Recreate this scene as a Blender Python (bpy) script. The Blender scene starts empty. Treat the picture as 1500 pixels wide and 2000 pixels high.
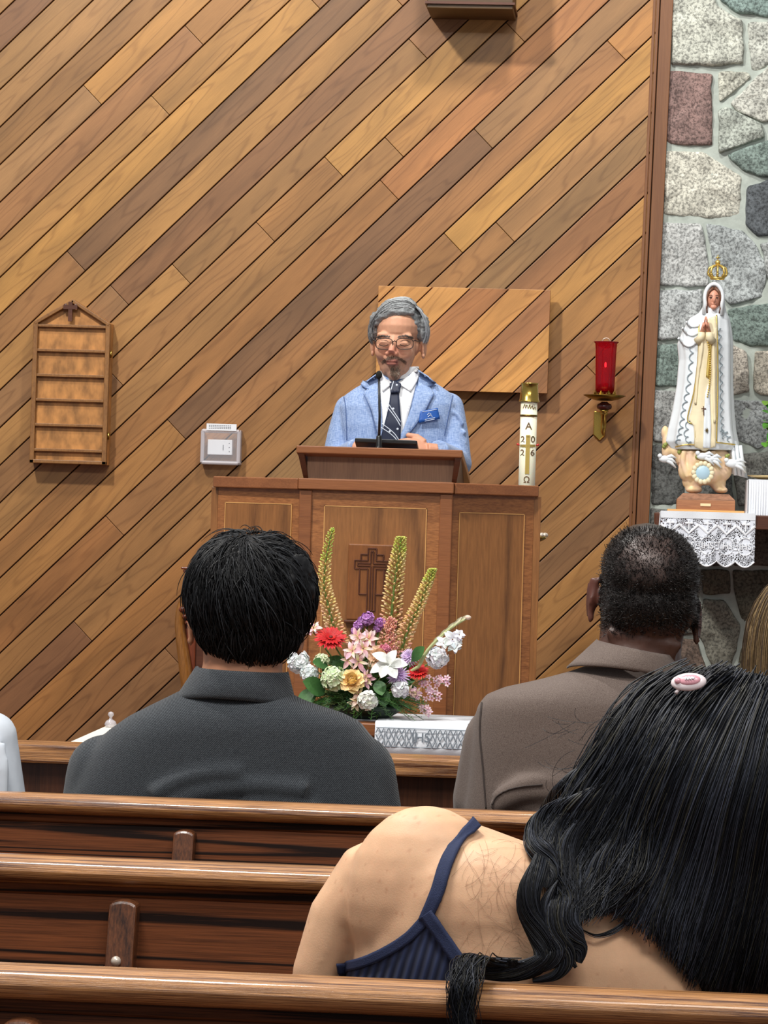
import bpy, bmesh, math, random
from mathutils import Vector, Matrix, noise
from mathutils.bvhtree import BVHTree
random.seed(7)
PI = math.pi
# ---------------------------------------------------------------- camera, light, exposure
F = 6300.0; CAMZ = 1.31
YAW = math.radians(4.6); ROLL = math.radians(1.75)
scene = bpy.context.scene
cam_data = bpy.data.cameras.new('camera'); cam = bpy.data.objects.new('camera', cam_data)
scene.collection.objects.link(cam); scene.camera = cam
cam_data.sensor_fit = 'VERTICAL'; cam_data.sensor_height = 24.0; cam_data.lens = 24.0*F/2000.0
cam_data.clip_start = 0.05; cam_data.clip_end = 200
CM = Matrix.Translation((0, 0, CAMZ)) @ Matrix.Rotation(YAW, 4, 'Z') @ Matrix.Rotation(PI/2, 4, 'X') @ Matrix.Rotation(ROLL, 4, 'Z')
cam.matrix_world = CM
CM3 = CM.to_3x3()
def ray(x, y):
    return (CM3 @ Vector((x-750.0, 1000.0-y, -F))).normalized()
def P(x, y, Y):
    d = ray(x, y); return Vector((0, 0, CAMZ)) + d*(Y/d.y)
def Mpx(Y): return Y/F                       # metres per photo pixel at depth Y
scene.view_settings.view_transform = 'Standard'
scene.view_settings.look = 'None'
scene.view_settings.gamma = 1.0
scene.view_settings.use_curve_mapping = False
scene.view_settings.exposure = 0.0
world = bpy.data.worlds.new('world'); scene.world = world; world.use_nodes = True
world.node_tree.nodes['Background'].inputs['Color'].default_value = (0.93, 0.96, 1.0, 1)
world.node_tree.nodes['Background'].inputs['Strength'].default_value = 0.33
def area(name, loc, target, size, sy, power, col=(1, .97, .92)):
    l = bpy.data.lights.new(name, 'AREA'); l.shape = 'RECTANGLE'; l.size = size; l.size_y = sy
    l.energy = power; l.color = col
    o = bpy.data.objects.new(name, l); scene.collection.objects.link(o); o.location = loc
    o.rotation_euler = (Vector(target)-Vector(loc)).to_track_quat('-Z', 'Y').to_euler()
    return o
area('ceiling_spot', (-3.0, 6.2, 5.9), (-0.3, 11, 1.6), .35, .35, 300)
area('ceiling_spot_right', (-.2, 8.1, 5.6), (1.2, 11, 1.4), .4, .4, 115)
area('ceiling_panel_nave', (-1.35, 3.3, 4.4), (-1.2, 3.5, 0), 1.1, .4, 125)
area('ceiling_panel_rear', (1.0, 1.2, 5.2), (.1, 4.6, .8), 2.5, 1.0, 120)

# ---------------------------------------------------------------- helpers
def link(o): scene.collection.objects.link(o)
def tag(o, label=None, cat=None, group=None, kind=None):
    if label: o['label'] = label
    if cat: o['category'] = cat
    if group: o['group'] = group
    if kind: o['kind'] = kind
    return o
def thing(name, label, cat, loc=(0, 0, 0), group=None):
    o = bpy.data.objects.new(name, None); link(o); o.location = loc; o.empty_display_size = .05
    return tag(o, label, cat, group)
def setparent(o, parent):
    if parent is not None:
        o.parent = parent
        # every parent chain here is unrotated and unscaled: the inverse is a translation
        t = Vector((0, 0, 0)); q = parent
        while q is not None:
            t += Vector(q.location); q = q.parent if q.parent is not None and q.type == 'EMPTY' else None
            if q is not None and q.type != 'EMPTY': break
        if parent.type == 'EMPTY': o.matrix_parent_inverse = Matrix.Translation(-Vector(parent.location))
def lin(c):
    return tuple(((v/255)/12.92 if v/255 <= .04045 else ((v/255+.055)/1.055)**2.4) for v in c)
class MB:
    def __init__(s): s.v = []; s.f = []; s.c = []; s.uv = []; s.mi = []
    def add(s, vs, fs, col=None, uv=None, mi=0):
        n = len(s.v); s.v += [tuple(p) for p in vs]
        s.f += [tuple(i+n for i in f) for f in fs]; s.mi += [mi]*len(fs)
        s.c += [col if col else (1, 1, 1)]*len(vs)
        s.uv += (uv if uv else [(0, 0)]*len(vs))
        return n
    def box(s, a, b, col=None, mi=0, M=None):
        x0, y0, z0 = a; x1, y1, z1 = b
        vs = [Vector(p) for p in ((x0,y0,z0),(x1,y0,z0),(x1,y1,z0),(x0,y1,z0),(x0,y0,z1),(x1,y0,z1),(x1,y1,z1),(x0,y1,z1))]
        if M: vs = [M @ p for p in vs]
        s.add(vs, [(0,3,2,1),(4,5,6,7),(0,1,5,4),(1,2,6,5),(2,3,7,6),(3,0,4,7)], col, mi=mi)
    def hexa(s, q, col=None, mi=0):   # q: 4 front points then 4 back points
        s.add(q, [(0,1,2,3),(7,6,5,4),(0,4,5,1),(1,5,6,2),(2,6,7,3),(3,7,4,0)], col, mi=mi)
    def tube(s, pts, r, n=8, col=None, cap=True, mi=0, flat=1.0, up=None):
        pts = [Vector(p) for p in pts]; m = len(pts)
        rs = r if isinstance(r, (list, tuple)) else [r]*m
        vs = []; u = None
        for i, p in enumerate(pts):
            t = (pts[min(i+1, m-1)]-pts[max(i-1, 0)])
            t = t.normalized() if t.length > 1e-9 else Vector((0, 0, 1))
            if u is None:
                a = Vector(up) if up else (Vector((0, 0, 1)) if abs(t.z) < .9 else Vector((1, 0, 0)))
                u = (a - t*a.dot(t)).normalized()
            else:
                u = (u - t*u.dot(t)); u = u.normalized() if u.length > 1e-6 else t.orthogonal().normalized()
            w = t.cross(u)
            for k in range(n):
                an = 2*PI*k/n
                vs.append(p + (u*math.cos(an) + w*math.sin(an)*flat)*rs[i])
        fs = [(i*n+k, i*n+(k+1) % n, (i+1)*n+(k+1) % n, (i+1)*n+k) for i in range(m-1) for k in range(n)]
        if cap: fs += [tuple(range(n))[::-1], tuple((m-1)*n+k for k in range(n))]
        s.add(vs, fs, col, mi=mi)
    def ring_loft(s, rings, closed=True, cap=True, col=None, mi=0):
        n = len(rings[0]); m = len(rings)
        vs = [p for r in rings for p in r]
        kk = n if closed else n-1
        fs = [(i*n+k, i*n+(k+1) % n, (i+1)*n+(k+1) % n, (i+1)*n+k) for i in range(m-1) for k in range(kk)]
        if cap and closed: fs += [tuple(range(n))[::-1], tuple((m-1)*n+k for k in range(n))]
        s.add(vs, fs, col, mi=mi)
    def lathe(s, prof, origin=(0, 0, 0), n=24, col=None, mi=0, M=None, cap=False):
        o = Vector(origin); rings = []
        for r, z in prof:
            ring = [Vector((r*math.cos(2*PI*k/n), r*math.sin(2*PI*k/n), z)) for k in range(n)]
            rings.append([(o + (M @ p if M else p)) for p in ring])
        s.ring_loft(rings, cap=cap, col=col, mi=mi)
    def ell(s, c, r, n=16, m=10, M=None, col=None, mi=0):
        c = Vector(c); rings = []
        r = (r, r, r) if isinstance(r, (int, float)) else r
        for i in range(m+1):
            th = PI*i/m; th = min(max(th, .02), PI-.02)
            ring = [Vector((r[0]*math.sin(th)*math.cos(2*PI*k/n), r[1]*math.sin(th)*math.sin(2*PI*k/n), -r[2]*math.cos(th))) for k in range(n)]
            rings.append([c + (M @ p if M else p) for p in ring])
        s.ring_loft(rings, col=col, mi=mi)
    def build(s, name, mat, parent=None, smooth=False, bevel=0, fixn=False, solid=0, subsurf=0):
        me = bpy.data.meshes.new(name); me.from_pydata(s.v, [], s.f)
        mats = mat if isinstance(mat, (list, tuple)) else [mat]
        for m in mats: me.materials.append(m)
        if len(mats) > 1: me.polygons.foreach_set('material_index', s.mi)
        if any(c != (1, 1, 1) for c in s.c):
            ca = me.color_attributes.new('Col', 'FLOAT_COLOR', 'POINT')
            ca.data.foreach_set('color', [k for c in s.c for k in (c[0], c[1], c[2], 1.0)])
        if any(u != (0, 0) for u in s.uv):
            ul = me.uv_layers.new(name='UVMap')
            ul.data.foreach_set('uv', [k for lp in me.loops for k in s.uv[lp.vertex_index]])
        if fixn:
            bm = bmesh.new(); bm.from_mesh(me); bmesh.ops.recalc_face_normals(bm, faces=bm.faces); bm.to_mesh(me); bm.free()
        if smooth: me.polygons.foreach_set('use_smooth', [True]*len(me.polygons))
        me.update()
        o = bpy.data.objects.new(name, me); link(o); setparent(o, parent)
        if solid:
            md = o.modifiers.new('solid', 'SOLIDIFY'); md.thickness = solid; md.offset = 0
        if bevel:
            md = o.modifiers.new('bevel', 'BEVEL'); md.width = bevel; md.segments = 2; md.limit_method = 'ANGLE'
        if subsurf:
            md = o.modifiers.new('sub', 'SUBSURF'); md.levels = subsurf; md.render_levels = subsurf
        return o
def remeshed(mb, voxel, smooth=4, factor=.5):
    """union of closed shapes -> one continuous mesh (returned as (verts, faces) object mesh)"""
    me = bpy.data.meshes.new('tmp'); me.from_pydata(mb.v, [], mb.f)
    bm = bmesh.new(); bm.from_mesh(me); bmesh.ops.recalc_face_normals(bm, faces=bm.faces); bm.to_mesh(me); bm.free()
    o = bpy.data.objects.new('tmp', me); link(o)
    r = o.modifiers.new('r', 'REMESH'); r.mode = 'VOXEL'; r.voxel_size = voxel
    if smooth:
        q = o.modifiers.new('s', 'SMOOTH'); q.iterations = smooth; q.factor = factor
    dg = bpy.context.evaluated_depsgraph_get(); dg.update()
    nm = bpy.data.meshes.new_from_object(o.evaluated_get(dg))
    bpy.data.objects.remove(o); nm.polygons.foreach_set('use_smooth', [True]*len(nm.polygons))
    return nm
def meshobj(name, me, mat, parent=None):
    me.name = name; me.materials.clear(); me.materials.append(mat)
    o = bpy.data.objects.new(name, me); link(o); setparent(o, parent); return o
def vcol(me, fn):
    ca = me.color_attributes.new('Col', 'FLOAT_COLOR', 'POINT'); buf = []
    for v in me.vertices:
        c = fn(v.co); buf += [c[0], c[1], c[2], 1.0]
    ca.data.foreach_set('color', buf)
def bvh_of(me): return BVHTree.FromPolygons([v.co for v in me.vertices], [tuple(p.vertices) for p in me.polygons])
def cr(pts, n):
    """Catmull-Rom resample of a list of tuples to n points"""
    k = len(pts); out = []
    for i in range(n):
        t = i/(n-1)*(k-1); j = min(int(t), k-2); u = t-j
        p0 = pts[max(j-1, 0)]; p1 = pts[j]; p2 = pts[j+1]; p3 = pts[min(j+2, k-1)]
        out.append(tuple(.5*((2*b)+(-a+c)*u+(2*a-5*b+4*c-d)*u*u+(-a+3*b-3*c+d)*u**3) for a, b, c, d in zip(p0, p1, p2, p3)))
    return out
def cast(bv, x, y, off, fallback):
    h = bv.ray_cast(Vector((0, 0, CAMZ)), ray(x, y))
    if h[0] is None: return P(x, y, fallback)
    n = h[1]
    if n.dot(ray(x, y)) > 0: n = -n
    return h[0] + n*off
def drape_poly(name, poly, bv, mat, parent, off=.003, thick=.004, fb=9.8, step=6, smooth=True, col=None):
    bm = bmesh.new(); dense = []
    for i in range(len(poly)):
        a = poly[i]; b = poly[(i+1) % len(poly)]; L = math.hypot(b[0]-a[0], b[1]-a[1]); k = max(1, int(L/step))
        dense += [(a[0]+(b[0]-a[0])*j/k, a[1]+(b[1]-a[1])*j/k) for j in range(k)]
    vs = [bm.verts.new((p[0], p[1], 0)) for p in dense]
    es = [bm.edges.new((vs[i], vs[(i+1) % len(vs)])) for i in range(len(vs))]
    bmesh.ops.triangle_fill(bm, use_beauty=True, edges=es)
    for _ in range(5):
        lng = [e for e in bm.edges if not e.is_boundary and e.calc_length() > step*1.6]
        if not lng: break
        bmesh.ops.subdivide_edges(bm, edges=lng, cuts=1); bmesh.ops.triangulate(bm, faces=bm.faces)
    for v in bm.verts: v.co = cast(bv, v.co.x, v.co.y, off, fb)
    me = bpy.data.meshes.new(name); bm.to_mesh(me); bm.free()
    if smooth: me.polygons.foreach_set('use_smooth', [True]*len(me.polygons))
    o = meshobj(name, me, mat, parent)
    md = o.modifiers.new('solid', 'SOLIDIFY'); md.thickness = thick; md.offset = 0
    return o
def drape_ribbon(name, path, w, bv, mat, parent, off=.003, thick=.004, fb=9.8, n=30, cross=4):
    pts = cr(path, n); mb = MB(); vs = []
    for i, p in enumerate(pts):
        a = pts[max(i-1, 0)]; b = pts[min(i+1, n-1)]; dx, dy = b[0]-a[0], b[1]-a[1]; L = math.hypot(dx, dy) or 1
        ww = w(i/(n-1)) if callable(w) else w
        for k in range(cross+1):
            s = (k/cross-.5)*ww
            vs.append(cast(bv, p[0]-dy/L*s, p[1]+dx/L*s, off, fb))
    q = cross+1
    mb.add(vs, [(i*q+k, i*q+k+1, (i+1)*q+k+1, (i+1)*q+k) for i in range(n-1) for k in range(cross)])
    return mb.build(name, mat, parent, smooth=True, solid=thick)

# ---------------------------------------------------------------- materials
def newmat(name):
    m = bpy.data.materials.new(name); m.use_nodes = True; nt = m.node_tree
    return m, nt, nt.nodes['Principled BSDF']
def N(nt, t, **kw):
    n = nt.nodes.new(t)
    for k, v in kw.items(): setattr(n, k, v)
    return n
def plain(name, col, rough=.5, metal=0, spec=.5, var=0, vs=60, bump=0, bs=200, coat=0, sheen=0, vstretch=(1, 1, 1)):
    m, nt, b = newmat(name); c = lin(col)
    b.inputs['Roughness'].default_value = rough; b.inputs['Metallic'].default_value = metal
    b.inputs['Specular IOR Level'].default_value = spec
    if coat: b.inputs['Coat Weight'].default_value = coat; b.inputs['Coat Roughness'].default_value = .12
    if sheen: b.inputs['Sheen Weight'].default_value = sheen
    b.inputs['Base Color'].default_value = (*c, 1)
    tc = N(nt, 'ShaderNodeTexCoord'); mp = N(nt, 'ShaderNodeMapping'); mp.inputs['Scale'].default_value = vstretch
    nt.links.new(tc.outputs['Object'], mp.inputs['Vector'])
    nz = N(nt, 'ShaderNodeTexNoise'); nz.inputs['Scale'].default_value = vs; nz.inputs['Detail'].default_value = 3
    nt.links.new(mp.outputs['Vector'], nz.inputs['Vector'])
    rp = N(nt, 'ShaderNodeValToRGB'); v = var
    rp.color_ramp.elements[0].position = .3; rp.color_ramp.elements[1].position = .7
    rp.color_ramp.elements[0].color = (*[k*(1-v) for k in c], 1); rp.color_ramp.elements[1].color = (*[min(1, k*(1+v)) for k in c], 1)
    nt.links.new(nz.outputs['Fac'], rp.inputs['Fac']); nt.links.new(rp.outputs['Color'], b.inputs['Base Color'])
    if bump:
        nb = N(nt, 'ShaderNodeTexNoise'); nb.inputs['Scale'].default_value = bs; nb.inputs['Detail'].default_value = 4
        nt.links.new(mp.outputs['Vector'], nb.inputs['Vector'])
        bp = N(nt, 'ShaderNodeBump'); bp.inputs['Strength'].default_value = bump; bp.inputs['Distance'].default_value = .002
        nt.links.new(nb.outputs['Fac'], bp.inputs['Height']); nt.links.new(bp.outputs['Normal'], b.inputs['Normal'])
    return m
def vertmat(name, rough=.6, spec=.4, mult=(1, 1, 1), var=.12, vs=80, bump=0, bs=200, sss=0, metal=0, sheen=0):
    """colour carried by the Col attribute (each petal's, strand's or stone's own colour)"""
    m, nt, b = newmat(name); b.inputs['Roughness'].default_value = rough; b.inputs['Specular IOR Level'].default_value = spec
    b.inputs['Metallic'].default_value = metal
    if sss:
        b.inputs['Subsurface Weight'].default_value = sss; b.inputs['Subsurface Scale'].default_value = .008
        b.inputs['Subsurface Radius'].default_value = (1, .35, .2)
    if sheen: b.inputs['Sheen Weight'].default_value = sheen
    at = N(nt, 'ShaderNodeAttribute', attribute_name='Col'); tc = N(nt, 'ShaderNodeTexCoord')
    nz = N(nt, 'ShaderNodeTexNoise'); nz.inputs['Scale'].default_value = vs; nz.inputs['Detail'].default_value = 4
    nt.links.new(tc.outputs['Object'], nz.inputs['Vector'])
    rp = N(nt, 'ShaderNodeMapRange'); rp.inputs['From Min'].default_value = .3; rp.inputs['From Max'].default_value = .7
    rp.inputs['To Min'].default_value = 1-var; rp.inputs['To Max'].default_value = 1+var
    nt.links.new(nz.outputs['Fac'], rp.inputs['Value'])
    mx = N(nt, 'ShaderNodeVectorMath', operation='SCALE')
    nt.links.new(at.outputs['Color'], mx.inputs[0]); nt.links.new(rp.outputs['Result'], mx.inputs['Scale'])
    nt.links.new(mx.outputs['Vector'], b.inputs['Base Color'])
    if bump:
        nb = N(nt, 'ShaderNodeTexNoise'); nb.inputs['Scale'].default_value = bs; nb.inputs['Detail'].default_value = 4
        nt.links.new(tc.outputs['Object'], nb.inputs['Vector'])
        bp = N(nt, 'ShaderNodeBump'); bp.inputs['Strength'].default_value = bump; bp.inputs['Distance'].default_value = .003
        nt.links.new(nb.outputs['Fac'], bp.inputs['Height']); nt.links.new(bp.outputs['Normal'], b.inputs['Normal'])
    return m
def wood(name, light, dark, rough=.4, coord='Object', stretch=(2, 40, 40), wave=6, dist=6, wavew=.5, fine=.35, coat=0, usecol=False, bump=.15, ringst=None, power=2.2):
    """grain: stretched fine noise plus distorted growth-ring waves"""
    m, nt, b = newmat(name); L = nt.links
    b.inputs['Roughness'].default_value = rough
    if coat: b.inputs['Coat Weight'].default_value = coat; b.inputs['Coat Roughness'].default_value = .1
    tc = N(nt, 'ShaderNodeTexCoord'); mp = N(nt, 'ShaderNodeMapping'); mp.inputs['Scale'].default_value = stretch
    L.new(tc.outputs[coord], mp.inputs['Vector'])
    n1 = N(nt, 'ShaderNodeTexNoise'); n1.inputs['Scale'].default_value = 6; n1.inputs['Detail'].default_value = 6; n1.inputs['Roughness'].default_value = .65
    L.new(mp.outputs['Vector'], n1.inputs['Vector'])
    mp2 = N(nt, 'ShaderNodeMapping'); mp2.inputs['Scale'].default_value = ringst or tuple(s*.12 for s in stretch)
    L.new(tc.outputs[coord], mp2.inputs['Vector'])
    n2 = N(nt, 'ShaderNodeTexNoise'); n2.inputs['Scale'].default_value = 1.3; n2.inputs['Detail'].default_value = 2.5; n2.inputs['Roughness'].default_value = .45
    L.new(mp2.outputs['Vector'], n2.inputs['Vector'])
    ml = N(nt, 'ShaderNodeMath', operation='MULTIPLY'); ml.inputs[1].default_value = wave*dist; L.new(n2.outputs['Fac'], ml.inputs[0])
    sn = N(nt, 'ShaderNodeMath', operation='SINE'); L.new(ml.outputs[0], sn.inputs[0])
    r1 = N(nt, 'ShaderNodeMapRange'); r1.inputs['From Min'].default_value = -.2; r1.inputs['From Max'].default_value = 1; L.new(sn.outputs[0], r1.inputs['Value'])
    pw = N(nt, 'ShaderNodeMath', operation='POWER'); pw.inputs[1].default_value = power; L.new(r1.outputs[0], pw.inputs[0])
    r2 = N(nt, 'ShaderNodeMapRange'); r2.inputs['From Min'].default_value = .35; r2.inputs['From Max'].default_value = .68; L.new(n1.outputs['Fac'], r2.inputs['Value'])
    a = N(nt, 'ShaderNodeMath', operation='MULTIPLY'); a.inputs[1].default_value = wavew; L.new(pw.outputs[0], a.inputs[0])
    c = N(nt, 'ShaderNodeMath', operation='MULTIPLY'); c.inputs[1].default_value = fine; L.new(r2.outputs[0], c.inputs[0])
    s = N(nt, 'ShaderNodeMath', operation='ADD', use_clamp=True); L.new(a.outputs[0], s.inputs[0]); L.new(c.outputs[0], s.inputs[1])
    mx = N(nt, 'ShaderNodeMix', data_type='RGBA'); L.new(s.outputs[0], mx.inputs['Factor'])
    if usecol:
        at = N(nt, 'ShaderNodeAttribute', attribute_name='Col')
        sc = N(nt, 'ShaderNodeVectorMath', operation='MULTIPLY'); sc.inputs[1].default_value = dark
        sl = N(nt, 'ShaderNodeVectorMath', operation='MULTIPLY'); sl.inputs[1].default_value = light
        L.new(at.outputs['Color'], sc.inputs[0]); L.new(at.outputs['Color'], sl.inputs[0])
        L.new(sl.outputs[0], mx.inputs['A']); L.new(sc.outputs[0], mx.inputs['B'])
        # slow patches of colour along each board
        n3 = N(nt, 'ShaderNodeTexNoise'); n3.inputs['Scale'].default_value = .9; n3.inputs['Detail'].default_value = 2
        mp3 = N(nt, 'ShaderNodeMapping'); mp3.inputs['Scale'].default_value = (2.5, 14, 1); L.new(tc.outputs[coord], mp3.inputs['Vector']); L.new(mp3.outputs[0], n3.inputs['Vector'])
        r3 = N(nt, 'ShaderNodeMapRange'); r3.inputs['From Min'].default_value = .3; r3.inputs['From Max'].default_value = .7; r3.inputs['To Min'].default_value = .78; r3.inputs['To Max'].default_value = 1.2
        L.new(n3.outputs['Fac'], r3.inputs['Value'])
        v = N(nt, 'ShaderNodeVectorMath', operation='SCALE'); L.new(mx.outputs['Result'], v.inputs[0]); L.new(r3.outputs[0], v.inputs['Scale'])
        L.new(v.outputs[0], b.inputs['Base Color'])
    else:
        mx.inputs['A'].default_value = (*lin(light), 1); mx.inputs['B'].default_value = (*lin(dark), 1)
        L.new(mx.outputs['Result'], b.inputs['Base Color'])
    if bump:
        bp = N(nt, 'ShaderNodeBump'); bp.inputs['Strength'].default_value = bump; bp.inputs['Distance'].default_value = .001
        L.new(s.outputs[0], bp.inputs['Height']); L.new(bp.outputs['Normal'], b.inputs['Normal'])
    return m
M = {}
M['cedar'] = wood('cedar_boards', (1.12, 1.12, 1.12), (.62, .55, .5), rough=.42, coord='UV', stretch=(3, 55, 1), wave=12, dist=8, wavew=.42, fine=.36, usecol=True, bump=.1, ringst=(.75, 6, 1), power=4)
M['trimwood'] = wood('stained_trim', (128, 84, 50), (98, 60, 36), rough=.4, stretch=(60, 60, 2), wavew=.2, fine=.5)
M['oak_rail'] = wood('oak_rail', (220, 158, 98), (84, 44, 22), rough=.36, stretch=(2.2, 110, 110), wave=10, dist=6, wavew=.5, fine=.9, coat=.6, bump=.5)
M['oak_dark'] = wood('oak_dark', (112, 62, 34), (24, 10, 5), rough=.5, stretch=(1.5, 40, 80), wave=10, dist=7, wavew=.9, fine=.6, coat=0, bump=.15)
M['oak_dark'].node_tree.nodes['Principled BSDF'].inputs['Specular IOR Level'].default_value = .12
M['oak_dark_v'] = wood('oak_dark_vertical', (80, 46, 28), (40, 20, 12), rough=.4, stretch=(60, 60, 1.5), wave=6, dist=5, wavew=.3, fine=.6)
M['walnut'] = wood('walnut_panel', (156, 104, 58), (98, 62, 34), rough=.36, stretch=(26, 26, 2.2), wave=8, dist=5, wavew=.5, fine=.5, coat=.15)
M['walnut_cross'] = wood('walnut_crossband', (172, 112, 64), (112, 66, 36), rough=.36, stretch=(9, 9, 45), wavew=.25, fine=.7, coat=.15)
M['walnut_rail'] = wood('walnut_rail', (150, 94, 56), (106, 62, 36), rough=.33, stretch=(3, 60, 60), wavew=.25, fine=.5, coat=.2)
M['walnut_grey'] = wood('walnut_lectern_front', (150, 112, 84), (110, 78, 58), rough=.4, stretch=(50, 50, 2), wavew=.25, fine=.6)
M['walnut_dark'] = wood('walnut_dark', (96, 54, 34), (60, 30, 20), rough=.4, stretch=(3, 40, 40), wavew=.25, fine=.5)
M['inlay'] = plain('maple_inlay', (214, 160, 96), .4)
M['plaque'] = wood('carved_plaque', (140, 86, 44), (88, 50, 26), rough=.35, stretch=(30, 30, 3), wavew=.3, fine=.5)
M['cabwood'] = wood('cabinet_frame_wood', (150, 104, 56), (104, 66, 34), rough=.45, stretch=(30, 30, 12), wavew=.2, fine=.6)
M['cabply'] = plain('cabinet_plywood', (176, 122, 66), .5, var=.38, vs=26, vstretch=(1.5, 1, .8))
M['groove'] = plain('board_gap_shadow_backing', (58, 34, 20), .8)
M['mortar'] = plain('mortar', (176, 184, 176), .9, var=.12, vs=30, bump=.6, bs=90)
M['brass'] = plain('brass', (196, 164, 84), .22, metal=1)
M['brass_dark'] = plain('brass_aged', (140, 116, 56), .35, metal=1)
M['white_cloth'] = plain('white_cloth', (236, 240, 246), .85, var=.03, vs=300, bump=.2, bs=500)
M['black'] = plain('black_plastic', (16, 18, 20), .35)
M['carpet'] = plain('carpet', (96, 60, 50), .95, var=.2, vs=200, bump=.5, bs=400)
# ================================================================ the setting
WY = 11.0
PLAT = .24
mb = MB(); mb.box((-6, -3, -.1), (7, 8.0, 0)); fl = mb.build('floor', M['carpet']); tag(fl, kind='structure')
mb = MB(); mb.box((-6, 8.0, 0), (7, 12.2, PLAT)); o = mb.build('trim_1', M['carpet']); tag(o, kind='structure')
# --- diagonal cedar boards: every board its own bevelled slab inside the wall mesh
WSEG = {
0:[(None,(178,132,82))], 1:[(None,(134,92,66))], 2:[(None,(163,122,80))], 3:[(None,(174,130,88))], 4:[(None,(154,111,70))],
5:[(180,(170,128,92)),(None,(196,143,85))], 6:[(378,(168,118,82)),(None,(164,116,70))], 7:[(312,(184,136,84)),(None,(180,132,78))],
8:[(605,(200,148,85)),(None,(158,110,68))], 9:[(148,(158,112,74)),(None,(124,90,68))], 10:[(765,(184,136,84)),(None,(160,110,72))],
11:[(232,(156,115,84)),(None,(140,98,72))], 12:[(352,(184,136,86)),(812,(162,120,80)),(None,(156,110,78))],
13:[(221,(146,104,72)),(515,(170,122,80)),(648,(172,122,76)),(None,(204,152,90))],
14:[(765,(170,124,80)),(1000,(186,134,82)),(None,(174,122,76))], 15:[(755,(168,116,72)),(None,(186,124,80))],
16:[(342,(176,124,74)),(937,(126,90,68)),(None,(160,120,86))], 17:[(222,(160,106,66)),(1195,(172,120,80)),(None,(196,138,84))],
18:[(878,(164,116,74)),(None,(204,152,86))], 19:[(160,(134,90,68)),(978,(168,120,78)),(None,(184,136,94))],
20:[(520,(166,112,66)),(None,(156,120,86))], 21:[(480,(150,102,68)),(None,(158,108,76))], 22:[(336,(148,104,74)),(700,(138,94,64)),(None,(204,150,88))],
23:[(600,(120,84,60)),(None,(184,132,80))], 24:[(None,(168,116,78))], 25:[(1150,(156,108,74)),(None,(174,122,80))],
26:[(None,(170,120,80))], 27:[(None,(176,124,76))], 28:[(None,(164,118,76))], 29:[(None,(132,95,70))],
30:[(None,(186,134,82))], 31:[(None,(158,112,74))], 32:[(None,(180,128,76))]}
SL = .962
def wallpt(x, y): return P(x, y, WY)
O0 = wallpt(0, 28)
A1 = wallpt(1000, 28-962.)-O0; dirv = A1.normalized(); nrm = Vector((dirv.z, 0, -dirv.x))     # across, pointing down-right
Wd = (wallpt(0, 28+73.35)-O0).dot(nrm)
TR0 = wallpt(1290, 0); TR1 = wallpt(1243, 1000)                      # left edge of the standing trim
tx = (TR1.x-TR0.x)/(TR1.z-TR0.z)
def xright(z): return TR0.x + tx*(z-TR0.z)
rnd = random.Random(3)
cols = [(166,118,76),(150,104,70),(182,134,84),(140,98,70),(172,120,76)]
mb = MB(); back = MB()
XL = -5.2
def clip_poly(poly, f):                                               # keep f(p) >= 0
    out = []
    for i in range(len(poly)):
        a, b = poly[i], poly[(i+1) % len(poly)]; fa, fb = f(a), f(b)
        if fa >= 0: out.append(a)
        if (fa >= 0) != (fb >= 0):
            t = fa/(fa-fb); out.append((a[0]+(b[0]-a[0])*t, a[1]+(b[1]-a[1])*t))
    return out
TOPZ = 5.2
for s in range(-46, 62):
    segs = WSEG.get(s)
    off = (s-.5)*Wd
    cuts = []
    if segs:
        base = 28+73.35*(s-.5)
        for xj, c in segs:
            if xj is None: cuts.append((99, c))
            else: cuts.append(((wallpt(xj, base-SL*xj)-O0).dot(dirv), c))
    else:
        t = -9+rnd.random()*2
        while t < 9: t += 1.2+rnd.random()*1.6; cuts.append((t, rnd.choice(cols)))
        cuts[-1] = (99, cuts[-1][1])
    t0 = -99
    for t1, c in cuts:
        c = tuple(min(255, (m_+(k-m_)*.78)*g_) for k, m_, g_ in zip(c, (166, 118, 76), (.90, .90, .80)))
        g = .0022; h = Wd/2-g
        a, b = max(t0, -14)+.0008, min(t1, 14)-.0008
        # polygon in (t, s) space -> wall (x, z)
        def xz(t, q):
            p = O0 + dirv*t + nrm*(off+q); return (p.x, p.z)
        poly = [xz(a, -h), xz(b, -h), xz(b, h), xz(a, h)]
        for f in (lambda p: p[0]-XL, lambda p: xright(p[1])-.004-p[0], lambda p: p[1]-PLAT, lambda p: TOPZ-p[1]):
            if poly: poly = clip_poly(poly, f)
        if len(poly) >= 3:
            cx = sum(p[0] for p in poly)/len(poly); cz = sum(p[1] for p in poly)/len(poly)
            n = len(poly); ou, ov = rnd.random()*40, rnd.random()*40
            inner = []
            for p in poly:
                L = math.hypot(cx-p[0], cz-p[1]); k = min(.3, .0022/max(L, 1e-4))
                inner.append(p)
            def uvof(p):
                d = Vector((p[0], 0, p[1]))-Vector((O0.x, 0, O0.z)); return (d.dot(dirv)+ou, d.dot(nrm)-off+ov)
            vs = [Vector((p[0], WY, p[1])) for p in poly] + [Vector((p[0], WY+.02, p[1])) for p in poly]
            fs = [tuple(range(n))[::-1]] + [(i, (i+1) % n, (i+1) % n+n, i+n) for i in range(n)]
            mb.add(vs, fs, lin(c), [uvof(p) for p in poly]*2)
        t0 = t1
wb = mb.build('wall_back', M['cedar'], fixn=False, bevel=.0015)
tag(wb, kind='structure')
mb = MB(); mb.box((XL, WY+.012, 0), (xright(1)+.3, WY+.12, TOPZ)); o = mb.build('wall_back_core', M['groove']); tag(o, kind='structure'); o.name = 'wall_rear'
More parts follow.
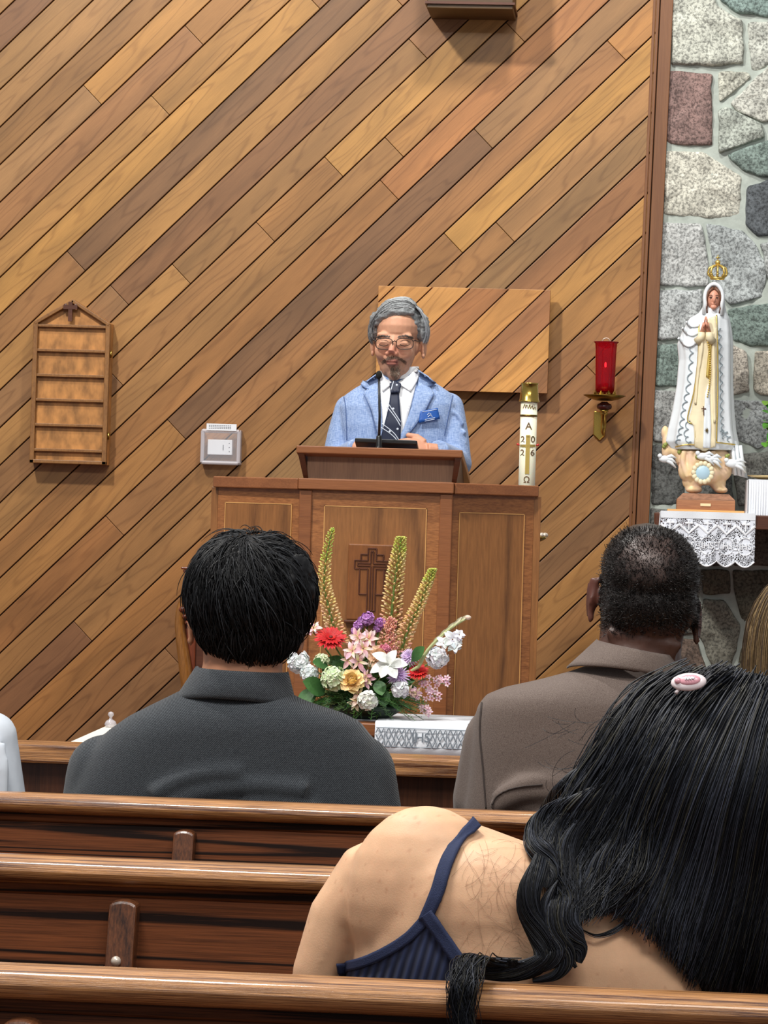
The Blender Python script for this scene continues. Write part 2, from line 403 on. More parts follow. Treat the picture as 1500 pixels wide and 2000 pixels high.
# --- slim stop bead and standing trim at the right end of the boards
def slab(name, pts, y0, y1, mat, kind=None, parent=None, bevel=.002):
    m = MB(); n = len(pts)
    vs = [Vector((p.x, y0, p.z)) for p in pts] + [Vector((p.x, y1, p.z)) for p in pts]
    m.add(vs, [tuple(range(n)), tuple(range(n, 2*n))[::-1]] + [(i, i+n, (i+1) % n+n, (i+1) % n) for i in range(n)])
    o = m.build(name, mat, parent, bevel=bevel, fixn=True)
    if kind: o['kind'] = kind
    return o
def xt(px_off, z):      # lean follows the trim
    return Vector((xright(z)+px_off*Mpx(WY), 0, z))
for a, b, y0, mt in ((-14, -8, WY-.004, M['trimwood']), (-7, -1, WY-.006, M['trimwood']), (1, 25, WY-.035, M['trimwood'])):
    slab('trim_%d' % (3 if b < -5 else 4 if b < 0 else 2), [xt(a, 0), xt(b, 0), xt(b, TOPZ), xt(a, TOPZ)], y0, WY+.03, mt, 'structure')
# --- rubble stone wall; lower stones carry the shelf's shade in their colours
STN = [
 ((196,198,186),[(1312,-60),(1382,-60),(1400,12),(1450,42),(1452,125),(1400,128),(1310,128)]),
 ((136,156,150),[(1390,-60),(1408,5),(1440,27),(1500,33),(1570,22),(1575,-60)]),
 ((196,198,188),[(1459,45),(1500,42),(1560,60),(1530,108),(1480,138),(1468,138)]),
 ((142,116,110),[(1306,140),(1391,145),(1390,285),(1301,282)]),
 ((192,192,178),[(1403,140),(1462,142),(1468,152),(1405,200)]),
 ((198,198,188),[(1425,203),(1500,132),(1560,112),(1562,230),(1490,240),(1445,222)]),
 ((176,182,172),[(1403,215),(1420,210),(1489,245),(1494,268),(1405,300)]),
 ((128,144,137),[(1420,303),(1500,274),(1575,280),(1565,340),(1490,347),(1450,333)]),
 ((208,206,192),[(1298,296),(1375,298),(1449,346),(1444,420),(1390,426),(1295,418)]),
 ((90,95,99),[(1460,366),(1500,352),(1575,352),(1560,452),(1482,463),(1456,440)]),
 ((184,186,184),[(1290,435),(1370,437),(1386,520),(1382,560),(1286,558)]),
 ((170,176,176),[(1380,437),(1450,450),(1478,480),(1498,520),(1490,580),(1425,595),(1392,560),(1392,520)]),
 ((164,168,166),[(1484,477),(1570,462),(1570,582),(1508,580)]),
 ((182,186,186),[(1288,567),(1372,567),(1372,662),(1284,665)]),
 ((122,138,131),[(1283,673),(1330,673),(1332,755),(1280,753)]),
 ((122,138,131),[(1420,605),(1500,592),(1570,592),(1568,668),(1465,678),(1430,662)]),
 ((186,178,166),[(1425,672),(1460,688),(1462,766),(1425,772)]),
 ((200,192,176),[(1474,686),(1566,680),(1566,772),(1486,773),(1472,760)]),
 ((160,162,160),[(1277,762),(1336,764),(1345,862),(1275,862)]),
 ((150,152,146),[(1345,672),(1415,672),(1418,860),(1352,862),(1342,760)]),
 ((164,168,168),[(1430,782),(1500,785),(1568,790),(1558,850),(1480,878),(1445,862),(1428,840)]),
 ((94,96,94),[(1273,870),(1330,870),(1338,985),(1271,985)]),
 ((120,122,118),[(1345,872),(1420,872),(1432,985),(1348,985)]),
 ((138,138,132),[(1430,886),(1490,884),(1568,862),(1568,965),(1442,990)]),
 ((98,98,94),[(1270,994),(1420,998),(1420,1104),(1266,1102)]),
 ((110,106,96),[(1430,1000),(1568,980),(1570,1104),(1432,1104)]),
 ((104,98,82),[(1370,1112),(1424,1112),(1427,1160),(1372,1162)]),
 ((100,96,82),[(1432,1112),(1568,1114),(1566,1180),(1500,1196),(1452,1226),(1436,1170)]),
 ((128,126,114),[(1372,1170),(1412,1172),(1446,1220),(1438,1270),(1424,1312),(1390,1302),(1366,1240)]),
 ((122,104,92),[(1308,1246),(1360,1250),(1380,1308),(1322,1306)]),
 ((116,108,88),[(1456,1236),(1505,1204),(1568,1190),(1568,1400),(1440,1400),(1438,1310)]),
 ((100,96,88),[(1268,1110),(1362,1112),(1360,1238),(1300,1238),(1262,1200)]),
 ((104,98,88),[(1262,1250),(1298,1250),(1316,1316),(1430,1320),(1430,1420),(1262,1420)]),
]
r2 = random.Random(11)
sc = [(186,188,180),(150,160,154),(128,118,112),(196,194,182),(112,118,120),(166,170,168)]
y = -900
while y < 2350:
    hh = r2.uniform(80, 130)
    x = 1250 if (y+hh < -60 or y > 1420) else 1582
    while x < 2350:
        ww = r2.uniform(80, 160); j = lambda: r2.uniform(-5, 5)
        c = sc[r2.randrange(len(sc))]; k = .62 if y > 1000 else 1  # lower courses dimmed too, shade painted into the stone colour
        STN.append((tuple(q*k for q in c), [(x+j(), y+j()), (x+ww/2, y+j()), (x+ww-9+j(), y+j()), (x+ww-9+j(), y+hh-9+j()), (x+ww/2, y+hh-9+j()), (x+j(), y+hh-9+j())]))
        x += ww
    y += hh
STY = WY+.0
def stone_mesh():
    bm = bmesh.new(); cl = bm.verts.layers.float_color.new('Col')
    for si, (c, poly) in enumerate(STN):
        pts = [wallpt(*p) for p in poly]
        zmin = min(p.z for p in pts)
        if zmin < -.2: continue
        # roughen outline
        n = len(pts); out = []
        for i in range(n):
            a, b = pts[i], pts[(i+1) % n]; k = max(2, int((b-a).length/.009))
            for q in range(k):
                p = a.lerp(b, q/k); w = noise.noise_vector(p*25+Vector((si, 0, 0)))*.006
                out.append(Vector((p.x+w.x, STY, p.z+w.z)))
        # round the corners
        for _ in range(1): out = [(out[i-1]+out[i]*2+out[(i+1) % len(out)])/4 for i in range(len(out))]
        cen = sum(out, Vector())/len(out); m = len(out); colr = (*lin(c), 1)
        rings = []; depth = r2.uniform(.012, .03)
        for sc_, dd in ((1.015, .03), (1.012, -.25), (1.0, -.7), (.97, -.92), (.90, -1), (.75, -1), (.55, -1), (.35, -1), (.15, -1)):
            row = []
            for p in out:
                v = cen + (p-cen)*sc_
                yy = dd if dd > 0 else dd*depth
                rr = noise.fractal(Vector((v.x*14+si, v.z*14, si*.3)), .8, 2, 4)*.011 + noise.noise(Vector((v.x*60, v.z*60, si)))*.003
                v.y = STY + yy - (rr if sc_ < 1.005 else 0); vv = bm.verts.new(v); vv[cl] = colr; row.append(vv)
            rings.append(row)
        for a, b in zip(rings, rings[1:]):
            for i in range(m): bm.faces.new((a[i], a[(i+1) % m], b[(i+1) % m], b[i]))
        cv = cen.copy(); cv.y = STY-depth; vv = bm.verts.new(cv); vv[cl] = colr
        for i in range(m): bm.faces.new((rings[-1][i], rings[-1][(i+1) % m], vv))
    bmesh.ops.recalc_face_normals(bm, faces=bm.faces)
    me = bpy.data.meshes.new('wall_right'); bm.to_mesh(me); bm.free()
    return me
def granite():
    m, nt, b = newmat('granite'); L = nt.links; b.inputs['Roughness'].default_value = .8
    at = N(nt, 'ShaderNodeAttribute', attribute_name='Col'); tc = N(nt, 'ShaderNodeTexCoord')
    n1 = N(nt, 'ShaderNodeTexNoise'); n1.inputs['Scale'].default_value = 110; n1.inputs['Detail'].default_value = 5; n1.inputs['Roughness'].default_value = .7
    n2 = N(nt, 'ShaderNodeTexNoise'); n2.inputs['Scale'].default_value = 18; n2.inputs['Detail'].default_value = 4
    L.new(tc.outputs['Object'], n1.inputs['Vector']); L.new(tc.outputs['Object'], n2.inputs['Vector'])
    r1 = N(nt, 'ShaderNodeMapRange'); r1.inputs['From Min'].default_value = .4; r1.inputs['From Max'].default_value = .56; r1.inputs['To Min'].default_value = .42; r1.inputs['To Max'].default_value = 1.2
    r3 = N(nt, 'ShaderNodeMapRange'); r3.inputs['From Min'].default_value = .3; r3.inputs['From Max'].default_value = .7; r3.inputs['To Min'].default_value = .75; r3.inputs['To Max'].default_value = 1.2
    L.new(n1.outputs['Fac'], r1.inputs['Value']); L.new(n2.outputs['Fac'], r3.inputs['Value'])
    mu = N(nt, 'ShaderNodeMath', operation='MULTIPLY'); L.new(r1.outputs[0], mu.inputs[0]); L.new(r3.outputs[0], mu.inputs[1])
    v = N(nt, 'ShaderNodeVectorMath', operation='SCALE'); L.new(at.outputs['Color'], v.inputs[0]); L.new(mu.outputs[0], v.inputs['Scale'])
    L.new(v.outputs[0], b.inputs['Base Color'])
    bp = N(nt, 'ShaderNodeBump'); bp.inputs['Strength'].default_value = .8; bp.inputs['Distance'].default_value = .004
    L.new(n1.outputs['Fac'], bp.inputs['Height']); L.new(bp.outputs['Normal'], b.inputs['Normal'])
    return m
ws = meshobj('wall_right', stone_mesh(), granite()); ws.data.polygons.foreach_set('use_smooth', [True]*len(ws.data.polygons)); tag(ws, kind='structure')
m_ = MB(); z0 = PLAT
pts = [xt(25, PLAT), Vector((wallpt(2350, 1000).x, 0, PLAT)), Vector((wallpt(2350, 1000).x, 0, TOPZ)), xt(25, TOPZ)]
slab('wall_mortar', pts, STY-.006, STY+.15, M['mortar'], 'structure', bevel=0).name = 'wall_side'

# ================================================================ pews
def profile_extrude(name, prof, x0, x1, mat, parent, seg=1, bevel=0, smooth=False):
    m = MB(); n = len(prof); rings = []
    for i in range(seg+1):
        x = x0+(x1-x0)*i/seg; rings.append([Vector((x, p[0], p[1])) for p in prof])
    m.ring_loft(rings)
    return m.build(name, mat, parent, bevel=bevel, fixn=True, smooth=smooth)
def arc(cx, cz, r, a0, a1, n=6, ry=None):
    ry = ry or r
    return [(cx+ry*math.cos(math.radians(a0+(a1-a0)*i/n)), cz+r*math.sin(math.radians(a0+(a1-a0)*i/n))) for i in range(n+1)]
def make_pew(Y, ztop, brackets, label, knob=None, rail_h=.05, x0=-2.6, x1=2.6):
    t = thing('pew', label, 'pew', (0, Y, 0), 'pews facing the front')
    # back panel leans a little; its crest rail is bull-nosed; Y is the front line of the crest on the camera side
    rh = rail_h
    prof = [(Y+.052, ztop-.004), (Y+.040, ztop)] + [(Y+.024, ztop)] + arc(Y+.022, ztop-rh*.5, rh*.5, 90, 270, 8, ry=.024)[1:] + [(Y+.02, ztop-rh), (Y+.055, ztop-rh)]
    rl = profile_extrude('crest_rail', prof, x0, x1, M['oak_rail'], t, bevel=.001)
    for p in rl.data.polygons: p.use_smooth = True
    bk = MB(); zt = ztop-rh+.002
    bk.hexa([Vector((x0, Y-.10, .40)), Vector((x1, Y-.10, .40)), Vector((x1, Y+.018, zt)), Vector((x0, Y+.018, zt)),
             Vector((x0, Y-.075, .40)), Vector((x1, Y-.075, .40)), Vector((x1, Y+.042, zt)), Vector((x0, Y+.042, zt))])
    bk.build('backrest', M['oak_dark'], t, fixn=True)
    m = MB(); m.box((x0, Y+.012, ztop-rh-.012), (x1, Y+.03, ztop-rh+.002)); m.build('cove_moulding', M['oak_dark'], t, bevel=.003)
    m = MB(); m.box((x0, Y-.08, .41), (x1, Y+.36, .45)); m.build('seat', M['oak_rail'], t, bevel=.008)
    for xx in (x0, x1-.04):
        m = MB(); m.box((xx, Y-.11, 0), (xx+.04, Y+.38, .40)); m.build('pew_end', M['oak_dark_v'], t, bevel=.005)
    for px, py0, w in brackets:
        c = P(px, py0, Y-.005); hw = w*.5*Mpx(Y); top = c.z; n = 10
        prof = [(hw, -.32)] + [(hw*math.cos(a), hw*.45*math.sin(a)) for a in [PI*i/n for i in range(n+1)]] + [(-hw, -.32)]
        k = len(prof); m = MB()
        f_ = lambda dz: -.085*(top-.0-ztop+ -dz)/.4 if False else 0
        lean = lambda z: Y+.018 - (zt-z)*(.118/(zt-.40))
        vs = [Vector((c.x+a, lean(top+b)-.032, top+b-hw*.45)) for a, b in prof] + [Vector((c.x+a, lean(top+b)+.004, top+b-hw*.45)) for a, b in prof]
        m.add(vs, [tuple(range(k)), tuple(range(k, 2*k))[::-1]] + [(i, i+k, (i+1) % k+k, (i+1) % k) for i in range(k)])
        br = m.build('kneeler_bracket', M['oak_bracket'], t, bevel=.004, fixn=True)
        if knob:
            q = P(knob[0], knob[1], Y-.02); q.y = lean(q.z)-.036
            kb = MB(); kb.ell(q, .0065, 12, 8); kb.build('screw_cap', M['pearl'], t, smooth=True)['label'] = 'pale round screw cap'
    return t
M['oak_bracket'] = wood('oak_bracket', (112, 66, 38), (46, 24, 14), rough=.35, stretch=(60, 60, 4), wavew=.35, fine=.8, coat=.2)
M['pearl'] = plain('pearl_cap', (220, 206, 190), .25, metal=.3)
def ztop_at(x, y, Y): return P(x, y, Y).z
D1, PP = 3.16, .85
make_pew(D1, ztop_at(750, 1916, D1+.02), [(43, 1990, 74)], 'nearest wooden pew across the bottom edge, with black hair hanging over its rail', rail_h=.034)
make_pew(D1+PP, ztop_at(400, 1685, D1+PP+.02), [(243, 1757, 56)], 'wooden pew second from the bottom, its bracket showing a pale screw cap', knob=(232, 1873), rail_h=.035)
make_pew(D1+2*PP, ztop_at(500, 1566, D1+2*PP+.02), [(361, 1621, 42)], 'wooden pew directly behind the charcoal coat and the brown suit jacket', rail_h=.031)
# front rail (a low kneeler-height screen of vertical oak boards)
t = thing('front_pew_screen', 'dark oak screen with flat rail standing in front of the flower table', 'screen', (0, 5.71, 0))
Yf = 5.71; zf = ztop_at(300, 1463, Yf)
m = MB(); m.box((-2.6, Yf, zf-.033), (2.6, Yf+.11, zf)); m.build('top_rail', M['oak_rail'], t, bevel=.004)
m = MB(); m.box((-2.6, Yf+.03, 0), (2.6, Yf+.055, zf-.03)); m.build('panel', M['oak_dark_v'], t)
# ================================================================ pulpit
PY = 9.2
def q4(pts_y, back):      # pts_y: list of 4 (px,py,Y); back: thickness vector
    a = [P(*p) for p in pts_y]; return a + [p+Vector(back) for p in a]
pul = thing('pulpit', 'inlaid walnut pulpit of three panels with a raised reading desk', 'pulpit', tuple(P(735, 1000, PY+.2).xy)+(PLAT,))
CL, CR = P(585, 1000, PY).x, P(883, 1000, PY).x                # central bay
ztr = P(735, 938, PY).z; zb = ztr - .032
LW = (P(425, 1000, PY+.13).x, PY+.13); RW = (P(1043, 1000, PY+.13).x, PY+.13)
def vpanel(name, xa, ya, xb, yb, z0, z1, th, mat, parent, bev=.001, fwd=0):
    """vertical slab from (xa,ya) to (xb,yb), thickness th away from the camera, pushed fwd toward it"""
    d = Vector((xb-xa, yb-ya, 0)).normalized(); nn = Vector((d.y, -d.x, 0))
    a = Vector((xa, ya, z0))+nn*fwd; b = Vector((xb, yb, z0))+nn*fwd; h = Vector((0, 0, z1-z0))
    m = MB(); q = [a, b, b+h, a+h]; m.hexa(q+[p-nn*th for p in q]); return m.build(name, mat, parent, bevel=bev, fixn=True)
# panels
vpanel('centre_panel', CL+.03, PY, CR-.03, PY, PLAT, zb, .02, M['walnut_cross'], pul)
vpanel('left_wing', LW[0], LW[1], CL, PY+.012, PLAT, zb, .02, M['walnut_cross'], pul)
vpanel('right_wing', CR, PY+.012, RW[0], RW[1], PLAT, zb, .02, M['walnut_cross'], pul)
for xa in (CL-.001, CR-.035):
    vpanel('post', xa, PY, xa+.036, PY, PLAT, zb, .05, M['walnut_rail'], pul, bev=.003, fwd=.008)
# book-matched inner veneers and the pale line round them
def inlaid(xa, ya, xb, yb, ml, mr, ztop_, zbot_, par):
    d = Vector((xb-xa, yb-ya, 0)); L = d.length; d.normalize()
    pa = Vector((xa, ya, 0))+d*ml; pb = Vector((xb, yb, 0))-d*mr
    vpanel('veneer', pa.x, pa.y, pb.x, pb.y, zbot_, ztop_, .004, M['walnut'], par, bev=0, fwd=.0015)
    w = .0024
    for a, b, za, zc in ((0, 1, ztop_-w, ztop_), (0, None, zbot_, ztop_), (1, None, zbot_, ztop_), (0, 1, zbot_, zbot_+w)):
        if b is None:
            p0 = pa if a == 0 else pb-d*w; p1 = p0+d*w
        else: p0, p1 = pa, pb
        vpanel('inlay_line', p0.x, p0.y, p1.x, p1.y, za, zc, .003, M['inlay'], par, bev=0, fwd=.0025)
def xat(px): return P(px, 1000, PY).x
inlaid(CL+.03, PY, CR-.03, PY, xat(633)-CL-.03, CR-.03-xat(834), P(735, 990, PY).z, PLAT+.08, pul)
inlaid(CR, PY+.012, RW[0], RW[1], .021, .030, P(960, 1002, PY+.06).z, PLAT+.08, pul)
inlaid(LW[0], LW[1], CL, PY+.012, .026, .026, P(500, 982, PY+.06).z, PLAT+.08, pul)
# top rails, mitred
def rail(name, xa, ya, xb, yb, z1, h, fwd, th, par, mat='walnut_rail'):
    return vpanel(name, xa, ya, xb, yb, z1-h, z1, th, M[mat], par, bev=.003, fwd=fwd)
rail('top_rail', CL-.004, PY, CR+.004, PY, ztr, .032, .02, .08, pul)
rail('top_rail', LW[0]-.008, LW[1], CL, PY+.004, ztr-.001, .032, .016, .07, pul)
rail('top_rail', CR, PY+.004, RW[0]+.006, RW[1], ztr-.001, .032, .016, .07, pul)
vpanel('side_panel', RW[0], RW[1], RW[0]-.01, RW[1]+.12, PLAT, zb, -.02, M['walnut'], pul)
vpanel('side_panel', LW[0], LW[1], LW[0]+.01, LW[1]+.12, PLAT, zb, .02, M['walnut'], pul)
# carved plaque with a cross
def pz(y): return P(735, y, PY).z
plq = MB(); pxl, pxr = xat(684), xat(783); pzt, pzb = P(735, 1063, PY).z, P(735, 1212, PY).z
plq.box((pxl, PY-.022, pzb), (pxr, PY-.002, pzt)); po = plq.build('plaque', M['plaque'], pul, bevel=.004)
cxm = xat(731); cz = P(731, 1103, PY).z
def crossloop(hw, arm, up, dn):
    return [(-hw, hw), (-hw, up), (hw, up), (hw, hw), (arm, hw), (arm, -hw), (hw, -hw), (hw, -dn), (-hw, -dn), (-hw, -hw), (-arm, -hw), (-arm, hw)]
m = MB()
def groove_line(a, b, w=.0022):
    pa = Vector((cxm+a[0], PY-.0235, cz+a[1])); pb = Vector((cxm+b[0], PY-.0235, cz+b[1]))
    m.tube([pa, pb], w, 6)
k = Mpx(PY)
for lp in (crossloop(8*k, 34*k, 32*k, 90*k), crossloop(2.5*k, 28*k, 26*k, 100*k)):
    for i in range(len(lp)): groove_line(lp[i], lp[(i+1) % len(lp)])
for s in (-1, 1):                        # stepped squares in the four angles
    groove_line((s*8*k, 20*k), (s*22*k, 20*k)); groove_line((s*22*k, 20*k), (s*22*k, 6*k))
    groove_line((s*24*k, -8*k), (s*24*k, -58*k)); groove_line((s*24*k, -58*k), (s*8*k, -58*k))
m.build('carved_cross', M['walnut_dark'], po)
mm = MB(); mm.box((pxl-.006, PY-.03, pzb-.008), (pxr+.006, PY, pzb)); mm.build('ledge', M['walnut_dark'], po, bevel=.002)
# reading desk
zt = P(735, 874, PY+.02).z
DL, DR = P(575, 1000, PY+.02).x, P(900, 1000, PY+.02).x; BL, BR = P(597, 1000, PY+.07).x, P(884, 1000, PY+.07).x
zs = zt-.0
desk = MB()
yf, yb = PY+.02, PY+.46
desk.hexa([Vector((DL, yf, zt-.022)), Vector((DR, yf, zt-.022)), Vector((DR, yf, zt)), Vector((DL, yf, zt)),
           Vector((DL, yb, zt-.092)), Vector((DR, yb, zt-.092)), Vector((DR, yb, zt-.07)), Vector((DL, yb, zt-.07))])
dk = desk.build('desk_top', M['walnut_rail'], pul, bevel=.003, fixn=True)
m = MB(); m.box((BL, yf+.05, ztr-.005), (BR, yf+.07, zt-.024)); m.build('desk_front', M['walnut_grey'], pul, bevel=.001)
for xa, s in ((DL+.004, 1), (DR-.004, -1)):
    m = MB(); xb = xa+s*.018
    pr = [(yf+.004, zt-.022), (yf+.05, ztr), (yb, ztr), (yb, zt-.09)]
    vs = [Vector((xa + (0 if z > ztr+.01 else s*.014), y, z)) for y, z in pr] + [Vector((xb + (0 if z > ztr+.01 else s*.010), y, z)) for y, z in pr]
    m.add(vs, [(0,1,2,3), (7,6,5,4), (0,4,5,1), (1,5,6,2), (2,6,7,3), (3,7,4,0)]); m.build('desk_cheek', M['walnut_dark'], pul, fixn=True, bevel=.001)
def desk_z(y): return zt - .07*(y-yf)/(yb-yf)

# ================================================================ things on the wall
# crate at the top edge (base of something hung high)
bx0, bx1 = P(835, 0, WY-.22), P(1003, 0, WY-.22); zbt = P(920, 19, WY-.22).z
box = thing('wall_box', 'dark wooden box high on the wall at the top edge of the photo', 'wall box', (bx0.x, WY, zbt))
m = MB(); m.box((bx0.x, WY-.24, zbt), (bx1.x, WY, zbt+.35)); m.build('case', wood('dark_box_wood', (92, 66, 34), (60, 42, 22), rough=.5, stretch=(3, 40, 40), wavew=.2, fine=.5), box, bevel=.003)
m = MB(); m.box((bx0.x-.006, WY-.25, zbt+.014), (bx1.x+.006, WY, zbt+.022)); m.build('edge_bead', M['walnut_dark'], box)
# floating square of boards
pl, pr = P(735, 700, WY-.075).x, P(1071, 700, WY-.075).x; pt, pb = P(900, 562, WY-.075).z, P(900, 764, WY-.075).z
pan = thing('wood_panel', 'square panel of diagonal boards standing proud of the wall behind the speaker', 'wall panel', (pl, WY, pb))
m = MB(); m2 = MB()
pcols = [(204,148,92),(206,150,92),(206,152,94),(172,118,78),(206,150,92),(172,120,84),(214,158,96),(160,112,76),(196,140,86)]
Oq = P(735, 562, WY-.075)
c0 = 562+SL*735
edges = [c0-20, c0+32, c0+105, c0+178, c0+252, c0+322, c0+395, c0+462, c0+535, c0+620]
def pclip(poly):
    for f in (lambda p: p[0]-pl, lambda p: pr-p[0], lambda p: p[1]-pb, lambda p: pt-p[1]):
        if poly: poly = clip_poly(poly, f)
    return poly
for i in range(len(edges)-1):
    def ln(c, x): p = P(x, c-SL*x, WY-.075); return p
    g = 1.6
    a0, a1 = ln(edges[i]+g, 400), ln(edges[i]+g, 1400); b0, b1 = ln(edges[i+1]-g, 400), ln(edges[i+1]-g, 1400)
    poly = pclip([(a0.x, a0.z), (a1.x, a1.z), (b1.x, b1.z), (b0.x, b0.z)])
    if len(poly) < 3: continue
    n = len(poly); ou = rnd.random()*40
    uv = [((Vector((p[0], 0, p[1]))-Vector((Oq.x, 0, Oq.z))).dot(dirv)+ou, (Vector((p[0], 0, p[1]))-Vector((Oq.x, 0, Oq.z))).dot(nrm)+i*3) for p in poly]
    vs = [Vector((p[0], WY-.075, p[1])) for p in poly] + [Vector((p[0], WY-.055, p[1])) for p in poly]
    m.add(vs, [tuple(range(n))[::-1]] + [(j, (j+1) % n, (j+1) % n+n, j+n) for j in range(n)], lin(tuple(a*b for a, b in zip(pcols[i], (.95, .93, .83)))), uv*2)
m.build('board_face', M['cedar'], pan, bevel=.0012)
m = MB(); m.box((pl+.0, WY-.058, pb), (pr, WY-.045, pt)); m.build('backing', M['walnut_rail'], pan)
m = MB(); m.box((pl+.12, WY-.045, pb+.06), (pr-.12, WY, pt-.06)); m.build('spacer', M['walnut_dark'], pan)
# hymn number cabinet
Yc = WY-.075; kc = Mpx(Yc)
cab = thing('notice_cabinet', 'gabled wooden cabinet with slatted shelves and a small cross, left on the board wall', 'cabinet', (P(137, 905, WY).x, WY, P(137, 905, WY).z))
Lx, Rx = P(61, 770, Yc).x, P(211, 770, Yc).x; zb_, ze, za = P(137, 906, Yc).z, P(137, 630, Yc).z, P(137, 584, Yc).z; xm = (Lx+Rx)/2
m = MB(); prof = [(Lx, zb_), (Rx, zb_), (Rx, ze), (xm, za), (Lx, ze)]
vs = [Vector((x, WY-.055, z)) for x, z in prof] + [Vector((x, WY, z)) for x, z in prof]
m.add(vs, [tuple(range(5)), (9,8,7,6,5)] + [(i, i+5, (i+1) % 5+5, (i+1) % 5) for i in range(5)]); m.build('case', M['cabply'], cab, fixn=True)
m = MB(); w = 9*kc
def bar2(mb_, a, b, w, y0, y1):     # bar from a to b (x,z), width w to the inner (left-hand) side
    a = Vector((a[0], 0, a[1])); b = Vector((b[0], 0, b[1])); d = (b-a).normalized(); nn = Vector((-d.z, 0, d.x))*w
    q = [a, b, b+nn, a+nn]; mb_.hexa([Vector((p.x, y0, p.z)) for p in q] + [Vector((p.x, y1, p.z)) for p in q])
bar2(m, (Lx, zb_), (Rx, zb_), w*.8, Yc, Yc+.02); bar2(m, (Rx, zb_), (Rx, ze), w, Yc, Yc+.02); bar2(m, (Lx, ze), (Lx, zb_), w, Yc, Yc+.02)
bar2(m, (Rx, ze), (xm, za), w*.75, Yc-.001, Yc+.02); bar2(m, (xm, za), (Lx, ze), w*.75, Yc-.001, Yc+.02)
m.build('door_frame', M['cabwood'], cab, bevel=.002, fixn=True)
for y in (636, 684, 733, 781, 830, 879):
    z = P(137, y, Yc).z; m = MB(); m.box((Lx+w, Yc+.002, z-.006), (Rx-w, Yc+.022, z+.003)); m.build('shelf_slat', M['cabwood'], cab, bevel=.001)
    
m = MB(); cx_, cz_ = P(138, 606, Yc).x, P(138, 606, Yc).z
m.box((cx_-4*kc, Yc-.008, cz_-22*kc), (cx_+4*kc, Yc+.004, cz_+16*kc)); m.box((cx_-14*kc, Yc-.009, cz_+2*kc), (cx_+14*kc, Yc+.003, cz_+10*kc))
m.ell((cx_-10*kc, Yc-.006, cz_+9*kc), (4*kc, .003, 4*kc), 10, 6); m.ell((cx_+10*kc, Yc-.006, cz_+9*kc), (4*kc, .003, 4*kc), 10, 6)
m.build('cross', M['walnut_dark'], cab, bevel=.001)['label'] = 'dark reddish cross in the gable'
for y in (692, 852):
    m = MB(); z = P(212, y, WY-.05).z; m.tube([(Rx+.003, WY-.058, z-.012), (Rx+.003, WY-.058, z+.012)], .004, 8); m.build('hinge', M['brass'], cab, smooth=True)
# thermostat under a clear guard, paper notice above it
kt = Mpx(WY-.05)
tx0, tx1 = P(391, 870, WY-.05).x, P(470, 870, WY-.05).x; tz1, tz0 = P(430, 838, WY-.05).z, P(430, 908, WY-.05).z
th = thing('thermostat_guard', 'clear plastic guard box covering a white thermostat left of the pulpit', 'thermostat', ((tx0+tx1)/2, WY, tz0))
def clearmat():
    m, nt, b = newmat('clear_plastic'); b.inputs['Transmission Weight'].default_value = 1; b.inputs['Roughness'].default_value = .06
    b.inputs['IOR'].default_value = 1.3; b.inputs['Base Color'].default_value = (.97, .97, 1, 1); return m
M['clear'] = plain('clear_plastic', (240, 242, 250), .1); M['clear'].node_tree.nodes['Principled BSDF'].inputs['Alpha'].default_value = .12
M['clear_edge'] = plain('clear_plastic_rim', (214, 208, 212), .2)
M['clear_edge'].node_tree.nodes['Principled BSDF'].inputs['Alpha'].default_value = .6
m = MB(); m.box((tx0+.008, WY-.052, tz0+.008), (tx1-.008, WY-.049, tz1-.008)); m.build('cover_pane', M['clear'], th)
m = MB(); rr = .007
m.tube([(tx0+rr, WY-.045, tz0+rr), (tx1-rr, WY-.045, tz0+rr)], rr, 8); m.tube([(tx0+rr, WY-.045, tz1-rr), (tx1-rr, WY-.045, tz1-rr)], rr, 8)
m.tube([(tx0+rr, WY-.045, tz0+rr), (tx0+rr, WY-.045, tz1-rr)], rr, 8); m.tube([(tx1-rr, WY-.045, tz0+rr), (tx1-rr, WY-.045, tz1-rr)], rr, 8)
m.box((tx0+.002, WY-.042, tz0+.002), (tx0+.006, WY, tz1-.002)); m.box((tx1-.006, WY-.042, tz0+.002), (tx1-.002, WY, tz1-.002))
m.box((tx0+.002, WY-.042, tz0+.002), (tx1-.002, WY, tz0+.006)); m.build('guard_rim', M['clear_edge'], th, smooth=False, bevel=.001)
M['white_plastic'] = plain('white_plastic', (236, 238, 242), .4)
M['ink'] = plain('grey_ink', (90, 96, 104), .6)
m = MB(); a = P(406, 858, WY-.03); b = P(453, 889, WY-.03); m.box((a.x, WY-.032, b.z), (b.x, WY, a.z)); bo = m.build('thermostat_body', M['white_plastic'], th, bevel=.002)
m = MB(); c = P(436, 874, WY-.03); m.box((c.x-.0012, WY-.034, c.z-.009), (c.x+.0012, WY-.031, c.z+.009)); 
for dy in (-9, 0, 9):
    c2 = P(448, 874+dy*.9, WY-.03); m.box((c2.x-.002, WY-.033, c2.z-.001), (c2.x+.002, WY-.031, c2.z+.001))
m.build('slider', M['ink'], bo)
nz_ = MB(); a = P(404, 827, WY-.05); b = P(462, 842, WY-.05); nz_.box((a.x, WY-.054, b.z), (b.x, WY-.0525, a.z))
nt_ = nz_.build('paper_notice', M['white_plastic']); tag(nt_, 'small white printed paper strip resting on the top of the clear thermostat guard', 'notice')
m = MB()
for r in range(3):
    zz = a.z-.006-r*.005
    for i in range(12):
        x0 = a.x+.008+i*.0065; m.box((x0, WY-.0548, zz-.0008), (x0+.0045, WY-.0541, zz+.0008))
m.build('printed_lines', M['ink'], nt_)
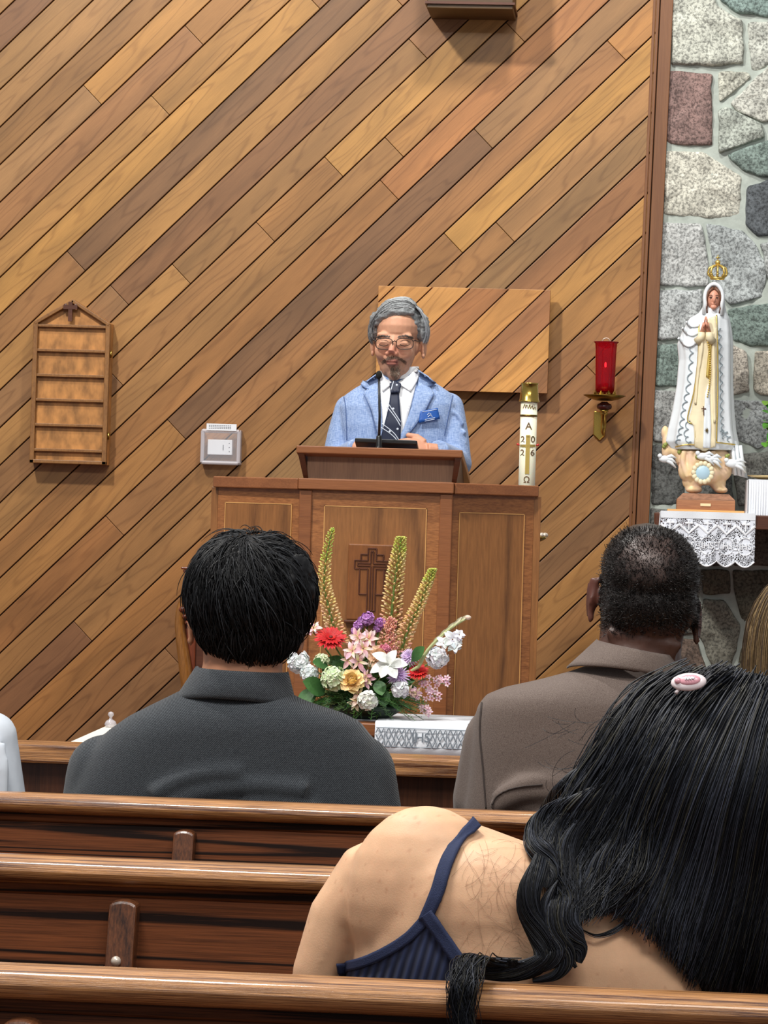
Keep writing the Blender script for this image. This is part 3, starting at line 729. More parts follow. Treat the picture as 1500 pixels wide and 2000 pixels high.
# ================================================================ text helper
def text_obj(name, body, size, at, mat, parent, ext=.0004, rot=None, cyl=None, bold=0, align='CENTER'):
    cu = bpy.data.curves.new('t', 'FONT'); cu.body = body; cu.size = size; cu.extrude = ext; cu.align_x = align; cu.align_y = 'CENTER'; cu.offset = bold
    o = bpy.data.objects.new('t', cu); link(o)
    dg = bpy.context.evaluated_depsgraph_get(); dg.update()
    me = bpy.data.meshes.new_from_object(o.evaluated_get(dg)); bpy.data.objects.remove(o)
    R = Matrix.Rotation(PI/2, 3, 'X') if rot is None else rot
    for v in me.vertices:
        p = R @ v.co + Vector(at)
        if cyl:
            cx, cy, r = cyl; dx = max(-r*.98, min(r*.98, p.x-cx)); p.y = cy-math.sqrt(r*r-dx*dx)-.0006+ (p.y-at[1])
        v.co = p
    return meshobj(name, me, mat, parent)
def G(x, y, z):           # where the pixel ray meets the level z
    d = ray(x, y); t = (z-CAMZ)/d.z; return Vector((0, 0, CAMZ))+d*t

# ================================================================ paschal candle on its stand
M['wax'] = plain('ivory_wax', (250, 244, 218), .45)
M['wax'].node_tree.nodes['Principled BSDF'].inputs['Subsurface Weight'].default_value = .2
M['gold'] = plain('gold_foil', (226, 196, 110), .35, metal=.8)
M['gold_ink'] = plain('dark_gold_letters', (112, 88, 60), .5)
M['red'] = plain('red_wax', (190, 40, 36), .4)
CY = 9.72; kc = Mpx(CY); c0 = P(1029, 955, CY); ctop = P(1033, 784, CY)
cr_ = 16.3*kc; ccx = (c0.x+ctop.x)/2; zb0 = P(1029, 1040, CY).z
stand = thing('candle_stand', 'brass floor candle stand behind the right wing of the pulpit', 'candle stand', (ccx, CY, PLAT))
m = MB(); zd = P(1030, 1050, CY).z
m.lathe([(.001, PLAT), (.12, PLAT), (.12, PLAT+.012), (.09, PLAT+.03), (.03, PLAT+.05), (.018, PLAT+.1), (.016, zd-.28), (.03, zd-.25), (.036, zd-.2), (.03, zd-.15), (.016, zd-.12), (.014, zd-.03), (.03, zd-.015)], (ccx, CY, 0), 24)
m.build('stem', M['brass'], stand, smooth=True)
m = MB(); m.lathe([(.001, zd-.02), (.03, zd-.018), (.058, zd-.006), (.068, zd+.004), (.064, zd+.006), (.03, zd-.005), (.001, zd-.006)], (ccx, CY, 0), 28); m.build('drip_dish', M['brass'], stand, smooth=True)
m = MB()
for i in range(20):
    a = 2*PI*i/20; m.ell((ccx+.062*math.cos(a), CY+.062*math.sin(a), zd+.009), .0075, 8, 6)
m.build('beaded_edge', M['pearl'], stand, smooth=True)
cd = thing('paschal_candle', 'tall ivory paschal candle with year numerals, letters and gold cross', 'candle', (ccx, CY, zd))
m = MB(); m.lathe([(.001, zd), (cr_, zd), (cr_, ctop.z+.004), (.001, ctop.z+.004)], (ccx, CY, 0), 40); m.build('wax_body', M['wax'], cd, smooth=False).data.polygons.foreach_set('use_smooth', [True]*(40*3+2))
zt_, zu_ = P(1033, 785, CY).z, P(1033, 750, CY).z
m = MB(); m.lathe([(20.3*kc, zt_), (20.3*kc, zt_+.004), (19*kc, zt_+.006), (16.2*kc, zu_-.004), (17.5*kc, zu_), (17.3*kc, zu_+.003), (14*kc, zu_+.002), (11*kc, zu_-.01), (.001, zu_-.01)], (ccx, CY, 0), 32)
m.build('brass_follower', M['brass'], cd, smooth=True)
m = MB(); zz = P(1032, 812, CY).z; m.lathe([(cr_+.0002, zz-.003), (cr_+.0015, zz-.003), (cr_+.0015, zz+.003), (cr_+.0002, zz+.003)], (ccx, CY, 0), 32); m.build('gold_band', M['brass_dark'], cd, smooth=True)
cyl = (ccx, CY, cr_)
def ctext(s, px, py, size, mat='gold_ink', bold=.0003):
    q = P(px, py, CY); lean = 0
    text_obj('lettering', s, size*kc, (ccx+(px-1031)*kc, CY-cr_, q.z), M[mat], cd, cyl=cyl, bold=bold)
ctext('A', 1032, 833, 19); ctext('2', 1021, 859, 17); ctext('0', 1041, 859, 17); ctext('2', 1021, 885, 17); ctext('6', 1041, 885, 17); ctext('\u03a9', 1031, 938, 17)
m = MB(); scr = [(1020, 798), (1023, 790), (1025, 798), (1027, 791), (1030, 798), (1033, 790), (1034, 798), (1038, 792), (1039, 799), (1043, 795), (1044, 801)]
def cylp(px, py, off=.001):
    dx = (px-1031)*kc; dx = max(-cr_*.97, min(cr_*.97, dx)); return Vector((ccx+dx, CY-math.sqrt(cr_**2-dx*dx)-off, P(px, py, CY).z))
m.tube([cylp(*p) for p in cr(scr, 40)], .0009, 5); m.build('gold_script', M['brass_dark'], cd)
m = MB()
def vb(x0, x1, y0, y1, off=.002):
    a = cylp(x0, y0, off); b = cylp(x1, y0, off); c = cylp(x1, y1, off); d = cylp(x0, y1, off)
    m.hexa([d, c, b, a]+[p+Vector((0, .003, 0)) for p in (d, c, b, a)])
vb(1027.5, 1035.5, 851, 926); vb(1027.5, 1035.5, 850, 853, .004)
for i in range(6): vb(1016+i*5, 1021+i*5, 868.5, 873.5)
m.build('gold_cross', M['gold'], cd, fixn=True)
for s in (-1, 1):
    m = MB(); m.tube([(ccx+s*cr_*.96, CY-.004, P(1031, 870, CY).z), (ccx+s*(cr_+.008), CY-.006, P(1031, 868, CY).z)], [.0022, .0035], 8); m.build('red_pin', M['red'], cd, smooth=True)

# ================================================================ sanctuary lamp
LY = WY-.13; kl = Mpx(LY)
def LP(x, y): return P(x, y, LY)
lx = LP(1181, 770).x
lamp = thing('sanctuary_lamp', 'red glass sanctuary lamp in a brass wall bracket', 'lamp', (lx, WY, LP(1170, 860).z))
m, nt, b = newmat('ruby_glass'); b.inputs['Base Color'].default_value = (.62, .012, .03, 1); b.inputs['Roughness'].default_value = .05
b.inputs['Transmission Weight'].default_value = .8; b.inputs['IOR'].default_value = 1.35; M['ruby'] = m
m = MB(); zb1, zt1 = LP(1183, 767).z, LP(1186, 668).z; H = zt1-zb1; rb, rt = 18.6*kl, 22*kl
m.lathe([(.001, zb1), (rb, zb1), (rb*1.02, zb1+H*.2), (rt*.94, zb1+H*.85), (rt*.98, zt1-.006), (rt*1.14, zt1), (rt*1.1, zt1+.001), (rt*.9, zt1-.006), (rt*.87, zb1+H*.85), (rb*.92, zb1+H*.2), (rb*.9, zb1+.004), (.001, zb1+.004)], (lx, LY, 0), 32)
m.build('red_glass', M['ruby'], lamp, smooth=True)
m = MB(); m.lathe([(.001, zb1+.006), (8*kl, zb1+.006), (8*kl, zb1+H*.5), (.001, zb1+H*.5)], (lx, LY, 0), 16)
m.build('inner_candle', plain('red_lit_wax', (240, 90, 80), .5), lamp, smooth=False)
fm, nt, b = newmat('flame'); b.inputs['Emission Color'].default_value = (1, .55, .35, 1); b.inputs['Emission Strength'].default_value = 9
m = MB(); m.ell((lx, LY, zb1+H*.5+.008), (.0035, .0035, .010), 10, 8); m.build('flame', fm, lamp, smooth=True)
m = MB(); zs_ = LP(1180, 778).z
m.lathe([(.001, zs_-.008), (15*kl, zs_-.008), (30*kl, zs_-.001), (41.5*kl, zs_+.009), (41*kl, zs_+.0105), (28*kl, zs_+.003), (15*kl, zs_-.003), (.001, zs_-.003)], (lx, LY, 0), 32)
m.build('saucer', M['brass_dark'], lamp, smooth=True)
m = MB()
for i in range(9):
    a = 2*PI*i/9+.2; c, s = math.cos(a), math.sin(a); r0, z0 = 17*kl, zs_
    t = Vector((-s, c, 0)); o_ = Vector((lx, LY, 0)); d = Vector((c, s, 0))
    m.add([o_+d*r0-t*.008+Vector((0,0,z0)), o_+d*r0+t*.008+Vector((0,0,z0)), o_+d*(r0+.007)+t*.007+Vector((0,0,z0+.014)), o_+d*(r0+.008)+Vector((0,0,z0+.027)), o_+d*(r0+.007)-t*.007+Vector((0,0,z0+.014))], [(0,1,2,3,4)])
m.build('petal_collar', M['brass'], lamp, solid=.0012)
m = MB(); zk = LP(1179, 794).z
m.lathe([(.001, zk+.016), (6*kl, zk+.016), (8*kl, zk+.012), (14*kl, zk+.007), (15*kl, zk), (14*kl, zk-.007), (8*kl, zk-.012), (.001, zk-.014)], (lx, LY, 0), 20)
m.build('dark_knop', plain('dark_red_wood', (66, 24, 20), .25), lamp, smooth=True)
m = MB(); zr = LP(1178, 805).z
m.lathe([(.001, zr+.008), (9*kl, zr+.006), (9*kl, zr+.002), (6*kl, zr), (8*kl, zr-.005), (5*kl, zr-.01), (5*kl, zr-.05), (3*kl, zr-.075), (.001, zr-.08)], (lx, LY, 0), 16)
m.tube([(lx, LY, zr-.04), (lx-.004, LY+.05, zr-.065), (lx-.008, WY-.005, zr-.03)], .006, 10)
m.build('arm', M['brass'], lamp, smooth=True)
bpx = (LP(1158, 830).x, LP(1182, 830).x); zt2, zb2 = P(1170, 803, WY).z, P(1170, 862, WY).z
m = MB(); xm_ = (bpx[0]+bpx[1])/2
pr_ = [(bpx[0], zb2+.02), (xm_, zb2), (bpx[1], zb2+.02), (bpx[1], zt2), (bpx[0], zt2)]
vs = [Vector((x, WY-.012, z)) for x, z in pr_]+[Vector((x, WY, z)) for x, z in pr_]
m.add(vs, [tuple(range(5)), (9,8,7,6,5)]+[(i, i+5, (i+1) % 5+5, (i+1) % 5) for i in range(5)]); m.build('wall_plate', M['brass'], lamp, bevel=.004, fixn=True)
m = MB(); m.tube([(lx-.016, LY, zt1), (lx-.008, LY, zt1+.011), (lx, LY, zt1+.014), (lx+.008, LY, zt1+.011), (lx+.016, LY, zt1)], .0015, 6); m.build('wire_handle', M['pearl'], lamp, smooth=True)

# ================================================================ mantel shelf, lace cloths, statue
SY = 10.42
ms = MB(); zsh = P(1380, 1001, SY).z
xs0, xs1 = P(1279, 1001, SY).x, P(1640, 1001, SY).x
ms.box((xs0, SY+.004, zsh-.05), (xs1, WY-.0, zsh-.004)); sh = ms.build('mantel_shelf', M['walnut_dark'], bevel=.003); tag(sh, 'dark brown mantel shelf on the stone wall under the lace cloths', 'shelf')
def lacemat():
    m, nt, b = newmat('lace_net'); L = nt.links; b.inputs['Base Color'].default_value = (*lin((235, 240, 250)), 1); b.inputs['Roughness'].default_value = .9
    tc = N(nt, 'ShaderNodeTexCoord'); vo = N(nt, 'ShaderNodeTexVoronoi'); vo.feature = 'DISTANCE_TO_EDGE'; vo.inputs['Scale'].default_value = 210
    L.new(tc.outputs['Object'], vo.inputs['Vector'])
    lt = N(nt, 'ShaderNodeMath', operation='LESS_THAN'); lt.inputs[1].default_value = .12; L.new(vo.outputs['Distance'], lt.inputs[0])
    n = N(nt, 'ShaderNodeTexNoise'); n.inputs['Scale'].default_value = 45; L.new(tc.outputs['Object'], n.inputs['Vector'])
    g = N(nt, 'ShaderNodeMath', operation='GREATER_THAN'); g.inputs[1].default_value = .53; L.new(n.outputs['Fac'], g.inputs[0])
    mx = N(nt, 'ShaderNodeMath', operation='MAXIMUM'); L.new(lt.outputs[0], mx.inputs[0]); L.new(g.outputs[0], mx.inputs[1])
    L.new(mx.outputs[0], b.inputs['Alpha']); return m
M['lace'] = lacemat()
M['thread'] = plain('white_lace_thread', (244, 247, 252), .85)
def lace_drop(name, label, xl, xr, zt, zb, Y, scallops, words, parent=None, crosses=True, side=.0):
    """hanging lace edge: net with solid zig-zag, crosses, lettered medallions"""
    n = 60; m = MB(); vs = []; fs = []
    W = xr-xl; rows = 10
    def wob(x, z): return Y-.004-.010*math.sin((x-xl)/W*PI*2*2.5)*((zt-z)/(zt-zb))
    def zbot(u): return zb + (abs(math.sin(u*PI*scallops)))*0 + .018*(1-abs(math.sin(u*PI*scallops)))
    for i in range(n+1):
        u = i/n
        for j in range(rows+1):
            z = zt+(zbot(u)-zt)*j/rows; x = xl+W*u; vs.append(Vector((x, wob(x, z), z)))
    fs = [(i*(rows+1)+j, i*(rows+1)+j+1, (i+1)*(rows+1)+j+1, (i+1)*(rows+1)+j) for i in range(n) for j in range(rows)]
    m.add(vs, fs); o = m.build(name, M['lace'], parent, smooth=True)
    t = MB()
    def pt(x, z, off=.0015): return Vector((x, wob(x, z)-off, z))
    Hh = zt-zb
    # top plain band
    b = MB(); vs = []; 
    for i in range(n+1):
        x = xl+W*i/n
        for j in range(3): vs.append(pt(x, zt-Hh*.13*j/2, .001))
    b.add(vs, [(i*3+j, i*3+j+1, (i+1)*3+j+1, (i+1)*3+j) for i in range(n) for j in range(2)])
    b.build('plain_hem', M['white_cloth'], o, solid=.0008)
    t.tube([pt(xl+W*i/n, zbot(i/n)+.001) for i in range(n+1)], .0024, 5)
    zz = MB(); k = scallops
    for i in range(k):
        x0 = xl+W*i/k; x1 = xl+W*(i+1)/k; xm = (x0+x1)/2
        zz.tube([pt(x0, zt-Hh*.24), pt(xm, zt-Hh*.40), pt(x1, zt-Hh*.24)], .0042, 6, flat=.4)
        if crosses:
            zz.tube([pt(xm, zt-Hh*.16), pt(xm, zt-Hh*.34)], .003, 6); zz.tube([pt(xm-W/k*.2, zt-Hh*.215), pt(xm+W/k*.2, zt-Hh*.215)], .003, 6)
        R = min(W/k*.40, Hh*.2); cz = zt-Hh*.62
        ring = [pt(xm+R*math.cos(a), cz+R*1.15*math.sin(a)) for a in [2*PI*q/24 for q in range(25)]]
        t.tube(ring, .0014, 5, cap=False)
        for q in range(18):
            a = 2*PI*q/18; t.tube([pt(xm+R*1.08*math.cos(a), cz+R*1.2*math.sin(a)), pt(xm+R*1.3*math.cos(a), cz+R*1.45*math.sin(a))], .0016, 5)
    zz.build('zigzag_band', M['thread'], o); t.build('lace_medallions', M['thread'], o)
    for i in range(k):
        xm = xl+W*(i+.5)/k; R = min(W/k*.40, Hh*.2)
        text_obj('monogram', words, R*1.15, pt(xm, zt-Hh*.62), M['thread'], o, bold=.0006, ext=.0006)
    return o
xa, xb = P(1291, 1000, SY).x, P(1476, 1000, SY).x
lc = lace_drop('lace_cloth', '', xa, xb, zsh+.002, P(1400, 1107, SY).z, SY, 5, 'IHS')
tag(lc, 'white lace cloth with crosses and monograms hanging under the statue', 'cloth')
m = MB(); m.box((xa, SY-.004, zsh-.003), (xb, WY-.05, zsh+.0015)); m.build('cloth_top', M['white_cloth'], lc)
m = MB(); vs = [Vector((xa, SY-.003, zsh)), Vector((xa-.018, SY+.03, zsh-.02)), Vector((xa-.02, SY+.05, zsh-.055)), Vector((xa-.004, SY, zsh-.05))]
m.add(vs, [(0,1,2,3)]); m.build('folded_corner', M['white_cloth'], lc, solid=.002)
# --- cloth-covered stand at the right frame edge with a brass plate and a plant
px0, px1 = P(1462, 970, SY+.1).x, P(1580, 970, SY+.1).x; zp = P(1480, 937, SY+.1).z
st = thing('covered_stand', 'small stand under a pleated white lace cloth, right of the statue', 'stand', ((px0+px1)/2, SY+.2, zsh))
m = MB(); m.box((px0+.01, SY+.16, zsh), (px1-.01, SY+.4, zp-.004)); m.build('box', M['walnut'], st)
m = MB(); n = 80; vs = []
for i in range(n+1):
    x = px0+(px1-px0)*i/n; w = .004*math.sin(i*1.9)
    for j in range(5): vs.append(Vector((x, SY+.1-.012*j/4+w*(j/4), zp+(P(1480, 1018 + 6*(i % 8 > 3), SY+.1).z-zp)*j/4)))
m.add(vs, [(i*5+j, i*5+j+1, (i+1)*5+j+1, (i+1)*5+j) for i in range(n) for j in range(4)])
m.box((px0, SY+.1, zp-.002), (px1, SY+.42, zp+.001)); vs = []
for j in range(5):
    for i in range(13): vs.append(Vector((px0-.002+.002*math.sin(i*2)*(j/4), SY+.1+.3*i/12, zp-(zp-P(1480, 1012, SY+.1).z)*j/4)))
m.add(vs, [(j*13+i, j*13+i+1, (j+1)*13+i+1, (j+1)*13+i) for j in range(4) for i in range(12)])
m.build('pleated_cloth', M['white_cloth'], st, smooth=False)
pc = P(1505, 933, SY+.2)
m = MB(); m.lathe([(.001, 0), (.03, .001), (.062, .008), (.075, .012), (.074, .014), (.05, .008), (.001, .004)], (pc.x, SY+.24, zp+.002), 32)
pla = m.build('brass_plate', M['brass_pale'] if 'brass_pale' in M else plain('pale_brass', (214, 190, 140), .35, metal=.6), smooth=True); tag(pla, 'shallow pale brass plate lying on the white-covered stand', 'plate')
# plant
pv = Vector((P(1528, 900, SY+.33).x, SY+.34, zp+.002))
plant = thing('potted_plant', 'leafy green plant reaching in beside the statue at the right edge', 'plant', pv)
m = MB(); m.lathe([(.001, 0), (.03, 0), (.042, .04), (.038, .08), (.03, .1), (.034, .11), (.03, .108), (.001, .1)], pv, 20); m.build('vase', plain('grey_glazed_pot', (110, 116, 112), .3), plant, smooth=True)
def leaf(mb, base, dirv_, upv, L, W, col, col2=None, droop=.3, cup=.15, n=6):
    d = Vector(dirv_).normalized(); u = Vector(upv); u = (u-d*u.dot(d)).normalized(); s = d.cross(u)
    rows = []
    for i in range(n+1):
        t = i/n; w = W*.5*math.sin(PI*min(1, t*.93+.05))**.8*(1.0 if i < n else .05)
        c = Vector(base)+d*L*t-u*L*droop*t*t
        rows.append([c-s*w+u*w*cup, c-s*w*.5+u*w*cup*.3, c, c+s*w*.5+u*w*cup*.3, c+s*w+u*w*cup])
    vs = [p for r in rows for p in r]; k = len(mb.v)
    fs = [(i*5+j, i*5+j+1, (i+1)*5+j+1, (i+1)*5+j) for i in range(n) for j in range(4)]
    mb.add(vs, fs, col)
    if col2:
        for i in range(n+1):
            t = i/n; cc = tuple(a*(1-t)+b*t for a, b in zip(col, col2))
            for j in range(5): mb.c[k+i*5+j] = cc
M['petal'] = vertmat('petals_and_leaves', rough=.55, var=.12, vs=120, bump=.2)
rr_ = random.Random(5); lv = MB(); stm = MB()
for i in range(16):
    tip = P(rr_.uniform(1484, 1560), rr_.uniform(780, 880), SY+rr_.uniform(.25, .4)); b0 = pv+Vector((rr_.uniform(-.01, .01), 0, .1))
    stm.tube([b0, b0.lerp(tip, .5)+Vector((0, 0, .02)), tip], .0018, 5)
    for q in range(2):
        leaf(lv, tip, (rr_.uniform(-1, 1), rr_.uniform(-1, -.2), rr_.uniform(-.6, .6)), (0, -.5, 1), rr_.uniform(.035, .055), .03, lin((70+rr_.randint(0, 40), 120+rr_.randint(0, 40), 50)))
lv.build('leaves', M['petal'], plant, smooth=True); stm.build('stems', plain('plant_stem', (84, 110, 60), .6), plant)

# ================================================================ statue
QY = 10.72; kq = Mpx(QY)
M['porcelain'] = plain('painted_white_cloak', (232, 238, 242), .4, var=.03, vs=40)
M['cream'] = plain('painted_cream_robe', (236, 222, 186), .45, var=.06, vs=30)
M['peach'] = vertmat('painted_cloud', rough=.45, var=.08, vs=30)
M['painted_skin'] = plain('painted_skin', (214, 150, 124), .45)
M['blue_pearl'] = plain('pale_blue_paint', (176, 206, 222), .4)
M['greyvine'] = plain('silver_vine_paint', (150, 164, 172), .5)
stt = thing('madonna_statue', 'white-robed praying statue with gold crown on a peach cloud base', 'statue', tuple(P(1378, 996, QY)))
def oval_ring(L, R, dy, n=40, fold=0, nf=9, ph=0, Y=QY, sq=1.0):
    a = P(L[0], L[1], Y); b = P(R[0], R[1], Y); c = (a+b)/2; ax = (b-a)/2; out = []
    for i in range(n):
        t = 2*PI*i/n; f = 1+fold*math.cos(nf*t+ph)
        out.append(c+ax*math.cos(t)*f+Vector((0, -dy*math.sin(t)*f, 0)))
    return out
m = MB(); rg = []
for L, R, dy, fo in [((1391,552),(1401,552),.02,0), ((1380,560),(1411,560),.035,0), ((1374,578),(1415,578),.042,0), ((1372,600),(1417,601),.045,.0), ((1364,612),(1420,612),.05,.01), ((1346,622),(1425,622),.058,.02), ((1332,648),(1429,648),.068,.03),
    ((1322,672),(1431,672),.072,.03), ((1325,704),(1431,706),.07,.03), ((1321,752),(1431,756),.072,.035), ((1313,800),(1433,804),.078,.04), ((1304,838),(1436,842),.084,.045), ((1300,862),(1441,868),.086,.05), ((1312,878),(1436,880),.08,.05)]:
    rg.append(oval_ring(L, R, dy, fold=fo, nf=11))
m.ring_loft(rg); cloak_me = remeshed(m, .0035, 3)
cl_bv = bvh_of(cloak_me)
ck = meshobj('cloak', cloak_me, M['porcelain'], stt)
# right-hand trailing corner of the cloak and the folds of its hem
m = MB(); m.ring_loft([oval_ring((1418,860),(1440,862),.03), oval_ring((1422,885),(1449,888),.035, fold=.08), oval_ring((1424,910),(1455,914),.035, fold=.1), oval_ring((1424,924),(1459,934),.03, fold=.1)])
for xx in (1434, 1442, 1450): m.tube([P(xx-4, 870, QY-.035), P(xx, 900, QY-.04), P(xx+2, 928, QY-.03)], .006, 8)
m.build('cloak_tail', M['porcelain'], ck, smooth=True, fixn=True)
dp = lambda n_, poly, mat, par, off=.004: drape_poly(n_, poly, cl_bv, M[mat], par, off=off, thick=.003, fb=QY-.07, step=4)
robe = dp('robe', [(1384,622),(1372,640),(1366,668),(1364,700),(1358,766),(1352,800),(1346,820),(1356,832),(1358,872),(1374,879),(1397,872),(1399,800),(1399,720),(1400,640),(1397,618)], 'cream', stt)
dp('gold_trim', [(1386,660),(1381,700),(1378,736),(1384,740),(1389,700),(1390,660)], 'gold', robe, .007)
dp('tunic_front', [(1376,770),(1373,830),(1372,874),(1388,874),(1389,830),(1386,770),(1382,750)], 'porcelain', robe, .008)
for path in ([(1372,650),(1370,690),(1364,740),(1360,790)], [(1392,650),(1394,700),(1394,760),(1395,826)]):
    drape_ribbon('robe_fold', path, 4, cl_bv, M['cream'], robe, off=.008, thick=.004, fb=QY-.07, n=20, cross=2)
def squig(path, amp, nw, w=1.6, mat='greyvine', off=.003, nm='vine'):
    pp = cr(path, 60); q = []
    for i, p in enumerate(pp): t = i/59; q.append((p[0]+amp*math.sin(t*nw*2*PI), p[1]+amp*.6*math.cos(t*nw*2*PI)))
    return drape_ribbon(nm, q, w, cl_bv, M[mat], ck, off=off, thick=.001, fb=QY-.07, n=110, cross=1)
squig([(1351,672),(1350,710),(1344,760),(1336,800),(1330,840),(1324,864)], 4, 12); squig([(1345,820),(1340,850),(1350,868)], 4, 4)
squig([(1404,640),(1407,700),(1408,760),(1409,820),(1412,856)], 3, 14); squig([(1405,840),(1418,846),(1424,860)], 4, 3)
for path in ([(1366,634),(1364,700),(1356,766),(1343,819),(1357,832),(1358,868)], [(1399,616),(1401,680),(1401,768),(1399,864)], [(1359,868),(1340,868),(1320,872)], [(1399,864),(1415,866),(1434,868)]):
    drape_ribbon('gold_edge', path, 2.2, cl_bv, M['gold'], ck, off=.004, thick=.0015, fb=QY-.07, n=30, cross=1)
for k_, dd in enumerate(([(1332,640),(1350,655),(1364,650)], [(1326,660),(1345,676),(1362,668)], [(1340,628),(1352,638),(1366,636)])):
    drape_ribbon('arm_fold', dd, 4, cl_bv, M['porcelain'], ck, off=.003, thick=.006, fb=QY-.07, n=16, cross=2)
# rosary, cross and star on the robe
m = MB()
for i in range(26):
    t = i/25; q = cast(cl_bv, 1380+7*math.sin(t*PI), 665+110*t, .011, QY-.07); m.ell(q, .003, 8, 5)
m.build('rosary', M['gold'], robe, smooth=True)
def relief(name, x, y, strokes, w, mat, par, off=.011):
    m = MB()
    for s in strokes: m.tube([cast(cl_bv, x+a, y+b, off, QY-.07) for a, b in s], w, 5)
    m.build(name, M[mat], par)
relief('small_cross', 1373, 802, [[(0,-8),(0,10)], [(-4,-3),(4,-3)]], .0016, 'walnut_dark', robe)
relief('star', 1379, 841, [[(0,-5),(0,5)], [(-5,0),(5,0)], [(-3,-3),(3,3)], [(3,-3),(-3,3)]], .0012, 'brass_dark', robe, .013)
# head: face set in the veil opening
fc = P(1394, 585, QY-.042)
m = MB(); m.ell(fc+Vector((0, .008, .002)), (.024, .03, .036), 20, 14); m.ell(fc+Vector((.001, -.022, -.004)), (.0045, .008, .009), 10, 8)
m.ell(fc+Vector((0, -.016, -.026)), (.011, .008, .008)); m.tube([fc+Vector((0, .01, -.02)), fc+Vector((0, .01, -.06))], .014, 12)
m.ell(fc+Vector((0, -.019, -.015)), (.008, .005, .003))
fm_ = remeshed(m, .0018, 2)
fo_ = meshobj('face', fm_, M['painted_skin'], stt)
m = MB()
for s in (-1, 1):
    m.tube([fc+Vector((s*.005, -.0235, .011)), fc+Vector((s*.011, -.0228, .0125)), fc+Vector((s*.016, -.019, .010))], .0012, 5)
    m.ell(fc+Vector((s*.0105, -.0215, .005)), (.005, .002, .0022), 8, 6)
m.build('painted_eyes', plain('brown_eye_paint', (70, 44, 34), .5), fo_)
m = MB()
for s in (-1, 1):
    m.tube([fc+Vector((s*.002, -.008, .038)), fc+Vector((s*.017, -.010, .024)), fc+Vector((s*.024, -.008, .0)), fc+Vector((s*.024, -.008, -.03)), fc+Vector((s*.02, -.004, -.045))], [.006, .006, .005, .004, .003], 8)
m.build('hair', plain('brown_painted_hair', (104, 66, 46), .5), fo_, smooth=True)
m = MB(); pts = []
for i in range(21):
    a = -PI*.62+i/20*PI*1.24+PI/2; pts.append(fc+Vector((.029*math.cos(a), -.004, .004+.046*math.sin(a))))
pts = [fc+Vector((.028, .0, -.05))]+pts+[fc+Vector((-.030, .0, -.05))]
m.tube(pts, .0075, 8, flat=1.6); m.build('veil_edge', M['porcelain'], ck, smooth=True)
# praying hands with separate fingers
hd = MB(); hb = cast(cl_bv, 1377, 652, .012, QY-.08)
for s in (-1, 1):
    w0 = hb+Vector((s*.012, .0, 0)); hd.tube([w0, hb+Vector((s*.006, -.006, .022)), hb+Vector((s*.0045, -.010, .034))], [.008, .007, .006], 10)
    for f in range(4):
        b0 = hb+Vector((s*.004, -.004-.004*f*.8, .030)); hd.tube([b0, b0+Vector((-s*.001, -.001, .014)), b0+Vector((-s*.003, -.0015, .026-.003*abs(f-1.4)))], [.0028, .0026, .0018], 8)
    hd.tube([hb+Vector((s*.006, -.014, .018)), hb+Vector((s*.003, -.018, .028)), hb+Vector((s*.001, -.017, .036))], [.003, .003, .002], 8)
hd.build('hands', M['painted_skin'], stt, smooth=True)
m = MB()
for s, a in ((-1, (1362, 668)), (1, (1392, 668))):
    q = cast(cl_bv, a[0], a[1], .004, QY-.08); m.tube([q, q.lerp(hb, .5)+Vector((0, -.004, 0)), hb+Vector((s*.012, 0, .004))], [.014, .013, .011], 12)
m.build('sleeves', M['cream'], stt, smooth=True)
# crown
cc = P(1401, 546, QY-.01); m = MB(); kk = .0225
m.lathe([(kk, 0), (kk*1.08, .002), (kk*1.05, .008), (kk*.95, .008), (kk*.95, 0)], cc, 24)
for i in range(8):
    a = 2*PI*i/8; d = Vector((math.cos(a), math.sin(a), 0))
    m.tube([cc+d*kk+Vector((0,0,.008)), cc+d*kk*1.4+Vector((0,0,.022)), cc+d*kk*1.2+Vector((0,0,.038)), cc+d*kk*.5+Vector((0,0,.046)), cc+Vector((0,0,.046))], .0036, 6)
    m.ell(cc+d*kk*1.3+Vector((0,0,.016)), (.004, .004, .006), 8, 6)
m.ell(cc+Vector((0, 0, .056)), .009, 12, 8); m.box(cc+Vector((-.0015, -.0015, .062)), cc+Vector((.0015, .0015, .082))); m.box(cc+Vector((-.007, -.0015, .070)), cc+Vector((.007, .0015, .074)))
m.build('crown', M['gold'], stt, smooth=True)
# cloud, doves, roses, plinth
m = MB()
def pe(x, y, rx, ry, dY=0, rd=None): m.ell(P(x, y, QY+dY), (rx*kq, (rd or rx)*kq, ry*kq), 18, 12)
pe(1372, 900, 48, 28, 0, 40); pe(1345, 895, 26, 26, -.01); pe(1400, 900, 28, 28, -.01); pe(1378, 922, 40, 26, -.01); pe(1322, 880, 20, 16, 0); pe(1304, 862, 11, 20, 0); pe(1299, 845, 8, 14, 0)
pe(1352, 940, 20, 18, -.01); pe(1402, 944, 16, 15, -.01); pe(1355, 956, 17, 8, -.02); pe(1408, 957, 14, 7, -.02); pe(1342, 918, 18, 22, -.03); pe(1410, 918, 20, 22, -.02); pe(1302, 880, 10, 16, 0)
for i in range(5):
    a = [(1336+i*14, 880), (1334+i*15, 905), (1344+i*12, 932)]; m.tube([P(x, y, QY-.055) for x, y in cr(a, 8)], .009, 8)
cm_ = remeshed(m, .004, 5)
vcol(cm_, lambda c: tuple(x*(1-t)+y*t for t in [min(1, max(0, .5+noise.noise(c*38)*1.2))] for x, y in zip(lin((238, 208, 160)), lin((240, 206, 178)))))
cb = meshobj('cloud_base', cm_, M['peach'], stt); cb_bv = bvh_of(cm_)
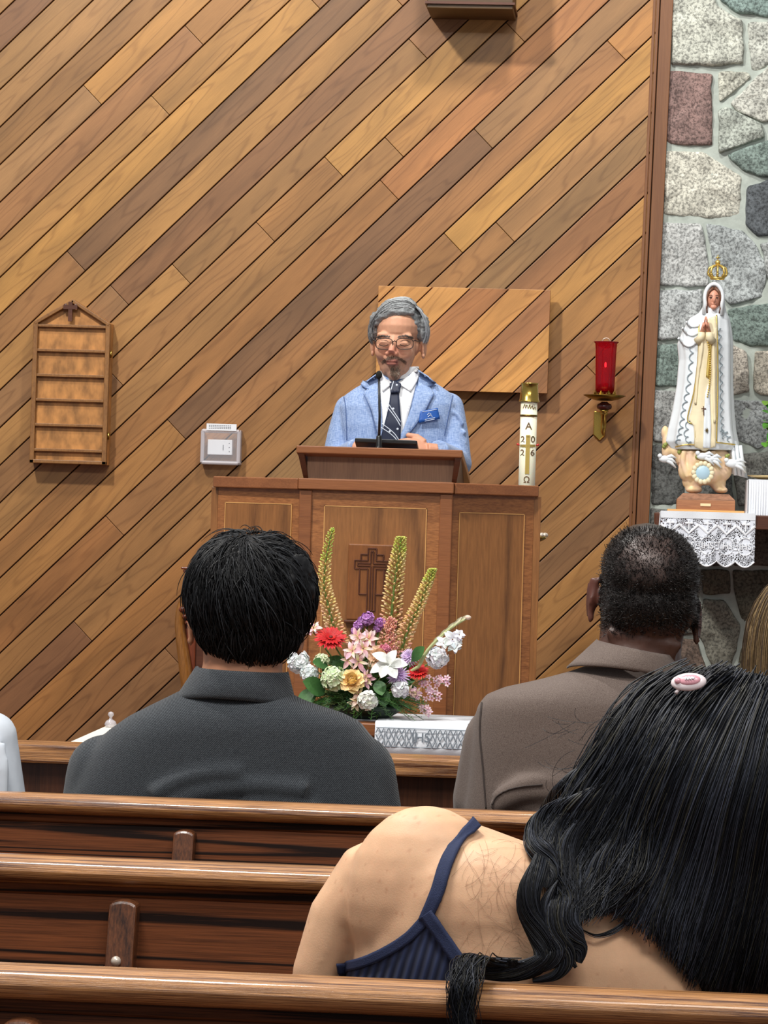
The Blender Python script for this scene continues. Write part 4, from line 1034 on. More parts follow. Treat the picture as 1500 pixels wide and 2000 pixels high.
for (x, y, s) in ((1372, 893, 1), (1388, 897, .9), (1300, 893, 1), (1430, 905, 1.2)):
    m = MB(); q = cast(cb_bv, x, y, .01, QY-.06); q.y = min(q.y, QY-.05)
    m.ell(q, (.02*s, .012, .012*s), 12, 8); m.ell(q+Vector((-.016*s, -.004, .010)), (.008, .008, .008), 10, 8)
    for t in (-1, 0, 1): m.tube([q, q+Vector((.022*s, -.006, .012*t)), q+Vector((.038*s, -.002, -.012+.016*t))], [.008, .006, .002], 8)
    m.build('dove', M['porcelain'], cb, smooth=True)
m = MB(); q = cast(cb_bv, 1373, 923, .004, QY-.07); m.ell(q, (.026, .012, .026), 20, 12); m.build('blue_globe', M['blue_pearl'], cb, smooth=True)
m = MB()
for i in range(14):
    a = 2*PI*i/14; m.ell(q+Vector((.03*math.cos(a), -.002, .03*math.sin(a))), (.009, .008, .009), 8, 6)
m.build('cloud_curls', M['cream'], cb, smooth=True)
m = MB()
for x, y in ((1328,884),(1298,872),(1362,893),(1396,895),(1418,892),(1300,868),(1330,880)):
    q = cast(cb_bv, x, y, .004, QY-.06); m.ell(q, .007, 8, 6); m.ell(q+Vector((.006, 0, .004)), .005, 8, 6)
m.build('olive_leaves', plain('olive_paint', (150, 160, 84), .5), cb, smooth=True)
m = MB(); a0, a1 = P(1322, 978, QY-.1), P(1436, 980, QY-.1); zb9 = zsh+.008; zt9 = P(1378, 976, QY-.1).z
m.box((a0.x, QY-.1, zb9), (a1.x, QY+.1, zt9)); pb_ = m.build('plinth', M['plinthwood'] if 'plinthwood' in M else wood('plinth_wood', (176, 122, 84), (130, 84, 58), rough=.45, stretch=(3, 40, 40), wavew=.2, fine=.5), stt, bevel=.002)
m = MB(); m.box((a0.x-.03, QY-.13, zsh+.0015), (a1.x+.03, QY+.13, zsh+.009)); m.build('base_board', M['inlay'], stt, bevel=.001)
m = MB(); m.hexa([Vector((a0.x, QY-.1, zt9)), Vector((a1.x, QY-.1, zt9)), Vector((a1.x-.02, QY-.07, zt9+.02)), Vector((a0.x+.02, QY-.07, zt9+.02)), Vector((a0.x, QY+.1, zt9)), Vector((a1.x, QY+.1, zt9)), Vector((a1.x-.02, QY+.07, zt9+.02)), Vector((a0.x+.02, QY+.07, zt9+.02))])
m.build('rock_top', plain('brown_rock', (150, 108, 84), .7, var=.3, vs=60, bump=.8, bs=60), stt, fixn=True)
m = MB(); q = P(1378, 986, QY-.1); m.box((q.x-.017, QY-.103, q.z-.0045), (q.x+.017, QY-.1, q.z+.0045)); m.build('name_plate', plain('pale_plate', (236, 214, 170), .5), pb_)

# ================================================================ carved chair behind the pulpit
HY = 10.36
ch = thing('carved_chair', 'carved wooden armchair left of the pulpit, mostly behind the charcoal coat man', 'chair', (P(500, 1100, HY).x, HY, PLAT))
M['chairwood'] = wood('golden_carved_wood', (156, 104, 48), (84, 48, 22), rough=.3, stretch=(40, 40, 4), wavew=.3, fine=.6, coat=.3)
M['chairred'] = wood('reddish_carved_wood', (128, 66, 42), (76, 36, 24), rough=.3, stretch=(40, 40, 4), wavew=.3, fine=.6, coat=.3)
x0c = P(371, 1200, HY).x; x1c = x0c+.46
for sx, fl_ in ((x0c, 1), (x1c, -1)):
    m = MB(); zc = P(371, 1160, HY).z; zt3 = P(371, 1112, HY).z
    m.box((sx-.017, HY-.02, PLAT+.4), (sx+.024, HY+.02, zt3)); s1 = m.build('back_post', M['chairred'], ch, bevel=.004)
    m = MB(); m.box((sx-.030, HY-.03, zt3), (sx+.034, HY+.03, zt3+.008)); m.box((sx-.024, HY-.025, zt3-.010), (sx+.028, HY+.025, zt3-.001)); m.build('post_cap', M['chairred'], s1, bevel=.003)
    m = MB(); pp = [(371, 1165), (360, 1180), (352, 1210), (353, 1240), (360, 1290), (366, 1340), (372, 1400)]
    pts = [P(a, b, HY-.03) for a, b in cr(pp, 18)]
    if fl_ < 0: pts = [Vector((x0c+x1c-p.x, p.y, p.z)) for p in pts]
    m.tube(pts, [.012, .017, .02, .021, .02, .018, .017, .017, .017, .018, .019, .02, .021, .021, .021, .021, .021, .02], 12); m.build('carved_bracket', M['chairwood'], ch, smooth=True)
    m = MB()
    for a, b, r in ((364,1176,.016),(357,1190,.014),(368,1188,.012),(362,1204,.011),(372,1170,.012),(366,1216,.009)):
        q = P(a, b, HY-.045); 
        if fl_ < 0: q.x = x0c+x1c-q.x
        m.ell(q, (r, .012, r*.8), 10, 8)
    m.build('acanthus_carving', M['chairred'], ch, smooth=True)
m = MB(); m.box((x0c, HY-.01, PLAT+.5), (x1c, HY+.015, P(371, 1120, HY).z)); m.build('back_panel', M['walnut_dark'], ch)
m = MB(); m.box((x0c-.03, HY-.5, PLAT+.38), (x1c+.03, HY+.02, PLAT+.46)); m.build('seat', plain('dark_red_velvet', (96, 28, 30), .8), ch, bevel=.02)
for a in (x0c, x1c):
    for b in (HY-.46, HY): 
        m = MB(); m.tube([(a, b, PLAT), (a, b, PLAT+.4)], .022, 10); m.build('leg', M['chairred'], ch, smooth=True)

# ================================================================ tables
TZ = .76; TYf = 8.36
t = thing('flower_table', 'wooden table with a white cloth carrying the flower arrangement', 'table', (P(735, 1400, 8.5).x, 8.6, 0))
tl, tr = P(560, 1400, TYf).x, P(1010, 1400, TYf).x
m = MB(); m.box((tl, TYf, TZ-.035), (tr, TYf+.42, TZ)); m.build('tabletop', M['walnut_rail'], t, bevel=.004)
m = MB(); m.box((tl+.03, TYf+.03, TZ-.13), (tr-.03, TYf+.39, TZ-.035)); m.build('apron', M['walnut_rail'], t)
for a in (tl+.03, tr-.07):
    for b in (TYf+.03, TYf+.35): m = MB(); m.box((a, b, PLAT), (a+.04, b+.04, TZ-.035)); m.build('leg', M['walnut_rail'], t, bevel=.003)
m = MB(); m.box((tl+.015, TYf+.09, TZ), (tr-.015, TYf+.40, TZ+.003)); cl2 = m.build('table_cloth', M['white_cloth'], bevel=.001); tag(cl2, 'plain white cloth lying flat on the table under the flowers', 'cloth')
# runner hanging over the front edge
ra, rb_ = P(733, 1410, TYf).x, P(914, 1410, TYf).x; rz = P(820, 1478, TYf).z
n = 40; m = MB(); vs = []
prof = [(TYf+.36, TZ+.005), (TYf+.1, TZ+.005), (TYf+.012, TZ+.005), (TYf-.001, TZ+.003), (TYf-.004, TZ-.01), (TYf-.006, TZ-.04), (TYf-.008, rz+.03), (TYf-.009, rz)]
for i in range(n+1):
    x = ra+(rb_-ra)*i/n
    for j, (y, z) in enumerate(prof): vs.append(Vector((x, y-.002*math.sin(i*.7)*(j > 4), z)))
K = len(prof); m.add(vs, [(i*K+j, (i+1)*K+j, (i+1)*K+j+1, i*K+j+1) for i in range(n) for j in range(K-1)])
run = m.build('lace_runner', M['white_cloth'], smooth=True, solid=.0012); tag(run, 'white lace runner with lettering hanging over the front of the flower table', 'table runner')
m = MB()
M['cutwork'] = plain('cutwork_grey', (132, 142, 152), .9)
rl = random.Random(8)
z_hi, z_lo = TZ-.012, rz+.028
for s_i in range(9):
    cx_ = ra+(rb_-ra)*(s_i+.5)/9
    if s_i == 4: continue
    for a in range(3):
        for b in range(3):
            x = cx_+(a-1)*.0075; z = (z_hi+z_lo)/2+(b-1)*.016
            if (a+b) % 2 == 0: m.tube([Vector((x-.003, TYf-.011, z-.006)), Vector((x+.003, TYf-.011, z+.006))], .0014, 5)
            else: m.tube([Vector((x+.003, TYf-.011, z-.006)), Vector((x-.003, TYf-.011, z+.006))], .0014, 5)
    m.tube([Vector((cx_+.013, TYf-.011, z_lo)), Vector((cx_+.013, TYf-.011, z_hi))], .001, 5)
for zz_ in (z_hi+.002, z_lo-.004): m.tube([Vector((ra+.004, TYf-.010, zz_)), Vector((rb_-.004, TYf-.010, zz_))], .0011, 5)
m.build('cutwork', M['cutwork'], run)
text_obj('monogram', 'IHS', .034, (ra+(rb_-ra)*.5, TYf-.0115, (z_hi+z_lo)/2), M['cutwork'], run, bold=.0003)
# credence table with a cloth and a small glass cruet
z_c = .745
pts = [G(30, 1490, z_c), G(137, 1449, z_c), G(214, 1415, z_c), G(430, 1423, z_c), G(330, 1500, z_c)]
ct = thing('side_table', 'low side table under a plain cream-white cloth left of the charcoal coat', 'table', ((pts[0]+pts[3])/2).to_tuple()[:2]+(0,))
m = MB(); n = 5; vs = [p for p in pts]+[p-Vector((0, 0, .02)) for p in pts]; m.add(vs, [tuple(range(5)), (9,8,7,6,5)]+[(i, i+5, (i+1) % 5+5, (i+1) % 5) for i in range(5)])
m.build('cloth', plain('cream_cloth', (228, 224, 212), .85), ct, fixn=True)
cen = sum(pts, Vector())/5
for p in (pts[0], pts[2], pts[3], pts[4]):
    q = p.lerp(cen, .15); m = MB(); m.box((q.x-.015, q.y-.015, PLAT), (q.x+.015, q.y+.015, z_c-.02)); m.build('leg', M['walnut_dark'], ct)
q = G(212, 1419, z_c); m = MB()
m.lathe([(.001, 0), (.012, .0), (.016, .008), (.012, .016), (.004, .021), (.0035, .026), (.008, .032), (.006, .038), (.001, .040)], (q.x+.01, q.y-.03, z_c), 16)
cu = m.build('glass_cruet', M['clear_edge'], smooth=True); tag(cu, 'tiny clear glass cruet at the corner of the cream-white side table', 'cruet')
# ================================================================ flower arrangement
FY = 8.52; kf = Mpx(FY)
def FP(x, y, d=0): return P(x, y, FY+d)
rf = random.Random(21)
GRP = 'flowers in the arrangement before the pulpit'
M['stemgreen'] = plain('flower_stem', (104, 132, 62), .6, var=.15, vs=60)
base = FP(712, 1398); base.z = TZ+.003
bowl = thing('flower_bowl', 'low dark green bowl on the white table cloth holding the flowers', 'bowl', base)
m = MB(); m.lathe([(.001, 0), (.06, 0), (.095, .02), (.10, .036), (.094, .036), (.085, .02), (.001, .01)], base, 28); m.build('bowl', plain('dark_green_bowl', (30, 48, 34), .4), bowl, smooth=True)
m = MB(); m.ell(base+Vector((0, 0, .034)), (.085, .085, .035), 20, 10); m.build('floral_foam', plain('foam', (44, 70, 38), .9), bowl, smooth=True)
core = base+Vector((0, 0, .05))
def jit(a): return rf.uniform(-a, a)
def colj(c, a=12): return lin(tuple(max(0, min(255, v+jit(a))) for v in c))
def stem_to(par, p, q=None, r=.0022):
    m = MB(); a = core+Vector((jit(.02), jit(.02), -.02)); mid = a.lerp(p, .5)+Vector((0, .01, .01))
    m.tube([a, mid, p] if q is None else [a]+q, r, 6); return m.build('stem', M['stemgreen'], par, smooth=True)
def flower(name, label, cat, p, build, mat='petal', parts=None):
    t = thing(name, label, cat, p, GRP); m = MB(); build(m, p); m.build('blossom', M[mat], t, smooth=True); stem_to(t, p+Vector((0, .008, -.004))); return t
UPC = Vector((0, -.9, .42))     # facing the nave and a little upward
def frame(d):
    d = Vector(d).normalized(); a = Vector((1, 0, 0)); a = (a-d*a.dot(d)).normalized(); return d, a, d.cross(a)
def radial(m, p, d, n, L, W, tilt, c1, c2, droop=.2, cup=.15, ph=0, jl=.1, seg=5):
    d, a, b = frame(d)
    for i in range(n):
        an = 2*PI*i/n+ph+jit(.08); rdir = a*math.cos(an)+b*math.sin(an)
        leaf(m, p+rdir*.002, rdir*math.cos(tilt)+d*math.sin(tilt), d, L*(1+jit(jl)), W, colj(c1), colj(c2), droop, cup, seg)
def gerbera(R, d):
    def f(m, p):
        radial(m, p, d, 26, R, R*.26, .15, (176,16,24), (206,26,32), .12); radial(m, p+Vector(d)*.002, d, 22, R*.8, R*.24, .35, (170,14,22), (200,24,30), .1, ph=.1)
        radial(m, p+Vector(d)*.003, d, 18, R*.36, R*.12, .6, (214,40,30), (190,20,24), .1); m.ell(p+Vector(d)*.004, R*.14, 10, 6, col=lin((120, 30, 26)))
    return f
def rose(R, c1, c2):
    def f(m, p):
        d, a, b = frame(UPC)
        for layer, (n, rr, tl, sz) in enumerate(((3, .12, 1.35, .9), (4, .3, 1.15, 1.0), (5, .52, .9, 1.05), (6, .75, .55, 1.0), (6, .85, .2, .95))):
            for i in range(n):
                an = 2*PI*i/n+layer*.7; rd = a*math.cos(an)+b*math.sin(an)
                leaf(m, p-d*R*.3+rd*R*rr*.5, rd*math.cos(tl)+d*math.sin(tl), -rd*math.sin(tl)+d*math.cos(tl), R*sz, R*1.25, colj(c1, 6), colj(c2, 6), .25 if layer > 2 else -.25, .5, 6)
        m.ell(p, (R*.45, R*.45, R*.45), 12, 8, col=lin(c1))
    return f
def puff(R, c1, c2, n=70, s=.3, flat=1.0):
    def f(m, p):
        m.ell(p, (R*.55, R*.55*flat, R*.52), 12, 8, col=lin(c2))
        for i in range(n):
            v = Vector((rf.gauss(0, 1), rf.gauss(0, 1)-.6, rf.gauss(0, 1)+.2)).normalized()
            q = p+Vector((v.x, v.y*flat, v.z))*R*rf.uniform(.5, .8); side = v.orthogonal().normalized(); side = Matrix.Rotation(jit(PI), 3, v) @ side
            for k in range(3):
                sd = Matrix.Rotation(k*2.1, 3, v) @ side
                leaf(m, q, sd+v*.7, v, R*s*1.35, R*s*1.3, colj(c2, 8), colj(c1, 6), .25, .25, 4)
    return f
def spider(R, c1, c2, n=70):
    def f(m, p):
        d, a, b = frame(UPC)
        for i in range(n):
            t = (i/n)**.6; an = i*2.399; tl = PI/2*(1-t)*1.0-.05; rd = a*math.cos(an)+b*math.sin(an)
            leaf(m, p+d*R*.25*(1-t), rd*math.cos(tl)+d*math.sin(tl), d, R*(.55+.5*t), R*.16, colj(c2, 8), colj(c1, 8), .3, .35, 4)
        m.ell(p, R*.3, 8, 6, col=lin(c2))
    return f
def alstro(R, c1, c2, n=3):
    def f(m, p):
        for k in range(n):
            q = p+Vector((jit(R*.7), jit(.01), jit(R*.7))) if n > 1 else p; d = (UPC+Vector((jit(.6), 0, jit(.4)))).normalized()
            radial(m, q, d, 3, R*.8, R*.46, .55, c2, c1, .5, .2, ph=k); radial(m, q, d, 3, R*.75, R*.3, .75, (238,222,150), c1, .45, .2, ph=k+PI/3)
            dd, a, b = frame(d)
            for s in range(4): m.tube([q, q+d*R*.5+a*jit(R*.25)+b*jit(R*.25)], .0006, 4, col=lin((226, 200, 150)))
    return f
def foxtail(name, label, path, wb, wt, n=260):
    pts = [FP(x, y, .03) for x, y in cr(path, 24)]; t = thing(name, label, 'flower', pts[0], GRP)
    m = MB(); m.tube(pts, [.0042-.0028*i/23 for i in range(24)], 6); m.build('stem', M['stemgreen'], t, smooth=True)
    m = MB()
    for i in range(n):
        u = i/n; j = u*22.99; k = int(j); q = pts[k].lerp(pts[min(k+1, 23)], j-k); w = (wb+(wt-wb)*u**1.3)*kf*.5*(1 if u < .93 else (1-u)/.07*.8+.2)
        an = i*2.399; d = Vector((math.cos(an), math.sin(an), .25+.5*u)).normalized()
        tip = q+d*w; cc = [a*(1-u)+b*u for a, b in zip((250, 196, 160), (226, 218, 120))] if u < .75 else (200, 206, 100)
        m.tube([q, q.lerp(tip, .75)], .0006, 4, col=colj((168, 168, 80), 8))
        zax = d; Mx = d.to_track_quat('Z', 'Y').to_matrix(); s = (.0052 if u < .8 else .0040)*(1-.25*u)
        m.ell(q+d*w*.85, (s*.62, s*.62, s*1.25), 6, 5, M=Mx, col=colj(cc, 14))
    m.build('florets', M['petal'], t, smooth=True); return t
foxtail('foxtail_lily', 'leftmost tall yellow-green foxtail lily spike beside the coat man\'s head', [(663,1262),(652,1225),(640,1180),(633,1140),(638,1085),(650,1032)], 44, 17)
foxtail('foxtail_lily', 'middle foxtail lily spike, in front of the carved cross plaque', [(760,1290),(765,1200),(772,1130),(779,1085),(784,1050)], 52, 26)
foxtail('foxtail_lily', 'right-hand foxtail lily spike leaning towards the candle side', [(778,1290),(797,1230),(818,1185),(836,1140),(847,1112)], 38, 20)
g1 = Vector((.1, -.62, .75)).normalized(); g2 = Vector((-.05, -.6, .8)).normalized()
flower('gerbera', 'large red gerbera on the left of the bouquet', 'flower', FP(646, 1247, -.04), gerbera(32*kf, g1))
flower('gerbera', 'smaller red gerbera on the right of the bouquet', 'flower', FP(816, 1313, -.06), gerbera(22*kf, g2))
flower('rose', 'pale yellow rose low in the middle of the bouquet', 'flower', FP(687, 1329, -.11), rose(19*kf, (255, 214, 140), (255, 228, 170)))
flower('rose', 'peach rose behind the wide white petals', 'flower', FP(741, 1283, -.06), rose(20*kf, (255, 214, 176), (255, 230, 200)))
flower('hydrangea', 'pale green-white hydrangea head left of the yellow rose', 'flower', FP(652, 1326, -.09), puff(28*kf, (226, 236, 206), (200, 222, 160), 90, .26))
flower('carnation', 'white carnation at the bottom centre of the bouquet', 'flower', FP(718, 1368, -.12), puff(21*kf, (246, 246, 240), (228, 232, 214), 80, .32))
flower('alstroemeria', 'cream-pink alstroemeria left of the bottom white carnation', 'flower', FP(688, 1366, -.11), alstro(17*kf, (244, 224, 200), (226, 176, 160), 3))
flower('alstroemeria', 'pink and cream alstroemeria cluster between the red gerbera and the peach rose', 'flower', FP(694, 1278, -.08), alstro(22*kf, (246, 216, 220), (232, 160, 172), 4))
flower('alstroemeria', 'upper pink alstroemeria under the purple button flowers', 'flower', FP(708, 1252, -.05), alstro(22*kf, (246, 214, 218), (230, 150, 166), 5))
flower('alstroemeria', 'pink alstroemeria at the upper left above the red gerbera', 'flower', FP(612, 1232, -.02), alstro(18*kf, (246, 214, 218), (226, 150, 166), 4))
flower('alstroemeria', 'dusty pink alstroemeria right of the yellow rose', 'flower', FP(716, 1324, -.09), alstro(17*kf, (228, 190, 206), (204, 140, 170), 4))
flower('alstroemeria', 'small pale pink blooms at the lower right of the bouquet', 'flower', FP(806, 1350, -.06), alstro(14*kf, (240, 210, 220), (214, 160, 184), 5))
flower('lily', 'wide white lily petals across the centre of the bouquet', 'flower', FP(755, 1300, -.11), lambda m, p: [leaf(m, p+Vector((dx*kf, -.004*i, dz*kf)), d, (0, -.75, .6), L*kf, W*kf, lin((226, 230, 222)), lin((252, 252, 252)), .35, .28, 8) for i, (dx, dz, d, L, W) in enumerate(((8,4,(-1,-.3,-.25),42,24), (4,8,(-.7,-.3,.5),34,22), (6,2,(1,-.3,.25),34,24), (2,0,(-.5,-.7,-.8),26,22), (6,-2,(.6,-.6,-.6),26,22), (4,6,(.4,-.2,.9),28,20)))])
flower('stock', 'white stock blossoms at the far left edge of the bouquet', 'flower', FP(583, 1292, -.04), puff(24*kf, (250, 252, 255), (232, 240, 240), 80, .34))
flower('stock', 'white stock blossoms beside the green leaf on the left', 'flower', FP(604, 1316, -.06), puff(19*kf, (248, 252, 252), (226, 236, 232), 60, .34))
flower('stock', 'pale green-white stock above the broad left leaf', 'flower', FP(628, 1292, -.06), puff(16*kf, (232, 238, 206), (206, 220, 170), 50, .34))
flower('stock', 'white stock blossoms right of the lilac flower, under the gladiolus stem', 'flower', FP(855, 1285, -.02), puff(23*kf, (250, 250, 255), (228, 232, 240), 80, .34))
flower('chrysanthemum', 'lilac spider chrysanthemum at the lower right centre', 'flower', FP(778, 1320, -.10), spider(24*kf, (228, 204, 240), (204, 168, 220)))
flower('chrysanthemum', 'lilac chrysanthemum behind the gladiolus stem', 'flower', FP(800, 1284, -.05), spider(20*kf, (230, 208, 240), (206, 172, 222)))
for i, (x, y, r, l) in enumerate(((718,1209,14,'topmost'), (700,1222,10,'left of the topmost'), (742,1217,11,'right of the topmost'), (738,1227,9,'lowest right'), (694,1233,9,'lowest left'), (708,1212,10,'upper left'))):
    flower('button_mum', 'purple button chrysanthemum, %s of the small purple cluster' % l, 'flower', FP(x, y, -.02+.004*i), puff(r*kf, (206, 150, 214), (168, 104, 180), 40, .4))
flower('snapdragon', 'white ruffled bloom under the lilac chrysanthemum', 'flower', FP(782, 1346, -.11), puff(17*kf, (248, 248, 250), (226, 226, 230), 45, .45))
# astilbe plume
def plume(m, p):
    for i in range(420):
        t = rf.random(); q = p+Vector((rf.gauss(0, .014)*(1-t*.5), jit(.012), -.045+.10*t)); m.ell(q, rf.uniform(.0014, .003), 5, 4, col=colj((240, 172, 152), 16))
flower('astilbe', 'fluffy salmon-pink plume at the foot of the middle foxtail lily', 'flower', FP(762, 1245, -.03), plume)
flower('heather', 'deeper pink sprig between the astilbe and the peach rose', 'flower', FP(752, 1268, -.05), puff(12*kf, (226, 140, 160), (196, 100, 130), 40, .35))
# gladiolus
gl = thing('gladiolus', 'gladiolus stem with white blooms reaching out to the right', 'flower', FP(820, 1300), GRP)
gp = [FP(x, y, -.07) for x, y in cr([(818,1302),(834,1272),(858,1246),(884,1224),(914,1206)], 16)]
m = MB(); m.tube([core]+gp, [.003]+[.0052-.002*i/15 for i in range(16)], 8); m.build('stem', plain('pale_green_stem', (188, 196, 140), .6), gl, smooth=True)
m = MB()
for i in range(9):
    q = gp[5+i]; leaf(m, q+Vector((-.004, 0, -.002)), (gp[-1]-gp[0]).normalized()+Vector((0, -.15, .12 if i % 2 else -.06)), (0, -1, .2), .030, .009, lin((206, 208, 158)), lin((226, 216, 190)), .1, .4)
m.ell(gp[-1], (.009, .006, .006), 10, 6, col=lin((236, 210, 190))); m.build('buds', M['petal'], gl, smooth=True)
m = MB()
for (x, y, r) in ((884, 1249, 17), (897, 1240, 10), (866, 1256, 13), (888, 1262, 13)):
    for k in range(2): radial(m, FP(x, y, -.08), UPC+Vector((jit(.5), 0, jit(.4))), 5, r*kf, r*.8*kf, .5, (250, 250, 250), (240, 240, 244), .5, .3, ph=k)
m.build('blossom', M['petal'], gl, smooth=True)
# sprigs of tiny pink flowers trailing on the right, fern and broad leaves
def sprig(label, path, c):
    pts = [FP(x, y, -.05) for x, y in cr(path, 10)]; t = thing('wax_flower_sprig', label, 'flower', pts[0], GRP)
    m = MB(); m.tube([core]+pts, .0011, 5); m.build('stem', M['stemgreen'], t)
    m = MB()
    for p in pts[3:]:
        for _ in range(2): q = p+Vector((jit(.014), jit(.01), jit(.014))); radial(m, q, UPC+Vector((jit(.6), 0, jit(.6))), 5, .008, .006, .4, c, (236, 214, 220), .2, .3, seg=3)
    m.build('blossom', M['petal'], t, smooth=True)
sprig('tiny pink flowers on the thin twig trailing furthest right', [(800,1340),(835,1325),(860,1335),(874,1332)], (232, 176, 192))
sprig('tiny pink flowers on the twig drooping low on the right', [(800,1350),(822,1360),(828,1380),(830,1392)], (236, 190, 200))
sprig('tiny pink flowers on the twig under the small red gerbera', [(790,1340),(818,1340),(845,1352),(850,1362)], (228, 176, 196))
leaves = (((634,1352),(612,1338),.075,.055,'broad dark green leaf under the white stock on the left'), ((640,1300),(618,1292),.05,.034,'mid green leaf between the white stocks'), ((615,1345),(590,1372),.07,.045,'low dark green leaf at the lower left'),
 ((640,1365),(622,1385),.06,.04,'dark leaf at the table edge on the left'), ((805,1290),(826,1262),.055,.035,'green leaf behind the small red gerbera'), ((745,1345),(752,1385),.05,.04,'dusty green leaf right of the bottom carnation'), ((738,1330),(744,1350),.05,.035,'dark leaf under the white lily'))
for (a, b, L, W, lab) in leaves:
    t = thing('leaf', lab, 'leaf', FP(*a), 'leaves in the arrangement'); m = MB(); p = FP(*a, -.07); q = FP(*b, -.1)
    leaf(m, p, q-p, (0, -.8, .5), L, W, lin((46, 84, 44)), lin((70, 116, 56)), .15, .12, 8); m.build('leaf_blade', M['petal'], t, smooth=True); stem_to(t, p, r=.0015)
m = MB()
for i in range(230):
    a = rf.uniform(-PI*.98, -.02) if i % 3 else rf.uniform(0, 2*PI)
    if i % 3: d = Vector((math.cos(a)*1.0, -.35+jit(.3), math.sin(a)*.18+.02)).normalized(); L = rf.uniform(.07, .155)
    else: d = Vector((math.cos(a), -.3, abs(math.sin(a))*.8)).normalized(); L = rf.uniform(.06, .13)
    p0 = core+Vector((jit(.05), jit(.04)-.02, jit(.01))); p1 = p0+d*L; p1.z = max(p1.z, TZ+.008); c = colj((62, 96, 44), 14)
    m.tube([p0, p0.lerp(p1, .5)+Vector((0, 0, .01)), p1], .0007, 4, col=c)
    for k in range(12):
        u = .3+.7*k/12; q = p0.lerp(p1, u)+Vector((0, 0, .01*(1-abs(2*u-1)))); 
        for s in (-1, 1): e = q+Vector((jit(.006)+s*.010*(1-u*.5), jit(.008)-.003, .006+jit(.006))); e.z = max(e.z, TZ+.006); m.tube([q, e], .0005, 3, col=c, cap=False)
fo = m.build('fern_foliage', M['petal']); tag(fo, 'feathery dark green fern sprays around the foot of the flowers', 'foliage', kind='stuff')
m = MB()
for i in range(60):
    a = rf.uniform(0, 2*PI); r = rf.uniform(.02, .11); p0 = core+Vector((r*math.cos(a), r*.5*math.sin(a)+.0, rf.uniform(.0, .13)*(1-r*3)))
    leaf(m, p0, (math.cos(a), -.5, .5+jit(.4)), (0, -1, .5), rf.uniform(.03, .05), .024, colj((44, 78, 38), 10), colj((66, 108, 50), 10), .2, .15, 5)
fo = m.build('filler_leaves', M['petal'], smooth=True); tag(fo, 'dark green filler leaves packed between the blossoms', 'foliage', kind='stuff')
# ================================================================ people: helpers
def strands(name, guides, n, r, mat, parent, spread=.004, cols=((18, 18, 20),), wave=0, freq=3, nseg=14, clump=0, seed=1, taper=.35, sides=3, ext=None):
    """tubes interpolated across an ordered row of guide polylines (world points)"""
    R = random.Random(seed); G_ = [[Vector(p) for p in g] for g in guides]
    L = min(len(g) for g in G_); GI = [[Vector(q) for q in cr([tuple(p) for p in g], nseg)] for g in G_]
    m = MB(); K = len(GI)
    for i in range(n):
        u = R.random()*(K-1); a = min(int(u), K-2); f = u-a
        ofs = Vector((R.gauss(0, spread), R.gauss(0, spread*.7), R.gauss(0, spread))); t0 = R.uniform(0, .12); t1 = 1-R.random()**2*.35
        ph = R.uniform(0, 2*PI); pts = []; cph = (int(u*clump) if clump else 0)*1.7
        for j in range(nseg):
            t = t0+(t1-t0)*j/(nseg-1); s = t*(nseg-1); b = min(int(s), nseg-2); g = s-b
            p = GI[a][b].lerp(GI[a][b+1], g).lerp(GI[a+1][b].lerp(GI[a+1][b+1], g), f)
            w = wave*math.sin(freq*t*2*PI+cph+ph*.15)*t
            sp = (.35+.65*t) if not clump else (1-.4*t)
            pts.append(p+ofs*sp+Vector((w, -abs(w)*.3, 0)))
        rr = [r*(1-(1-taper)*(j/(nseg-1))) for j in range(nseg)]
        m.tube(pts, rr, sides, col=lin(R.choice(cols)), cap=False)
    return m.build(name, mat, parent, smooth=True)
def dome_strands(name, C, R3, crown, n, length, r, mat, parent, cols, seed=2, lift=.004, swirl=.5, cover=None, jitter=.004, gather=.0, curlin=.2):
    """short hair: roots spread over an ellipsoid C,R3; every strand flows away from the crown point and hugs the skull"""
    R = random.Random(seed); m = MB(); C = Vector(C); cd = Vector(crown).normalized()
    for i in range(n):
        v = Vector((R.gauss(0, 1), R.gauss(0, 1), R.gauss(0, 1))).normalized()
        if cover and not cover(v): continue
        L = length*(R.uniform(.7, 1.15)); k = 8; pts = []; d = v.copy(); sw = swirl+R.gauss(0, .35)
        lf = lift*R.uniform(.4, 1.5); jt = Vector((R.gauss(0, jitter), R.gauss(0, jitter), R.gauss(0, jitter)))
        for j in range(k):
            t = j/(k-1); e = Vector((d.x*R3[0], d.y*R3[1], d.z*R3[2]))
            pts.append(C+e*(1+lf/R3[0]*(math.sin(t*PI*.8)+.2))+jt*t)
            fl = d-cd; fl = fl-d*fl.dot(d)
            if fl.length < 1e-3: fl = d.orthogonal()
            fl.normalize(); sd = d.cross(fl); g = Vector((0, 0, -1)); g = g-d*g.dot(d)
            step = (fl*(1-.4*t)+sd*sw*(1-t)+g*.5*t); step.normalize(); d = (d+step*(L/(k-1))/R3[1]).normalized()
        m.tube(pts, [r, r, r, r*.95, r*.9, r*.8, r*.6, r*.3], 3, col=lin(R.choice(cols)), cap=False)
    return m.build(name, mat, parent, smooth=True)
def hairmat(name, rough=.5, spec=.28):
    return vertmat(name, rough=rough, spec=spec, var=.25, vs=200)
M['hair'] = hairmat('dark_hair'); M['hairgrey'] = hairmat('grey_hair', .5, .4)
M['skin'] = vertmat('skin', rough=.5, spec=.35, var=.05, vs=60, bump=.08, bs=600, sss=.12)
